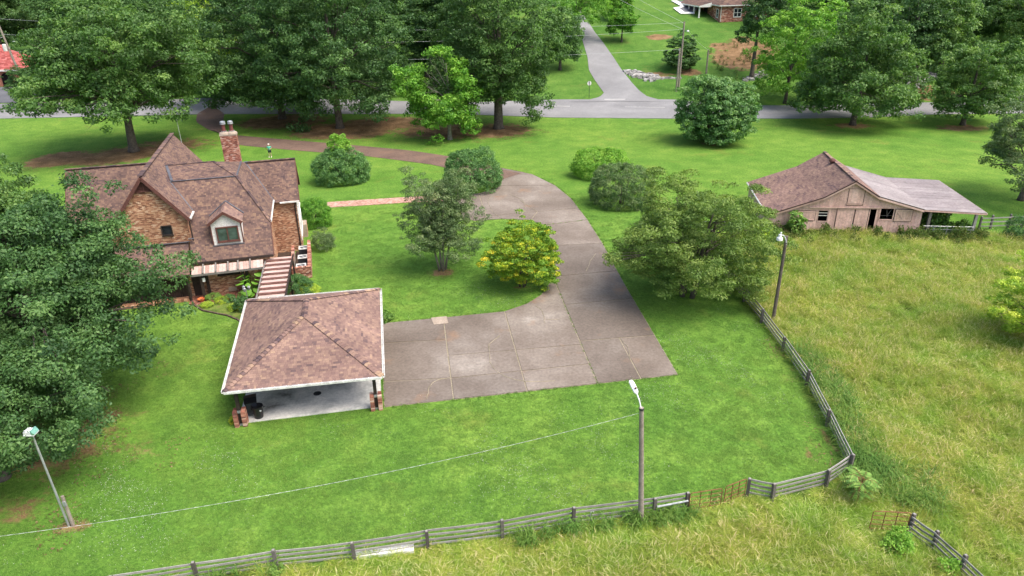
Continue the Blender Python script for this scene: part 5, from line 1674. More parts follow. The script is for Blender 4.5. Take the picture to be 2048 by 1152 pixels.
# stop sign seen from behind
S0 = (14.39, 129.04, 0.94)
t = thing('stop_sign', 'back of an octagonal sign on a thin post at the road junction', 'road sign', S0, 0.25)
mb = MB(); mb.beam((0, 0, -0.2), (0, 0, 2.95), 0.07, 0.05); mb.obj('post', M['dark_metal'], t)
mb = MB(); mb.slab([(0.40 * math.cos(R(22.5 + 45 * i)), 0.035, 2.55 + 0.40 * math.sin(R(22.5 + 45 * i))) for i in range(8)], (0, 0.012, 0)); mb.obj('sign_plate', M['gutter'], t)
# mast behind the gable
A0 = (-46.63, 100.77)
t = thing('mast', 'thin pale metal mast standing behind the tall gable', 'mast', (A0[0], A0[1], 0))
mb = MB(); mb.tube([(0, 0, 0), (-0.05, 0, 5.6)], [0.05, 0.035], 8); mb.obj('pole', M['gutter'], t)
mb = MB(); mb.lathe([(0.05, 0), (0.07, 0.05), (0.03, 0.1)], 8, (-0.05, 0, 5.6)); mb.obj('finial', M['gutter'], t)

# ------------------------------------------------------------------ things round the house
T0 = (-20.45, 49.55)
t = thing('garden_lamp', 'three headed silver garden lamp post by the carport corner', 'lamp post', (T0[0], T0[1], 0))
mb = MB(); mb.lathe([(0.12, 0), (0.10, 0.06), (0.035, 0.1), (0.03, 1.15), (0.05, 1.2), (0.02, 1.3)], 10); mb.obj('post', M['grey_metal'], t)
for an in (0.4, 2.5, 4.6):
    d = Vector((math.cos(an), math.sin(an), 0))
    mb = MB(); mb.tube([(0, 0, 1.1), tuple(d * 0.14 + Vector((0, 0, 1.18))), tuple(d * 0.24 + Vector((0, 0, 1.1)))], [0.014] * 3, 5); mb.obj('arm', M['grey_metal'], t)
    mb = MB(); c_ = d * 0.24; mb.lathe([(0.05, 1.11), (0.085, 1.16), (0.11, 1.36), (0.13, 1.37), (0.04, 1.46), (0.015, 1.52)], 6, (c_.x, c_.y, 0)); mb.obj('lantern', M['grey_metal'], t)
T1_ = (-24.26, 50.07)
t = thing('flower_pot', 'low orange clay bowl on the patio corner', 'pot', (T1_[0], T1_[1], 0.04))
mb = MB(); mb.lathe([(0.16, 0), (0.27, 0.16), (0.31, 0.22), (0.28, 0.23), (0.2, 0.1)], 16); mb.obj('bowl', M['terracotta'], t)
mb = MB(); mb.lathe([(0.19, 0.105), (0.02, 0.125)], 12); mb.obj('soil', M['mulch'], t)
T2_ = (-21.37, 49.51)
t = thing('garden_ornament', 'small white garden ornament in the flower bed', 'ornament', (T2_[0], T2_[1], 0))
mb = MB(); mb.lathe([(0.10, 0), (0.08, 0.1), (0.05, 0.14), (0.12, 0.2), (0.16, 0.30), (0.13, 0.42), (0.04, 0.47)], 12); mb.obj('ball', M['lamp_white'], t, smooth=True)
mb = MB(); mb.lathe([(0.16, 0), (0.16, 0.03)], 12); mb.obj('base', M['mortar'], t)
# brick pillars with a lamp where the path meets the drive
for px_, lb, lamp in (((-8.61, 73.3), 'brick gate pillar with a white cap and lamp at the end of the garden path', True), ((-8.21, 75.38), 'plain brick gate pillar on the far side of the garden path', False)):
    t = thing('gate_pillar', lb, 'pillar', (px_[0], px_[1], 0), 0.2)
    mb = MB(); mb.box(-0.22, -0.22, 0, 0.22, 0.22, 1.05); c_ = mb.obj('pillar', M['mortar'], t)
    b2 = MB()
    for pts in ([(-.22, -.22, 0), (.22, -.22, 0), (.22, -.22, 1.05), (-.22, -.22, 1.05)], [(.22, -.22, 0), (.22, .22, 0), (.22, .22, 1.05), (.22, -.22, 1.05)]):
        lay_tiles(b2, pts, 0.22, 0.078, 0.013, 0.011)
    b2.obj('brick', M['brick_red'], c_, 'stuff')
    mb = MB(); mb.box(-0.30, -0.30, 1.052, 0.30, 0.30, 1.2); mb.obj('cap', M['white_stone'], t)
    if lamp:
        mb = MB(); mb.lathe([(0.04, 1.2), (0.03, 1.5), (0.09, 1.55), (0.12, 1.8), (0.14, 1.81), (0.03, 1.95)], 8); mb.obj('lamp', M['dark_metal'], t)
T3_ = (-17.8, 61.75)

# ------------------------------------------------------------------ person on the lawn
P0 = (-32.37, 94.94)
per = thing('person', 'person in a mint green shirt, dark shorts and a pale cap standing on the lawn', 'person', (P0[0], P0[1], 0), R(8))
def skin_body(name, verts, edges, radii, mat, parent, root=0, sub=1):
    me = bpy.data.meshes.new(name)
    me.from_pydata(verts, edges, [])
    o = bpy.data.objects.new(name, me)
    C.objects.link(o)
    md_ = o.modifiers.new('skin', 'SKIN')
    for i, r_ in enumerate(radii):
        sv_ = me.skin_vertices[0].data[i]
        sv_.radius = (r_, r_) if not isinstance(r_, tuple) else r_
        sv_.use_root = (i == root)
    md_.use_smooth_shade = True
    s_ = o.modifiers.new('sub', 'SUBSURF')
    s_.levels = s_.render_levels = sub
    me.materials.append(mat)
    o.parent = parent
    return o
# facing the camera (-y), forearms raised in front holding a controller
V_ = [(0, 0, .98), (0, 0, 1.15), (0, -.01, 1.35), (0, 0, 1.47), (0, -.01, 1.54), (0, -.02, 1.62), (0, -.02, 1.72), (0, -.01, 1.79),
      (-.19, 0, 1.42), (-.27, .02, 1.18), (-.14, -.22, 1.14), (.19, 0, 1.42), (.27, .02, 1.18), (.14, -.22, 1.14),
      (-.10, 0, .92), (-.13, -.01, .52), (-.15, .03, .10), (-.16, -.12, .04), (.10, 0, .92), (.12, -.02, .52), (.13, .02, .10), (.15, -.13, .04)]
E_ = [(0, 1), (1, 2), (2, 3), (3, 4), (4, 5), (5, 6), (6, 7), (2, 8), (8, 9), (9, 10), (2, 11), (11, 12), (12, 13), (0, 14), (14, 15), (15, 16), (16, 17), (0, 18), (18, 19), (19, 20), (20, 21)]
Rr_ = [.15, .15, .16, .08, .06, .085, .10, .07, .065, .05, .035, .065, .05, .035, .095, .062, .042, .04, .095, .062, .042, .04]
for sg, wi in ((-1, 10), (1, 13)):
    wx, wy, wz = V_[wi]
    pb = len(V_)
    V_.append((wx - sg * -0.0 - sg * .035, wy - .06, wz + .01)); E_.append((wi, pb)); Rr_.append(.032)
    for f in range(4):
        i0 = len(V_)
        V_.append((wx - sg * .05, wy - .10 - .004 * f, wz + .035 - .022 * f)); E_.append((pb, i0)); Rr_.append(.0095)
        V_.append((wx - sg * (.085 - .006 * abs(f - 1)), wy - .10, wz + .03 - .022 * f)); E_.append((i0, i0 + 1)); Rr_.append(.0085)
    i0 = len(V_)
    V_.append((wx - sg * .02, wy - .09, wz + .06)); E_.append((pb, i0)); Rr_.append(.011)
    V_.append((wx - sg * .05, wy - .12, wz + .075)); E_.append((i0, i0 + 1)); Rr_.append(.009)
skin_body('body', V_, E_, Rr_, M['skin'], per)
mb = MB(); mb.lathe([(.012, 0), (.018, .02), (.006, .05)], 6, (0, -.125, 1.66)); mb.obj('nose', M['skin'], per)
for sx in (-.035, .035):
    mb = MB(); mb.lathe([(.004, -.01), (.013, 0), (.004, .01)], 6, (sx, -.112, 1.70)); mb.obj('eye', M['dark_metal'], per)
    mb = MB(); mb.lathe([(.01, -.03), (.022, 0), (.01, .03)], 6, (sx * 2.9, -.01, 1.69)); mb.obj('ear', M['skin'], per)
mb = MB(); mb.box(-.025, -.118, 1.625, .025, -.108, 1.635); mb.obj('mouth', M['brown_trim'], per)
SV = [(0, 0, .90), (0, 0, 1.05), (0, 0, 1.2), (0, -.005, 1.36), (0, 0, 1.46), (-.2, 0, 1.42), (-.26, .015, 1.24), (.2, 0, 1.42), (.26, .015, 1.24)]
skin_body('shirt', SV, [(0, 1), (1, 2), (2, 3), (3, 4), (3, 5), (5, 6), (3, 7), (7, 8)], [.185, .18, .18, .185, .10, .09, .085, .09, .085], M['shirt'], per)
for sx in (-1, 1):
    pass
skin_body('shorts', [(0, 0, .96), (-.10, 0, .86), (-.125, 0, .56), (.10, 0, .86), (.118, 0, .56)], [(0, 1), (1, 2), (0, 3), (3, 4)], [.17, .115, .10, .115, .10], M['shorts'], per)
mb = MB(); mb.lathe([(.113, 1.73), (.118, 1.78), (.09, 1.83), (.03, 1.85)], 14, (0, -.02, 0)); mb.slab([(-.09, -.10, 1.735), (.09, -.10, 1.735), (.06, -.21, 1.725), (-.06, -.21, 1.725)], (0, 0, .012)); mb.obj('cap', M['cap'], per)
for sx, ny in ((-.155, -.05), (.14, -.06)):
    mb = MB(); mb.add([(sx - .045, ny + .13, 0), (sx + .045, ny + .13, 0), (sx + .05, ny - .15, 0), (sx - .05, ny - .15, 0), (sx - .04, ny + .12, .09), (sx + .04, ny + .12, .09), (sx + .035, ny - .12, .05), (sx - .035, ny - .12, .05)],
                      [(3, 2, 1, 0), (4, 5, 6, 7), (0, 1, 5, 4), (1, 2, 6, 5), (2, 3, 7, 6), (3, 0, 4, 7)]); mb.obj('shoe', M['white_paint'], per)
ctl = thing('remote_controller', 'small dark remote controller held in both hands by the person in the green shirt', 'remote control', (P0[0] - 0.04, P0[1] - 0.34, 1.13), R(8))
mb = MB(); mb.box(-.09, -.03, 0, .09, .05, .04); mb.obj('case', M['dark_metal'], ctl)
for sx in (-.05, .05):
    mb = MB(); mb.lathe([(.01, .04), (.008, .07), (.014, .075)], 6, (sx, 0, 0)); mb.obj('stick', M['grey_metal'], ctl)

# ------------------------------------------------------------------ brick house on the hill
HC = (49.24, 174.77, 9.35)
hh = thing('hill_house', 'red brick house with a white columned porch on the hillside', 'house', (HC[0], HC[1], HC[2]), R(7))
mb = MB()
b2 = MB()
mb.box(0.0, 0.0, -1.0, 16.0, 22.0, 3.7)
wo = mb.obj('wall', M['brick_red'], hh)
for pts in ([(0, 0, -0.3), (16, 0, -0.3), (16, 0, 3.7), (0, 0, 3.7)], [(0, 22, -0.3), (0, 0, -0.3), (0, 0, 3.7), (0, 22, 3.7)]):
    lay_tiles(b2, pts, 0.45, 0.16, 0.014, 0.02, rng=random.Random(len(b2.f) + 3))
b2.obj('brick', M['brick_red'], wo, 'stuff')
mb, s2 = MB(), MB()
e, zz, zr = 0.6, 3.75, 7.4
A_, B_, C_, D_ = (-e, -e, zz), (16 + e, -e, zz), (16 + e, 22 + e, zz), (-e, 22 + e, zz)
E1, E2 = (8, 8, zr), (8, 14, zr)
for pts in ([A_, B_, E1], [B_, C_, E2, E1], [C_, D_, E2], [D_, A_, E1, E2]):
    face_slab(mb, pts, 0.12)
    lay_tiles(s2, pts, 0.6, 0.28, 0.01, 0.012, low=0.03, wvar=0.3, blot=1.0, lift=0.003, rng=random.Random(len(s2.f) + 1))
# porch roof
pp = [(-3.6, 4.2, 3.45), (-0.55, 4.2, 4.2), (-0.55, 20.5, 4.2), (-3.6, 20.5, 3.45)]
face_slab(mb, pp, 0.12)
lay_tiles(s2, pp, 0.6, 0.28, 0.01, 0.012, low=0.03, wvar=0.3, blot=1.0, lift=0.003)
ro = mb.obj('roof', M['roof_under'], hh)
s2.obj('shingle', M['shingle'], ro, 'stuff')
mb = MB()
for a, b in ((A_, B_), (D_, A_)):
    mb.beam((a[0], a[1], a[2] - 0.1), (b[0], b[1], b[2] - 0.1), 0.1, 0.2)
mb.beam((-3.62, 4.2, 3.3), (-3.62, 20.5, 3.3), 0.1, 0.28); mb.slab([(-3.6, 4.18, 3.15), (-0.6, 4.18, 3.15), (-0.6, 4.18, 4.15), (-3.6, 4.18, 3.42)], (0, -0.05, 0))
mb.tube([(0.12, -0.1, 0.2), (0.12, -0.1, 3.5)], [0.07] * 2, 6)
pieces(mb, 'white_trim', M['white_paint'], hh)
mb = MB(); mb.box(-3.5, 4.4, -0.8, -0.02, 20.3, 0.75); mb.obj('porch_floor', M['mortar'], hh)
for v_ in (4.6, 8.0, 11.6, 15.2, 19.5):
    mb = MB(); mb.beam((-3.3, v_, 0.75), (-3.3, v_, 3.2), 0.26, 0.26); mb.box(-3.5, v_ - .2, .752, -3.1, v_ + .2, .9); mb.obj('column', M['white_paint'], hh)
window(hh, 'window', (3.2, 0, 1.1), (1, 0, 0), (0, 0, 1), (0, -1, 0), 1.9, 1.9, M['white_paint'], M['glass_dark'], 0.12, 2, 2)
window(hh, 'window', (8.5, 0, 1.1), (1, 0, 0), (0, 0, 1), (0, -1, 0), 1.9, 1.9, M['white_paint'], M['glass_dark'], 0.12, 2, 2)
window(hh, 'window', (0, 2.2, 1.0), (0, -1, 0), (0, 0, 1), (-1, 0, 0), 1.2, 1.9, M['white_paint'], M['glass_dark'], 0.12, 1, 2)
window(hh, 'window', (0, 9.8, 1.2), (0, -1, 0), (0, 0, 1), (-1, 0, 0), 2.2, 1.8, M['dark_wood'], M['glass_dark'], 0.12, 2, 1)
mb = MB(); mb.box(-0.08, 13.0, 0.76, -0.0, 14.1, 2.9); mb.obj('door', M['dark_wood'], hh)
def terr_poly(name, pts, mat, lift):
    mb = MB()
    q2 = pts if area(pts) > 0 else pts[::-1]
    mb.add([(p_[0], p_[1], tz(p_[0], p_[1]) + lift) for p_ in q2], [tuple(range(len(q2)))])
    return mb.obj(name, mat, None, 'structure')
terr_poly('forecourt', [(42.99, 193.65, 13.13), (44.53, 188.97, 12.19), (42.16, 186.48, 11.7), (43.05, 182.56, 10.91), (45.06, 182.43, 10.89), (46.87, 186.16, 11.63), (46.99, 193.37, 13.07)], M['dark_asphalt'], 0.10)
ot = [(41.65, 193.28, 13.06), (43.2, 187.95, 11.99), (40.87, 186.79, 11.76), (41.69, 181.82, 10.76), (45.0, 181.59, 10.72)]
it = [(43.15, 193.18, 13.04), (44.51, 188.31, 12.06), (42.28, 186.47, 11.69), (42.9, 183.0, 11.0), (45.27, 182.84, 10.97)]
kb = MB()
for i in range(4):
    q = [ot[i], ot[i + 1], it[i + 1], it[i]]
    kb.slab([(p_[0], p_[1], tz(p_[0], p_[1]) + 0.14) for p_ in q], (0, 0, 0.1))
kb.obj('forecourt_kerb', M['white_paint'], None, 'structure')

# ------------------------------------------------------------------ red roofed house at the far left
RL = (-101.81, 152.88, 1.37)
rh = thing('red_roof_house', 'low brick house with a bright red roof behind the parking lot at the far left', 'house', (RL[0], RL[1], RL[2]), R(3))
mb = MB()
mb.box(-40, 0, -0.5, 0.0, 11.0, 3.4)
wo = mb.obj('wall', M['brick_red'], rh)
mb, s2 = MB(), MB()
A_, B_, C_, D_ = (-41, -0.7, 3.35), (0.8, -0.7, 3.35), (0.8, 11.7, 3.35), (-41, 11.7, 3.35)
E1, E2 = (-35, 5.5, 7.6), (-5.5, 5.5, 7.6)
for pts in ([A_, B_, E2, E1], [B_, C_, E2], [C_, D_, E1, E2], [D_, A_, E1]):
    face_slab(mb, pts, 0.12)
    lay_tiles(s2, pts, 0.8, 0.42, 0.02, 0.02, low=0.05, lift=0.003, rng=random.Random(len(s2.f) + 5))
# upper cross wing with a white gable edge
q1 = [(-18, 7.0, 9.8), (-18, 16.0, 9.8), (-9.6, 16.0, 6.2), (-9.6, 7.0, 6.2)]
q2 = [(-26.4, 7.0, 6.2), (-26.4, 16.0, 6.2), (-18, 16.0, 9.8), (-18, 7.0, 9.8)]
for pts in (q1, q2):
    face_slab(mb, pts, 0.12)
    lay_tiles(s2, pts, 0.8, 0.42, 0.02, 0.02, low=0.05, lift=0.003, rng=random.Random(len(s2.f) + 5))
ro = mb.obj('roof', M['roof_under'], rh)
s2.obj('tile', M['red_tile'], ro, 'stuff')
mb = MB()
mb.beam((-18, 6.95, 9.75), (-9.6, 6.95, 6.15), 0.12, 0.4); mb.beam((-18, 6.95, 9.75), (-26.4, 6.95, 6.15), 0.12, 0.4)
mb.slab([(-26, 7.1, 3.4), (-10, 7.1, 3.4), (-10, 7.1, 6.1), (-18, 7.1, 9.5), (-26, 7.1, 6.1)], (0, 0.1, 0))
mb.beam((-41, -0.75, 3.25), (0.8, -0.75, 3.25), 0.1, 0.3)
pieces(mb, 'white_trim', M['white_paint'], rh)
mb = MB()
arch = [(-2.2 + 1.0 * math.cos(x), -0.02, 1.7 + 1.0 * math.sin(x)) for x in [i * math.pi / 8 for i in range(9)]]
mb.slab([(-3.2, -0.02, 0.05), (-1.2, -0.02, 0.05)] + arch, (0, -0.06, 0))
mb.obj('arch_opening_dark', M['interior_dark'], rh)  # near-black slab on the wall; shade of the arched opening painted in
window(rh, 'window', (-7.0, 0, 1.2), (1, 0, 0), (0, 0, 1), (0, -1, 0), 1.8, 1.5, M['white_paint'], M['glass_green'], 0.12, 2, 1)
window(rh, 'window', (-12.0, 0, 1.2), (1, 0, 0), (0, 0, 1), (0, -1, 0), 1.8, 1.5, M['white_paint'], M['glass_green'], 0.12, 2, 1)

# ------------------------------------------------------------------ rock heaps in the ditch
def rocks(name, label_kind, path_pts, width, count, seed, smin=0.12, smax=0.45):
    rng = random.Random(seed)
    mb = MB()
    for i in range(count):
        s_ = rng.random() * (len(path_pts) - 1)
        j = int(s_)
        a, b = path_pts[j], path_pts[min(j + 1, len(path_pts) - 1)]
        t_ = s_ - j
        x = a[0] + (b[0] - a[0]) * t_ + rng.gauss(0, width * 0.4)
        y = a[1] + (b[1] - a[1]) * t_ + rng.gauss(0, width * 0.5)
        z = tz(x, y)
        r_ = rng.uniform(smin, smax) * (0.6 + 0.6 * rng.random())
        vs = []
        for k in range(8):
            sx, sy, sz = (1 if k & 1 else -1), (1 if k & 2 else -1), (1 if k & 4 else -1)
            vs.append((x + sx * r_ * rng.uniform(.5, 1.1), y + sy * r_ * rng.uniform(.5, 1.1), z + sz * r_ * rng.uniform(.3, .7) + r_ * 0.3))
        mb.add(vs, [(0, 2, 3, 1), (4, 5, 7, 6), (0, 1, 5, 4), (1, 3, 7, 5), (3, 2, 6, 7), (2, 0, 4, 6)], rng.random())
    o = mb.obj(name, M['rock'], None, 'stuff')
    return o
rocks('rubble', '', [(23.65, 143.25, 3.14), (25.07, 141.73, 2.86), (27.17, 139.9, 2.54), (28.07, 139.57, 2.48)], 1.6, 420, 4)
rocks('rubble', '', [(27.08, 139.34, 2.44), (30.01, 139.74, 2.51), (32.79, 139.29, 2.43)], 0.35, 160, 5, 0.10, 0.26)
rocks('rubble', '', [(44.56, 137.76, 2.17), (48.21, 139.84, 2.52), (51.15, 143.13, 3.12)], 1.0, 160, 6, 0.15, 0.4)
rocks('rubble', '', [(69.32, 129.72, 1.02), (75.67, 135.33, 1.78), (80.09, 138.56, 2.3)], 1.8, 420, 7, 0.15, 0.45)

# ------------------------------------------------------------------ trees and shrubs
LEAF = {
    'oak': mat_leaf('oak_leaf', [(0.0, (0.062, 0.133, 0.035)), (0.5, (0.116, 0.237, 0.059)), (1.0, (0.223, 0.355, 0.089))]),
    'oak_deep': mat_leaf('deep_oak_leaf', [(0.0, (0.046, 0.111, 0.039)), (0.5, (0.087, 0.191, 0.056)), (1.0, (0.159, 0.284, 0.086))]),
    'blue': mat_leaf('bluish_shrub_leaf', [(0.0, (0.064, 0.161, 0.050)), (0.5, (0.122, 0.265, 0.078)), (1.0, (0.225, 0.382, 0.134))]),
    'yellow': mat_leaf('golden_leaf', [(0.0, (0.141, 0.289, 0.025)), (0.45, (0.306, 0.439, 0.032)), (0.75, (0.580, 0.578, 0.044)), (1.0, (0.750, 0.614, 0.054))]),
    'bright': mat_leaf('bright_leaf', [(0.0, (0.087, 0.244, 0.029)), (0.5, (0.165, 0.381, 0.043)), (1.0, (0.283, 0.497, 0.069))]),
    'olive': mat_leaf('olive_leaf', [(0.0, (0.099, 0.180, 0.039)), (0.5, (0.171, 0.279, 0.057)), (1.0, (0.283, 0.374, 0.094))]),
    'grey': mat_leaf('grey_green_leaf', [(0.0, (0.099, 0.173, 0.065)), (0.5, (0.171, 0.253, 0.101)), (1.0, (0.291, 0.363, 0.168))]),
    'greydark': mat_leaf('clipped_grey_leaf', [(0.0, (0.076, 0.154, 0.051)), (0.5, (0.132, 0.228, 0.078)), (1.0, (0.278, 0.339, 0.157))]),
    'lime': mat_leaf('lime_leaf', [(0.0, (0.206, 0.355, 0.043)), (0.5, (0.386, 0.554, 0.061)), (1.0, (0.692, 0.750, 0.119))]),
    'weed': mat_leaf('weed_leaf', [(0.0, (0.103, 0.222, 0.047)), (0.5, (0.192, 0.355, 0.069)), (1.0, (0.335, 0.488, 0.119))]),
}

def unit(a):
    return a / np.maximum(np.linalg.norm(a, axis=-1, keepdims=True), 1e-9)

def clump_centres(rng, r, zb, zt, n_cl, tm=0.42, low=-0.8, surf=0.72, lobe_n=16, lobe_amp=0.30, boxy=1.0, lobe_w=0.42, tight=False):
    """clump centres over (and in) a lobed dome; returns points and their outward directions"""
    d = unit(rng.normal(size=(n_cl * 3, 3)))
    d = d[d[:, 2] > low][:n_cl]
    ld = unit(rng.normal(size=(lobe_n, 3)) * np.array([1, 1, 0.8]))
    ang_ = np.arccos(np.clip(d @ ld.T, -1, 1))
    lobe_amp = lobe_amp * 1.18
    mul = 1.0 - lobe_amp + lobe_amp * 1.25 * np.exp(-(ang_.min(1) / lobe_w) ** 2)
    f = np.where(rng.random(len(d)) < surf, rng.uniform(0.80, 1.04, len(d)), np.sqrt(rng.uniform(0.10, 0.66, len(d))))
    if tight:
        f = np.where(rng.random(len(d)) < 0.9, rng.uniform(0.90, 0.99, len(d)), rng.uniform(0.5, 0.85, len(d)))
    zc = zb + (zt - zb) * tm
    hz = np.where(d[:, 2] > 0, zt - zc, (zc - zb) / max(-low, 0.2))
    rad = np.sqrt(np.clip(1 - d[:, 2] ** 2, 0, 1)) ** boxy
    h_ = unit(d[:, :2] + 1e-6)
    p_ = np.stack([h_[:, 0] * rad * r, h_[:, 1] * rad * r, d[:, 2] * hz], -1) * (f * mul)[:, None]
    p_[:, 2] += zc
    return p_, d

def leaf_arrays(rng, cen, out, cl, per, leaf, flat=0.7, ratio=0.55, droop=0.25, tint_mid=0.5, tint_sp=0.32):
    """leaves on the outer shells of the clumps; each leaf a folded quad"""
    n_cl = len(cen)
    cs = cl * rng.uniform(0.65, 1.35, n_cl)
    cnt = np.maximum(4, (per * (cs / cl) ** 1.6).astype(int))
    idx = np.repeat(np.arange(n_cl), cnt)
    N_ = len(idx)
    d = unit(rng.normal(size=(N_, 3)) + 0.55 * out[idx] + np.array([0, 0, 0.35]))
    rad = rng.uniform(0.45, 1.08, N_)
    p_ = cen[idx] + d * (rad * cs[idx])[:, None] * np.array([1, 1, flat])
    nrm = unit(0.7 * d + np.array([0, 0, 0.5]) + 0.55 * rng.normal(size=(N_, 3)))
    ax = unit(np.cross(nrm, rng.normal(size=(N_, 3))))
    ax = unit(ax + 0.5 * d - np.array([0, 0, droop]))
    sd = unit(np.cross(nrm, ax))
    L = leaf * rng.uniform(0.6, 1.3, N_)
    W_ = L * ratio
    up_ = nrm * (L * 0.10)[:, None]
    v0 = p_ - ax * (L * 0.5)[:, None]
    v1 = p_ - ax * (L * 0.02)[:, None] + sd * (W_ * 0.5)[:, None] + up_
    v2 = p_ + ax * (L * 0.5)[:, None] - up_
    v3 = p_ - ax * (L * 0.02)[:, None] - sd * (W_ * 0.5)[:, None] + up_
    V_ = np.stack([v0, v1, v2, v3], 1).reshape(-1, 3)
    F_ = np.arange(N_ * 4).reshape(-1, 4)
    ct = rng.normal(0, tint_sp * 0.7, n_cl)
    t_ = np.clip(tint_mid + ct[idx] + rng.normal(0, tint_sp * 0.6, N_), 0, 1)
    return V_, F_, t_

def trunk_mb(rng, r0, top, cen, n_limb, zstart, bend=0.3, sides=9, tips=None, stems=1, flare=1.5):
    mb = MB()
    for s_ in range(stems):
        a = 2 * math.pi * s_ / max(stems, 1) + 0.4
        ox, oy = (0, 0) if stems == 1 else (r0 * 2.2 * math.cos(a), r0 * 2.2 * math.sin(a))
        sp = 0 if stems == 1 else top * 0.22
        pts, rad = [], []
        for i in range(7):
            f = i / 6
            pts.append((ox + math.cos(a) * sp * f + bend * math.sin(f * 3.1 + s_) * f, oy + math.sin(a) * sp * f + bend * math.cos(f * 2.3 + s_) * f * 0.6, top * f - 0.25 * (i == 0)))
            rad.append(r0 * ((flare if i == 0 else 1.0) * (1 - 0.82 * f) + 0.02))
        if flare > 1.0:
            pts.insert(1, (pts[0][0], pts[0][1], min(0.7, top * 0.06)))
            rad.insert(1, r0 * 1.02)
        mb.tube(pts, rad, sides)
    if n_limb:
        far = np.argsort(-np.linalg.norm(cen[:, :2], axis=1))
        pool = far[:int(len(far) * 0.7)]
        pick_ = rng.choice(pool, min(n_limb, len(pool)), replace=False)
        for k_, i in enumerate(pick_):
            e_ = cen[i]
            hz = float(np.clip(zstart + (e_[2] - zstart) * rng.uniform(0.2, 0.6), zstart * 0.7, top * 0.86))
            f = hz / top
            b = np.array([bend * math.sin(f * 3.1) * f, bend * math.cos(f * 2.3) * f * 0.6, hz])
            m1 = b + (e_ - b) * 0.45 + np.array([0, 0, 0.10 * np.linalg.norm(e_ - b)]) + rng.normal(0, 0.12, 3)
            m2 = b + (e_ - b) * 0.8 + rng.normal(0, 0.15, 3)
            rr = r0 * (1 - 0.75 * f) * 0.42
            mb.tube([b, m1, m2, e_ + (e_ - m2) * 0.1], [rr, rr * 0.6, rr * 0.32, rr * 0.08], 6, cap=False)
            for q in range(2):
                e2 = m2 + (e_ - b) * 0.22 + rng.normal(0, 0.10 * np.linalg.norm(e_ - b), 3)
                mb.tube([m1, (np.array(m1) + e2) / 2 + np.array([0, 0, 0.1]), e2], [rr * 0.4, rr * 0.25, rr * 0.06], 5, cap=False)
    return mb

def tree(name, label, base, r, zb, zt, mat, seed, leaf=0.3, n_cl=220, per=150, cl=None, r0=0.35, bark='bark', cat='tree', group=None, off=(0, 0), limbs=16, stems=1,
         tm=0.42, low=-0.8, surf=0.72, lobe_n=16, lobe_amp=0.30, flat=0.7, ratio=0.55, boxy=1.0, z0=0.0, part='crown', sq=(1.0, 1.0), lobe_w=0.42, droop=0.25, tint_mid=0.5, tint_sp=0.32, extra=None, rot=0.0, bare=None, fine=True):
    rng = np.random.default_rng(seed)
    if fine:
        n_cl, per, cl, flat = int(n_cl * 1.9), per * (0.66 if base[1] < 90 else 0.45), (cl or r * 0.15) * 0.74, flat * 0.78
        leaf *= 0.97 if base[1] < 90 else 1.11
    cen, out = clump_centres(rng, r, zb, zt, n_cl, tm, low, surf, lobe_n, lobe_amp, boxy, lobe_w, not fine)
    cen[:, 0] *= sq[0]
    cen[:, 1] *= sq[1]
    cen[:, 0] += off[0] * np.clip((cen[:, 2]) / zt, 0, 1.2)
    cen[:, 1] += off[1] * np.clip((cen[:, 2]) / zt, 0, 1.2)
    if bare is not None:
        keep = ~bare(cen)
        lcen, lout = cen[keep], out[keep]
    else:
        lcen, lout = cen, out
    V_, F_, t_ = leaf_arrays(rng, lcen, lout, cl or r * 0.15, per, leaf, flat, ratio, droop, tint_mid, tint_sp)
    V_[:, 2] = np.maximum(V_[:, 2], 0.03)
    o = thing(name, label, cat, (base[0], base[1], z0), rot, group)
    tm_ = trunk_mb(rng, r0, zb + (zt - zb) * 0.72, cen, limbs, max(zb * 1.0, zt * 0.16), bend=r * 0.05, stems=stems, flare=1.5 if stems == 1 else 1.0)
    tm_.obj('trunk' if part == 'crown' else 'stem', M[bark], o, smooth=True)
    me = np_mesh(part, V_, F_, t_, LEAF[mat])
    c_ = bpy.data.objects.new(part, me)
    C.objects.link(c_)
    c_.parent = o
    return o

# --- large oaks at the near left
x, y, *_ = (-27.99, 36.58, 0.0, 7.72, 3.9, 14.63, 0.07)
tree('oak_tree', 'biggest dark oak at the left, its crown reaching over the corner of the brick house', (-28.2, 37.2), 8.5, 1.0, 14.3, 'oak_deep', 11, leaf=0.21, n_cl=430, per=250, cl=1.12, r0=0.5, limbs=34, lobe_n=26, lobe_amp=0.34, lobe_w=0.32, surf=0.66, tint_mid=0.42)
tree('oak_tree', 'low dark oak at the left edge, overhanging the thin metal lamp pole', (-26.6, 29.4), 6.4, 0.9, 9.4, 'oak_deep', 12, leaf=0.18, n_cl=230, per=230, cl=0.92, r0=0.35, limbs=20, lobe_n=20, lobe_amp=0.32, lobe_w=0.34)
tree('oak_tree', 'dark oak at the far left in front of the left wing of the brick house', (-41.0, 51.0), 7.2, 2.2, 11.6, 'oak', 13, leaf=0.24, n_cl=260, per=200, cl=1.1, r0=0.4, limbs=20, lobe_n=20, lobe_amp=0.30, lobe_w=0.36)
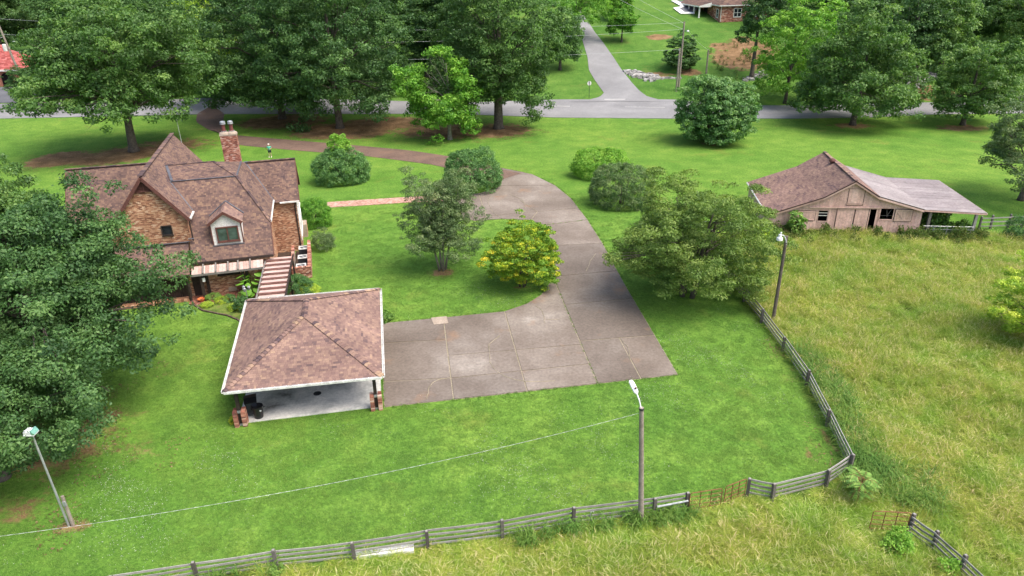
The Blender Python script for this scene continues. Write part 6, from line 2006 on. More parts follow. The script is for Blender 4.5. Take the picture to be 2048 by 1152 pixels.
# --- trees along the back of the lawn
x, y, z, r_, zb, zt, ox = (-53.63, 99.57, 0.0, 13.51, 5.59, 21.08, -2.03)
tree('oak_tree', 'broad spreading oak behind the brick house, with bare ground round its trunk', (x + 0.6, y), r_ * 0.93, 4.4, zt, 'oak', 21, tint_mid=0.36, leaf=0.38, n_cl=420, per=190, cl=1.65, r0=0.62, limbs=40, off=(0.2, 0), lobe_n=26, lobe_amp=0.32, lobe_w=0.34, surf=0.66)
x, y, z, r_, zb, zt, ox = (-37.81, 119.85, 0.18, 11.48, 2.1, 29.67, -0.79)
big = tree('oak_tree', 'dense dark oak left of the pair of oaks above the brown drive', (x, y), r_ * 1.12, 0.8, zt, 'oak_deep', 22, leaf=0.36, n_cl=520, per=185, cl=1.6, r0=0.62, limbs=20, off=(ox, 0), lobe_n=34, lobe_amp=0.24, lobe_w=0.30, low=-0.9, tm=0.36)
x, y, z, r_, zb, zt, ox = (-26.58, 112.11, 0.07, 9.65, 3.54, 29.78, -0.74)
o_ = dup(big, (x, y, 0), 2.3, (r_ / 10.2, r_ / 10.2, zt / 29.7), label='dense dark oak right of the pair above the brown drive')
x, y, z, r_, zb, zt, ox = (-1.61, 109.63, 0.05, 9.37, 2.81, 29.84, -0.58)
tree('oak_tree', 'tall dark oak with a thick trunk between the leaning maple and the road junction', (x, y), r_ * 1.12, 1.2, zt, 'oak', 24, leaf=0.34, n_cl=470, per=175, cl=1.45, r0=0.72, limbs=24, off=(ox, 0), lobe_n=30, lobe_amp=0.30, lobe_w=0.30, low=-0.9, tm=0.36, tint_mid=0.28)
x, y, z, r_, zb, zt, ox = (-8.63, 103.08, 0.02, 5.66, 1.64, 14.77, -3.89)
tree('maple_tree', 'leaning bright green maple with bare upper branches in front of the dark oaks', (x, y), 6.0, 0.3, zt, 'bright', 25, leaf=0.33, n_cl=340, per=150, cl=1.25, r0=0.30, bark='bark_pale', limbs=26, off=(-3.6, 0), lobe_n=12, lobe_amp=0.42, lobe_w=0.36, tint_mid=0.45,
     bare=lambda c_: (c_[:, 0] > -3.4) & (c_[:, 0] < 0.6) & (c_[:, 2] > 6.5) & (c_[:, 2] < 12.0) | ((c_[:, 0] < -4.5) & (c_[:, 2] > 10.5)))
x, y, z, r_, zb, zt, ox = (-52.63, 129.51, 0.45, 4.69, 1.37, 19.89, 1.39)
tree('maple_tree', 'yellow green tree showing behind the left oak of the pair', (x, y), r_ * 1.1, zb, zt, 'lime', 26, leaf=0.36, n_cl=150, per=110, cl=1.3, r0=0.3, limbs=8, tint_mid=0.25, z0=z)
# --- trees on the right lawn
x, y, z, r_, zb, zt, ox = (28.4, 98.27, 0.01, 5.53, 0.86, 10.43, 0.27)
tree('round_tree', 'round low branching tree standing alone on the lawn in front of the road', (x, y), r_ * 0.98, 0.1, zt, 'blue', 27, leaf=0.30, n_cl=330, per=140, cl=0.95, r0=0.20, limbs=14, stems=4, lobe_n=22, lobe_amp=0.26, low=-0.98, tint_mid=0.62, off=(ox, 0))
x, y, z, r_, zb, zt, ox = (52.01, 107.42, 0.04, 9.32, 1.89, 17.27, -0.18)
tree('maple_tree', 'wide pointed maple by the road behind the barn', (x, y), r_ * 1.03, 1.5, zt + 0.6, 'oak', 28, leaf=0.36, n_cl=330, per=150, cl=1.4, r0=0.42, limbs=22, lobe_n=26, lobe_amp=0.28, lobe_w=0.34, tm=0.30, low=-0.7, boxy=1.25, tint_mid=0.45, off=(ox, 0))
x, y, z, r_, zb, zt, ox = (47.33, 123.12, 0.44, 7.67, 1.66, 18.37, 3.11)
tree('locust_tree', 'bright green feathery tree between the bank and the wide maple', (x, y), r_, 0.9, zt, 'bright', 29, leaf=0.36, n_cl=200, per=140, cl=1.25, r0=0.3, limbs=12, lobe_n=18, lobe_amp=0.32, off=(ox, 0), z0=z, low=-0.85, tint_mid=0.62)
x, y, z, r_, zb, zt, ox = (46.36, 139.08, 2.39, 5.08, 8.86, 21.08, 1.11)
tree('tall_tree', 'tall leaning tree with a long bare trunk on the red earth bank', (x, y), r_, zb - z, zt - z, 'oak_deep', 30, leaf=0.36, n_cl=150, per=130, cl=1.2, r0=0.42, bark='bark', limbs=8, off=(2.4, 0), z0=z)
x, y, z, r_, zb, zt, ox = (67.86, 106.04, 0.03, 6.66, 1.1, 13.58, 2.07)
tree('maple_tree', 'round topped maple on the lawn at the far right near the road', (x, y), r_ * 1.02, 0.9, zt, 'oak', 31, leaf=0.33, n_cl=260, per=140, cl=1.1, r0=0.36, limbs=14, stems=1, off=(1.8, 0), lobe_n=22, lobe_amp=0.24, tint_mid=0.5)
x, y, z, r_, zb, zt, ox = (54.88, 70.76, 0.0, 6.45, 1.82, 11.71, 0.13)
tree('oak_tree', 'loose branched oak cut by the right edge of the photo above the barn fence', (x - 1.5, y), r_ * 1.12, zb, zt, 'grey', 32, leaf=0.24, n_cl=170, per=130, cl=0.85, r0=0.3, limbs=26, lobe_n=16, lobe_amp=0.44, tint_mid=0.28, low=-0.8)
x, y, z, r_, zb, zt, ox = (34.32, 40.93, 0.0, 2.99, 0.73, 6.64, -0.02)
tree('young_tree', 'yellow green young tree at the right edge of the meadow', (x, y), r_, 0.35, zt, 'lime', 33, leaf=0.17, n_cl=150, per=110, cl=0.50, r0=0.12, limbs=18, lobe_n=16, lobe_amp=0.36, flat=0.45, low=-0.85)
# --- the trees round the drive
x, y, z, r_, zb, zt, ox = (-5.87, 55.35, 0.0, 3.21, 0.83, 9.11, 0.21)
tree('birch_tree', 'thin grey green birch with open airy branches on the lawn by the garden path', (x, y), r_ * 1.12, 0.1, zt + 0.9, 'grey', 34, leaf=0.16, n_cl=360, per=110, cl=0.55, r0=0.10, bark='bark_pale', limbs=40, stems=4, lobe_n=18, lobe_amp=0.36, lobe_w=0.34, surf=0.5, ratio=0.42, tint_mid=0.36, tm=0.46, low=-0.98, boxy=0.75, off=(ox, 0))
x, y, z, r_, zb, zt, ox = (0.85, 51.81, 0.0, 3.09, 0.99, 5.81, -0.06)
tree('japanese_maple', 'golden green Japanese maple inside the curve of the driveway', (x, y), r_ * 1.08, 0.22, zt, 'yellow', 35, leaf=0.17, n_cl=230, per=110, cl=0.50, r0=0.09, limbs=20, stems=4, lobe_n=26, lobe_amp=0.26, lobe_w=0.28, flat=0.42, low=-0.9, tint_mid=0.24, tint_sp=0.34)
x, y, z, r_, zb, zt, ox = (13.98, 49.55, 0.0, 5.97, 2.34, 9.74, 0.11)
tree('spreading_tree', 'wide spreading olive green tree over the top end of the side fence', (x - 0.35, y), r_ * 1.10, 0.5, zt + 0.3, 'olive', 36, leaf=0.19, n_cl=420, per=170, cl=0.82, r0=0.22, limbs=36, stems=4, lobe_n=34, lobe_amp=0.32, lobe_w=0.28, flat=0.5, low=-0.92, ratio=0.45)

def shrub(name, label, base, r, h, mat, seed, leaf=0.15, n_cl=140, per=70, cl=None, stems=5, lobe_amp=0.14, sq=(1, 1), cat='shrub', tint_mid=0.5, flat=0.8, group=None, lobe_n=20, zb=0.05, boxy=0.8, ratio=0.55, z0=0.0, rot=0.0, low=-0.55, tint_sp=0.3):
    return tree(name, label, base, r, zb, h, mat, seed, leaf * 0.85, int(n_cl * 1.8), int(per * 0.85), (cl or r * 0.2) * 0.72, max(0.02, r * 0.02), 'bark', cat, group, (0, 0), 6, stems, 0.36, low, 0.85, lobe_n, lobe_amp, flat, ratio, boxy, z0, 'foliage', sq, 0.4, 0.1, tint_mid, tint_sp, None, rot, None, False)

x, y, z, r_, zb, zt, ox = (-20.2, 82.75, 0.0, 3.2, 0.47, 4.47, -0.06)
shrub('round_shrub', 'round bluish green shrub with a bright pointed tip, left of the garden path', (x, y), r_, 4.0, 'blue', 41, 0.20, 200, 85, 0.62)
shrub('sapling', 'bright green sapling growing out of the top of the round bluish shrub', (x + 0.1, y + 0.3), 1.25, 5.9, 'bright', 42, 0.20, 60, 60, 0.4, 3, 0.3, tint_mid=0.75, cat='sapling', zb=3.0, boxy=1.5)
x, y, z, r_, zb, zt, ox = (-4.19, 78.47, 0.0, 3.22, 0.63, 4.69, 0.0)
shrub('round_shrub', 'round bluish green shrub in the grass island behind the grey green birch', (x, y), r_, zt, 'blue', 43, 0.20, 210, 85, 0.62)
x, y, z, r_, zb, zt, ox = (10.81, 82.77, 0.0, 3.45, 0.5, 3.33, 0.06)
shrub('clipped_shrub', 'flat topped lime green clipped shrub on the lawn right of the drive', (x, y), r_, zt, 'bright', 44, 0.18, 200, 80, 0.52, sq=(1.0, 0.75), boxy=0.5, lobe_amp=0.10, tint_mid=0.8)
x, y, z, r_, zb, zt, ox = (11.81, 72.06, 0.0, 3.36, 0.72, 4.23, -0.05)
shrub('clipped_shrub', 'domed grey green clipped shrub in front of the lime green one', (x, y), r_, zt, 'greydark', 45, 0.15, 260, 95, 0.50, sq=(1.0, 0.9), boxy=0.65, lobe_amp=0.06)
x, y = (-19.51, 67.29)
shrub('round_shrub', 'dense green shrub against the white gable at the house end of the path', (x, y), 1.55, 2.7, 'bright', 46, 0.13, 120, 80, 0.36, tint_mid=0.3)
x, y = (-18.48, 66.94)
shrub('round_shrub', 'small rounded bright shrub beside the dense one at the house end of the path', (x, y), 0.72, 1.35, 'bright', 47, 0.12, 60, 60, 0.25, tint_mid=0.4)
x, y = (-17.16, 60.6)
shrub('loose_shrub', 'loose open shrub beside the air conditioner enclosure', (x, y), 1.0, 2.0, 'grey', 48, 0.12, 90, 40, 0.3, tint_mid=0.3, lobe_amp=0.35)
x, y = (-16.93, 50.74)
shrub('round_shrub', 'dark bluish shrub between the stepped walkway roof and the enclosure', (x, y), 1.25, 1.7, 'blue', 49, 0.10, 110, 70, 0.32, tint_mid=0.25)
x, y = (-15.98, 51.07)
shrub('round_shrub', 'low lime green shrub just behind the back corner of the carport', (x, y), 0.75, 0.8, 'lime', 50, 0.09, 60, 60, 0.22, tint_mid=0.6)
x, y = (-9.37, 46.33)
shrub('hosta', 'low leafy clump beside the back right corner of the carport', (x, y), 0.60, 0.65, 'weed', 51, 0.17, 40, 22, 0.22, tint_mid=0.4, cat='plant')
x, y = (46.12, 59.4)
shrub('loose_shrub', 'dark shrub at the right edge by the barn fence', (x, y), 1.6, 2.2, 'blue', 52, 0.16, 70, 60, 0.45, tint_mid=0.2)
x, y = (-20.58, 48.44)
shrub('round_shrub', 'small dark shrub at the left back corner of the carport', (x, y), 0.55, 1.1, 'blue', 53, 0.09, 50, 55, 0.2, tint_mid=0.2)
for i, (q, r_, h_, mt, lb) in enumerate((((-23.41, 50.3), 0.55, 0.5, 'weed', 'low green plant in the flower bed beside the orange bowl'), ((-22.6, 49.91), 0.5, 0.35, 'lime', 'pale ground plant in the middle of the flower bed'),
                                         ((-22.11, 50.07), 0.45, 0.45, 'blue', 'bluish tuft near the white ornament in the flower bed'), ((-21.18, 48.64), 0.5, 0.3, 'lime', 'low lime plant in the narrow end of the flower bed'),
                                         ((-23.52, 49.25), 0.45, 0.25, 'lime', 'low plant at the curved edge of the flower bed'), ((-20.98, 50.2), 0.5, 0.7, 'weed', 'leafy plant at the foot of the garden lamp'))):
    shrub('bed_plant', lb, q, r_, h_, mt, 60 + i, 0.09, 34, 40, 0.18, cat='plant')
x, y = (26.43, 61.72)
shrub('pokeweed', 'broad leaved green weed against the left part of the barn front', (x, y), 0.85, 2.3, 'weed', 70, 0.34, 36, 16, 0.4, tint_mid=0.45, cat='plant', lobe_amp=0.4)
x, y = (26.39, 62.52)
shrub('vine', 'dark vine climbing the barn front beside the hatch', (x - 0.1, y + 0.5), 0.28, 3.1, 'oak_deep', 71, 0.14, 40, 34, 0.18, cat='vine', boxy=0.4)
x, y = (39.37, 62.07)
shrub('pokeweed', 'dark broad leaved weed at the mouth of the lean-to', (x, y), 1.25, 2.4, 'weed', 72, 0.32, 60, 26, 0.4, tint_mid=0.15, cat='plant', lobe_amp=0.3)
x, y = (42.29, 62.18)
shrub('pokeweed', 'low weed under the far end of the lean-to', (x, y), 1.0, 1.0, 'weed', 73, 0.24, 50, 22, 0.3, tint_mid=0.2, cat='plant', lobe_amp=0.3)
x, y = (34.69, 62.46)
shrub('pokeweed', 'small dark weed at the foot of the open barn door', (x, y), 0.5, 1.3, 'weed', 74, 0.2, 36, 24, 0.22, tint_mid=0.1, cat='plant')
x, y = (22.74, 60.13)
shrub('sapling', 'pale green sapling under the left corner of the barn roof', (x, y), 0.9, 2.3, 'lime', 75, 0.22, 50, 34, 0.32, tint_mid=0.3, cat='sapling')
# on the hillside and by the side road
x, y, z, r_, zb, zt, ox = (33.79, 144.12, 3.3, 3.69, 3.87, 10.71, 0.0)
tree('cedar_tree', 'dark drooping cedar on the slope behind the utility poles', (x, y), r_, 0.4, zt - z, 'oak_deep', 80, leaf=0.34, n_cl=110, per=110, cl=0.85, r0=0.2, limbs=8, flat=0.4, boxy=1.5, tm=0.25, z0=z, low=-0.6)
x, y, z, r_, zb, zt, ox = (24.8, 162.13, 6.83, 3.22, 7.49, 14.51, -0.86)
tree('maple_tree', 'small green tree on the right verge of the side road', (x, y), r_, 1.8, zt - z, 'bright', 81, leaf=0.36, n_cl=90, per=100, cl=0.9, r0=0.2, limbs=8, z0=z, tint_mid=0.3)
x, y, z, r_, zb, zt, ox = (14.93, 164.8, 7.36, 6.18, 7.21, 19.29, 4.01)
tree('maple_tree', 'light green tree overhanging the left edge of the side road', (x, y), r_, 3.0, zt - z, 'bright', 82, leaf=0.36, n_cl=120, per=90, cl=1.1, r0=0.22, limbs=12, z0=z, tint_mid=0.5, off=(2.5, 0), lobe_amp=0.4)
x, y, z, r_, zb, zt, ox = (10.32, 145.45, 3.55, 4.21, 3.99, 17.28, 0.82)
tree('maple_tree', 'dark tree behind the tall lone oak at the left of the side road', (x, y), r_, 0.5, zt - z, 'oak_deep', 83, leaf=0.36, n_cl=150, per=110, cl=1.1, r0=0.3, limbs=8, z0=z, low=-0.85)
x, y, z, r_, zb, zt, ox = (26.69, 178.3, 10.06, 3.49, 10.8, 20.83, -2.33)
tree('maple_tree', 'bright tree higher up the side road', (x, y), r_, 0.6, zt - z, 'bright', 84, leaf=0.42, n_cl=100, per=90, cl=1.1, r0=0.25, limbs=6, z0=z, tint_mid=0.7)
x, y, z, r_, zb, zt, ox = (67.03, 124.01, 0.5, 6.67, 3.81, 19.47, -1.25)
tree('tall_tree', 'dark tall tree with pale dead branches behind the wide maple', (x, y), r_, 4.0, zt, 'oak_deep', 85, leaf=0.4, n_cl=200, per=130, cl=1.4, r0=0.42, bark='bark_pale', limbs=40, z0=z, tint_mid=0.4, lobe_amp=0.4)
x, y, z, r_, zb, zt, ox = (70.88, 127.07, 0.74, 6.81, 5.7, 20.08, 4.94)
tree('tall_tree', 'green tall tree standing over the stony ditch at the right', (x, y), r_, 5.0, zt, 'oak', 86, leaf=0.4, n_cl=220, per=120, cl=1.4, r0=0.4, limbs=14, z0=z, tint_mid=0.5, off=(3, 0))
x, y, z, r_, zb, zt, ox = (93.07, 131.86, 1.28, 6.17, 2.01, 20.37, 0.88)
tree('tall_tree', 'green tree at the upper right corner beside the dark hollow', (x, y), r_, 1.5, zt - z, 'oak', 87, leaf=0.4, n_cl=180, per=120, cl=1.3, r0=0.35, limbs=8, z0=z, tint_mid=0.55)

# the wood along the top of the picture: one mass of crowns and trunks
rng = np.random.default_rng(90)
wood_mesh = []
for k_ in range(3):
    rg = np.random.default_rng(91 + k_)
    cenw, outw = clump_centres(rg, 9.0, 2.5, 24.0, 420, lobe_n=26, lobe_amp=0.3, low=-0.85, lobe_w=0.32)
    Vw, Fw, tw = leaf_arrays(rg, cenw, outw, 1.15, 60, 0.50, 0.55)
    wood_mesh.append(np_mesh('wood_crown', Vw, Fw, tw, LEAF['oak_deep']))
trunks = MB()
spots = []
for i in range(17):
    spots.append((-135 + i * 8.4 + rng.uniform(-2, 2), 150 + rng.uniform(-8, 14) + (10 if i < 5 else 0), rng.uniform(7.5, 10), rng.uniform(20, 27)))
for i in range(14):
    spots.append((-140 + i * 11.0 + rng.uniform(-3, 3), 185 + rng.uniform(-6, 14), rng.uniform(9, 12), rng.uniform(24, 30)))
for i in range(8):
    spots.append((66 + i * 8.5 + rng.uniform(-2, 2), 140 + rng.uniform(-5, 10) + i, rng.uniform(7, 9.5), rng.uniform(18, 25)))
for i in range(8):
    spots.append((72 + i * 11 + rng.uniform(-2, 2), 172 + rng.uniform(-4, 12), rng.uniform(8.5, 11), rng.uniform(22, 28)))
for i in range(16):
    spots.append((-120 + i * 17 + rng.uniform(-3, 3), 255 + rng.uniform(-8, 20), rng.uniform(12, 16), rng.uniform(26, 34)))
for i in range(34):
    spots.append((-92 + i * 3.0 + rng.uniform(-1, 1), 138 + rng.uniform(-3, 8), rng.uniform(3.2, 4.6), rng.uniform(4.5, 9)))
wood_pts, wood_scl, wood_rot = [], [], []
for (cx, cy, rr, hh_) in spots:
    if -1 < cx < 40 and cy < 215:
        continue
    if cx < -92 and cy < 172:
        cy += 24
    zz = tz(cx, cy)
    wood_pts.append((cx, cy, zz))
    wood_scl.append((rr / 9.0, rr / 9.0, hh_ / 24.0))
    wood_rot.append((0, 0, rng.uniform(0, 6.28)))
    trunks.tube([(cx, cy, zz - 0.5), (cx + rng.uniform(-.5, .5), cy, zz + hh_ * 0.6)], [0.45, 0.2], 7)
WOODS = (np.array(wood_pts), np.array(wood_rot), np.array(wood_scl))

# ------------------------------------------------------------------ plants with large leaves
def leaf_plant(name, label, base, spots, size, mat, seed, cat='plant'):
    rng = random.Random(seed)
    t = thing(name, label, cat, (base[0], base[1], 0))
    mb = MB()
    k = 10
    vs = [(0, 0, 0)]
    for i in range(k + 1):
        a = math.pi * 2 * i / k
        rr = 0.5 * (1 - 0.35 * math.cos(a)) * (0.8 if i in (0, k) else 1)
        vs.append((0.28 - 0.55 * math.cos(a), rr * math.sin(a) * 0.95, -0.10 * abs(math.sin(a)) + 0.03 * math.cos(3 * a)))
    mb.add(vs, [(0, i + 1, i + 2) for i in range(k)], 0.6)
    me = mb.mesh('leaf')
    me.materials.append(LEAF[mat])
    st = MB()
    for (lx, ly, lz) in spots:
        st.tube([(0, 0, 0), (lx * 0.5, ly * 0.5, lz * 0.7), (lx, ly, lz)], [0.018, 0.014, 0.008], 5)
        o = bpy.data.objects.new('leaf', me)
        C.objects.link(o)
        o.parent = t
        o.location = (lx, ly, lz)
        s_ = size * rng.uniform(0.75, 1.2)
        o.scale = (s_, s_, s_)
        o.rotation_euler = (rng.uniform(-.35, .35), rng.uniform(0.1, .5), math.atan2(ly, lx) + rng.uniform(-.6, .6))
    st.obj('stem', LEAF[mat], t)
    return t
rr = random.Random(5)
leaf_plant('large_leaf_plant', 'plant with very large heart shaped green leaves beside the stepped walkway roof', (-20.54, 50.9),
           [(rr.uniform(-.6, .55), rr.uniform(-.7, .6), rr.uniform(0.5, 1.9)) for _ in range(22)], 0.62, 'bright', 5)

def frond_plant(name, label, base, n_f, length, h, mat, seed, z0=0.0):
    rng = random.Random(seed)
    t = thing(name, label, 'plant', (base[0], base[1], z0))
    fr, st = MB(), MB()
    for i in range(n_f):
        a = 2 * math.pi * i / n_f + rng.uniform(-.3, .3)
        z_ = h * rng.uniform(0.35, 1.0)
        L = length * rng.uniform(0.7, 1.15)
        d = Vector((math.cos(a), math.sin(a), 0))
        s_ = Vector((-d.y, d.x, 0))
        st.tube([(0, 0, z_ * 0.3), (0, 0, z_), tuple(d * L * 0.5 + Vector((0, 0, z_ + 0.22 * L))), tuple(d * L + Vector((0, 0, z_ - 0.1 * L)))], [0.02, 0.015, 0.01, 0.004], 4)
        for k in range(3, 13):
            f = k / 12
            c_ = d * L * f + Vector((0, 0, z_ + 0.45 * L * f * (1 - f) * 2 - 0.1 * L * f))
            ll = 0.30 * length * math.sin(math.pi * (0.15 + 0.8 * f))
            for sg in (-1, 1):
                e = c_ + s_ * sg * ll + d * ll * 0.35 - Vector((0, 0, ll * 0.25))
                w_ = d * ll * 0.17
                fr.add([c_, (c_ + e) / 2 + w_, e, (c_ + e) / 2 - w_], [(0, 1, 2, 3)], rng.random())
    st.tube([(0, 0, -0.1), (0, 0, h)], [0.03, 0.02], 6)
    fr.obj('frond', LEAF[mat], t, 'stuff')
    st.obj('stem', M['rust'], t)
    return t
frond_plant('sumac', 'green sumac with fern like fronds at the corner post of the two fences', (16.47, 26.55), 22, 0.95, 1.35, 'weed', 3)
t = thing('stake', 'rusty orange stake among the sumac fronds', 'stake', (*(16.11, 26.49), 0))
mb = MB(); mb.beam((0, 0, 0), (0.12, 0.05, 1.35), 0.09, 0.05); mb.beam((0.12, 0.05, 1.35), (0.13, 0.05, 1.42), 0.05, 0.03); mb.obj('stake', M['rust'], t)
x, y = (16.71, 23.22)
shrub('sapling', 'bright green sapling in the meadow in front of the open gate', (x, y), 0.62, 1.15, 'bright', 77, 0.13, 50, 26, 0.26, tint_mid=0.8, cat='sapling', lobe_amp=0.35)
x, y = (18.13, 21.93)
shrub('sapling', 'small pale sapling beside the fence in the bottom right corner', (x, y), 0.45, 0.8, 'bright', 78, 0.12, 36, 22, 0.2, tint_mid=0.9, cat='sapling', lobe_amp=0.35)
x, y = (-10.31, 22.62)
shrub('weed_clump', 'leafy weed clump at a post of the near fence', (x, y), 0.3, 0.55, 'weed', 79, 0.1, 24, 24, 0.14, tint_mid=0.6, cat='plant')
x, y = (-15.9, 34.02)
shrub('weed_clump', 'yellowing weed clump outside the front left pier of the carport', (x - 0.15, y - 0.1), 0.3, 0.4, 'yellow', 88, 0.1, 24, 20, 0.14, tint_mid=0.5, cat='plant')

# ------------------------------------------------------------------ grass: tufts spread over the ground
def blade_tuft(seed, n_b, rad, h0, h1, w_, lean, seeds=0, hs=1.0):
    rng = random.Random(seed)
    mb = MB()
    for i in range(n_b):
        a, q = rng.uniform(0, 6.283), rad * math.sqrt(rng.random())
        p_ = Vector((q * math.cos(a), q * math.sin(a), -0.03))
        b = rng.uniform(0, 6.283)
        d = Vector((math.cos(b), math.sin(b), 0))
        s_ = Vector((-d.y, d.x, 0))
        h_ = rng.uniform(h0, h1)
        l_ = lean * rng.uniform(0.3, 1.3) * h_
        ww = w_ * rng.uniform(0.7, 1.3)
        m1 = p_ + d * l_ * 0.25 + Vector((0, 0, h_ * 0.55))
        m2 = p_ + d * l_ * 0.65 + Vector((0, 0, h_ * 0.9))
        e_ = p_ + d * l_ * 1.25 + Vector((0, 0, h_ * (1.0 - 0.25 * lean)))
        t_ = rng.random()
        mb.add([p_ - s_ * ww, p_ + s_ * ww, m1 + s_ * ww, m1 - s_ * ww, m2 + s_ * ww * 0.7, m2 - s_ * ww * 0.7, e_], [(0, 1, 2, 3), (3, 2, 4, 5), (5, 4, 6)], t_ * 0.75)
    for i in range(seeds):
        a, q = rng.uniform(0, 6.283), rad * math.sqrt(rng.random())
        p_ = Vector((q * math.cos(a), q * math.sin(a), 0))
        b = rng.uniform(0, 6.283)
        d = Vector((math.cos(b), math.sin(b), 0))
        s_ = Vector((-d.y, d.x, 0))
        h_ = hs * rng.uniform(0.8, 1.25)
        m1 = p_ + d * h_ * 0.12 + Vector((0, 0, h_ * 0.7))
        e_ = p_ + d * h_ * 0.42 + Vector((0, 0, h_ * 0.95))
        mb.add([p_ - s_ * 0.004, p_ + s_ * 0.004, m1 + s_ * 0.004, m1 - s_ * 0.004], [(0, 1, 2, 3)], 0.9)
        pm = (m1 + e_) / 2
        mb.add([m1, pm + s_ * 0.012, e_, pm - s_ * 0.012], [(0, 1, 2, 3)], rng.uniform(0.86, 1.0))
        u_ = Vector((0, 0, 0.012))
        mb.add([m1, pm + u_, e_, pm - u_], [(0, 1, 2, 3)], rng.uniform(0.86, 1.0))
    return mb

def grass_mat(name, stops, patch_a, patch_b, sc=0.16):
    m, n, p = new_mat(name)
    a = nd(n, 'ShaderNodeAttribute', attribute_name='tint')
    c = ramp(n, stops, a.outputs['Fac']).outputs['Color']
    v = wpos(n)
    f1 = ramp(n, [(0.40, (0, 0, 0)), (0.62, (1, 1, 1))], noise(n, sc, 5.0, 0.62, v)).outputs['Color']
    c = mixc(n, c, mixc(n, c, patch_a, 1.0, 'MULTIPLY'), f1)
    f2 = ramp(n, [(0.46, (0, 0, 0)), (0.64, (1, 1, 1))], noise(n, sc * 3.1, 4.0, 0.6, v)).outputs['Color']
    c = mixc(n, c, mixc(n, c, patch_b, 1.0, 'MULTIPLY'), f2)
    oi = n.nodes.new('ShaderNodeObjectInfo')
    c = mixc(n, c, ramp(n, [(0, (0.86, 0.87, 0.86)), (1, (1.16, 1.13, 1.13))], oi.outputs['Random']).outputs['Color'], 1.0, 'MULTIPLY')
    n.links.new(c, p.inputs['Base Color'])
    p.inputs['Roughness'].default_value = 0.6
    p.inputs['Specular IOR Level'].default_value = 0.25
    t = n.nodes.new('ShaderNodeBsdfTranslucent')
    n.links.new(c, t.inputs['Color'])
    mx = n.nodes.new('ShaderNodeMixShader')
    mx.inputs[0].default_value = 0.35
    n.links.new(p.outputs[0], mx.inputs[1])
    n.links.new(t.outputs[0], mx.inputs[2])
    n.links.new(mx.outputs[0], n.nodes['Material Output'].inputs['Surface'])
    return m

def scatter(name, pts, rots, scl, protos, mat, kind='stuff'):
    """instances of a few tuft meshes on points, with a rotation and a scale each"""
    coll = bpy.data.collections.new(name + '_tufts')
    for i, mb in enumerate(protos):
        me = mb if mat is None else mb.mesh('tuft')
        if mat is not None:
            me.materials.append(mat)
        coll.objects.link(bpy.data.objects.new('tuft', me))
    me = bpy.data.meshes.new(name)
    me.vertices.add(len(pts))
    me.vertices.foreach_set('co', pts.astype(np.float32).ravel())
    at = me.attributes.new('rot', 'FLOAT_VECTOR', 'POINT')
    at.data.foreach_set('vector', rots.astype(np.float32).ravel())
    at = me.attributes.new('scl', 'FLOAT_VECTOR', 'POINT')
    at.data.foreach_set('vector', scl.astype(np.float32).ravel())
    at = me.attributes.new('pick', 'INT', 'POINT')
    at.data.foreach_set('value', (np.arange(len(pts)) * 7 % len(protos)).astype(np.int32))
    o = bpy.data.objects.new(name, me)
    C.objects.link(o)
    o['kind'] = kind
    g = bpy.data.node_groups.new(name, 'GeometryNodeTree')
    g.interface.new_socket('Geometry', in_out='INPUT', socket_type='NodeSocketGeometry')
    g.interface.new_socket('Geometry', in_out='OUTPUT', socket_type='NodeSocketGeometry')
    gi, go = g.nodes.new('NodeGroupInput'), g.nodes.new('NodeGroupOutput')
    ci = g.nodes.new('GeometryNodeCollectionInfo')
    ci.inputs['Collection'].default_value = coll
    ci.inputs['Separate Children'].default_value = True
    ci.inputs['Reset Children'].default_value = True
    ip = g.nodes.new('GeometryNodeInstanceOnPoints')
    ip.inputs['Pick Instance'].default_value = True
    def attr(nm, dt):
        a = g.nodes.new('GeometryNodeInputNamedAttribute')
        a.data_type = dt
        a.inputs['Name'].default_value = nm
        return [q for q in a.outputs if q.enabled and q.name == 'Attribute'][0]
    e2r = g.nodes.new('FunctionNodeEulerToRotation')
    g.links.new(attr('rot', 'FLOAT_VECTOR'), e2r.inputs[0])
    g.links.new(gi.outputs[0], ip.inputs['Points'])
    g.links.new(ci.outputs[0], ip.inputs['Instance'])
    g.links.new(attr('pick', 'INT'), ip.inputs['Instance Index'])
    g.links.new(e2r.outputs[0], ip.inputs['Rotation'])
    g.links.new(attr('scl', 'FLOAT_VECTOR'), ip.inputs['Scale'])
    g.links.new(ip.outputs[0], go.inputs[0])
    md_ = o.modifiers.new('scatter', 'NODES')
    md_.node_group = g
    return o

wo = scatter('woods', WOODS[0], WOODS[1], WOODS[2], wood_mesh, None)
trunks.obj('woods_trunks', M['bark'], wo, 'stuff')

rng = np.random.default_rng(123)
def sample_poly(poly, dens, cond=None):
    P = np.array(poly)
    x0, y0 = P.min(0)
    x1, y1 = P.max(0)
    k = int((x1 - x0) * (y1 - y0) * dens)
    xx, yy = rng.uniform(x0, x1, k), rng.uniform(y0, y1, k)
    ok = in_poly(xx, yy, poly)
    if cond is not None:
        ok &= cond(xx, yy)
    return xx[ok], yy[ok]
def in_view(x, y, m=13.0):
    return (np.abs(x) < 0.78 * y + m) & (y > 14)
mx_, my_ = sample_poly(MEADOW, 9.0, in_view)
keep = rng.random(len(mx_)) < np.clip(1.35 - my_ / 75.0, 0.45, 1.0)
mx_, my_ = mx_[keep], my_[keep]
keep = seg_dist(mx_, my_, SIDE_FENCE) > 0.42
mx_, my_ = mx_[keep], my_[keep]
k = len(mx_)
grow = 0.75 + 0.35 * np.sin(mx_ * 0.45 + 1.3 * np.sin(my_ * 0.21)) * np.sin(my_ * 0.37 + mx_ * 0.12) + rng.uniform(-0.15, 0.25, k)
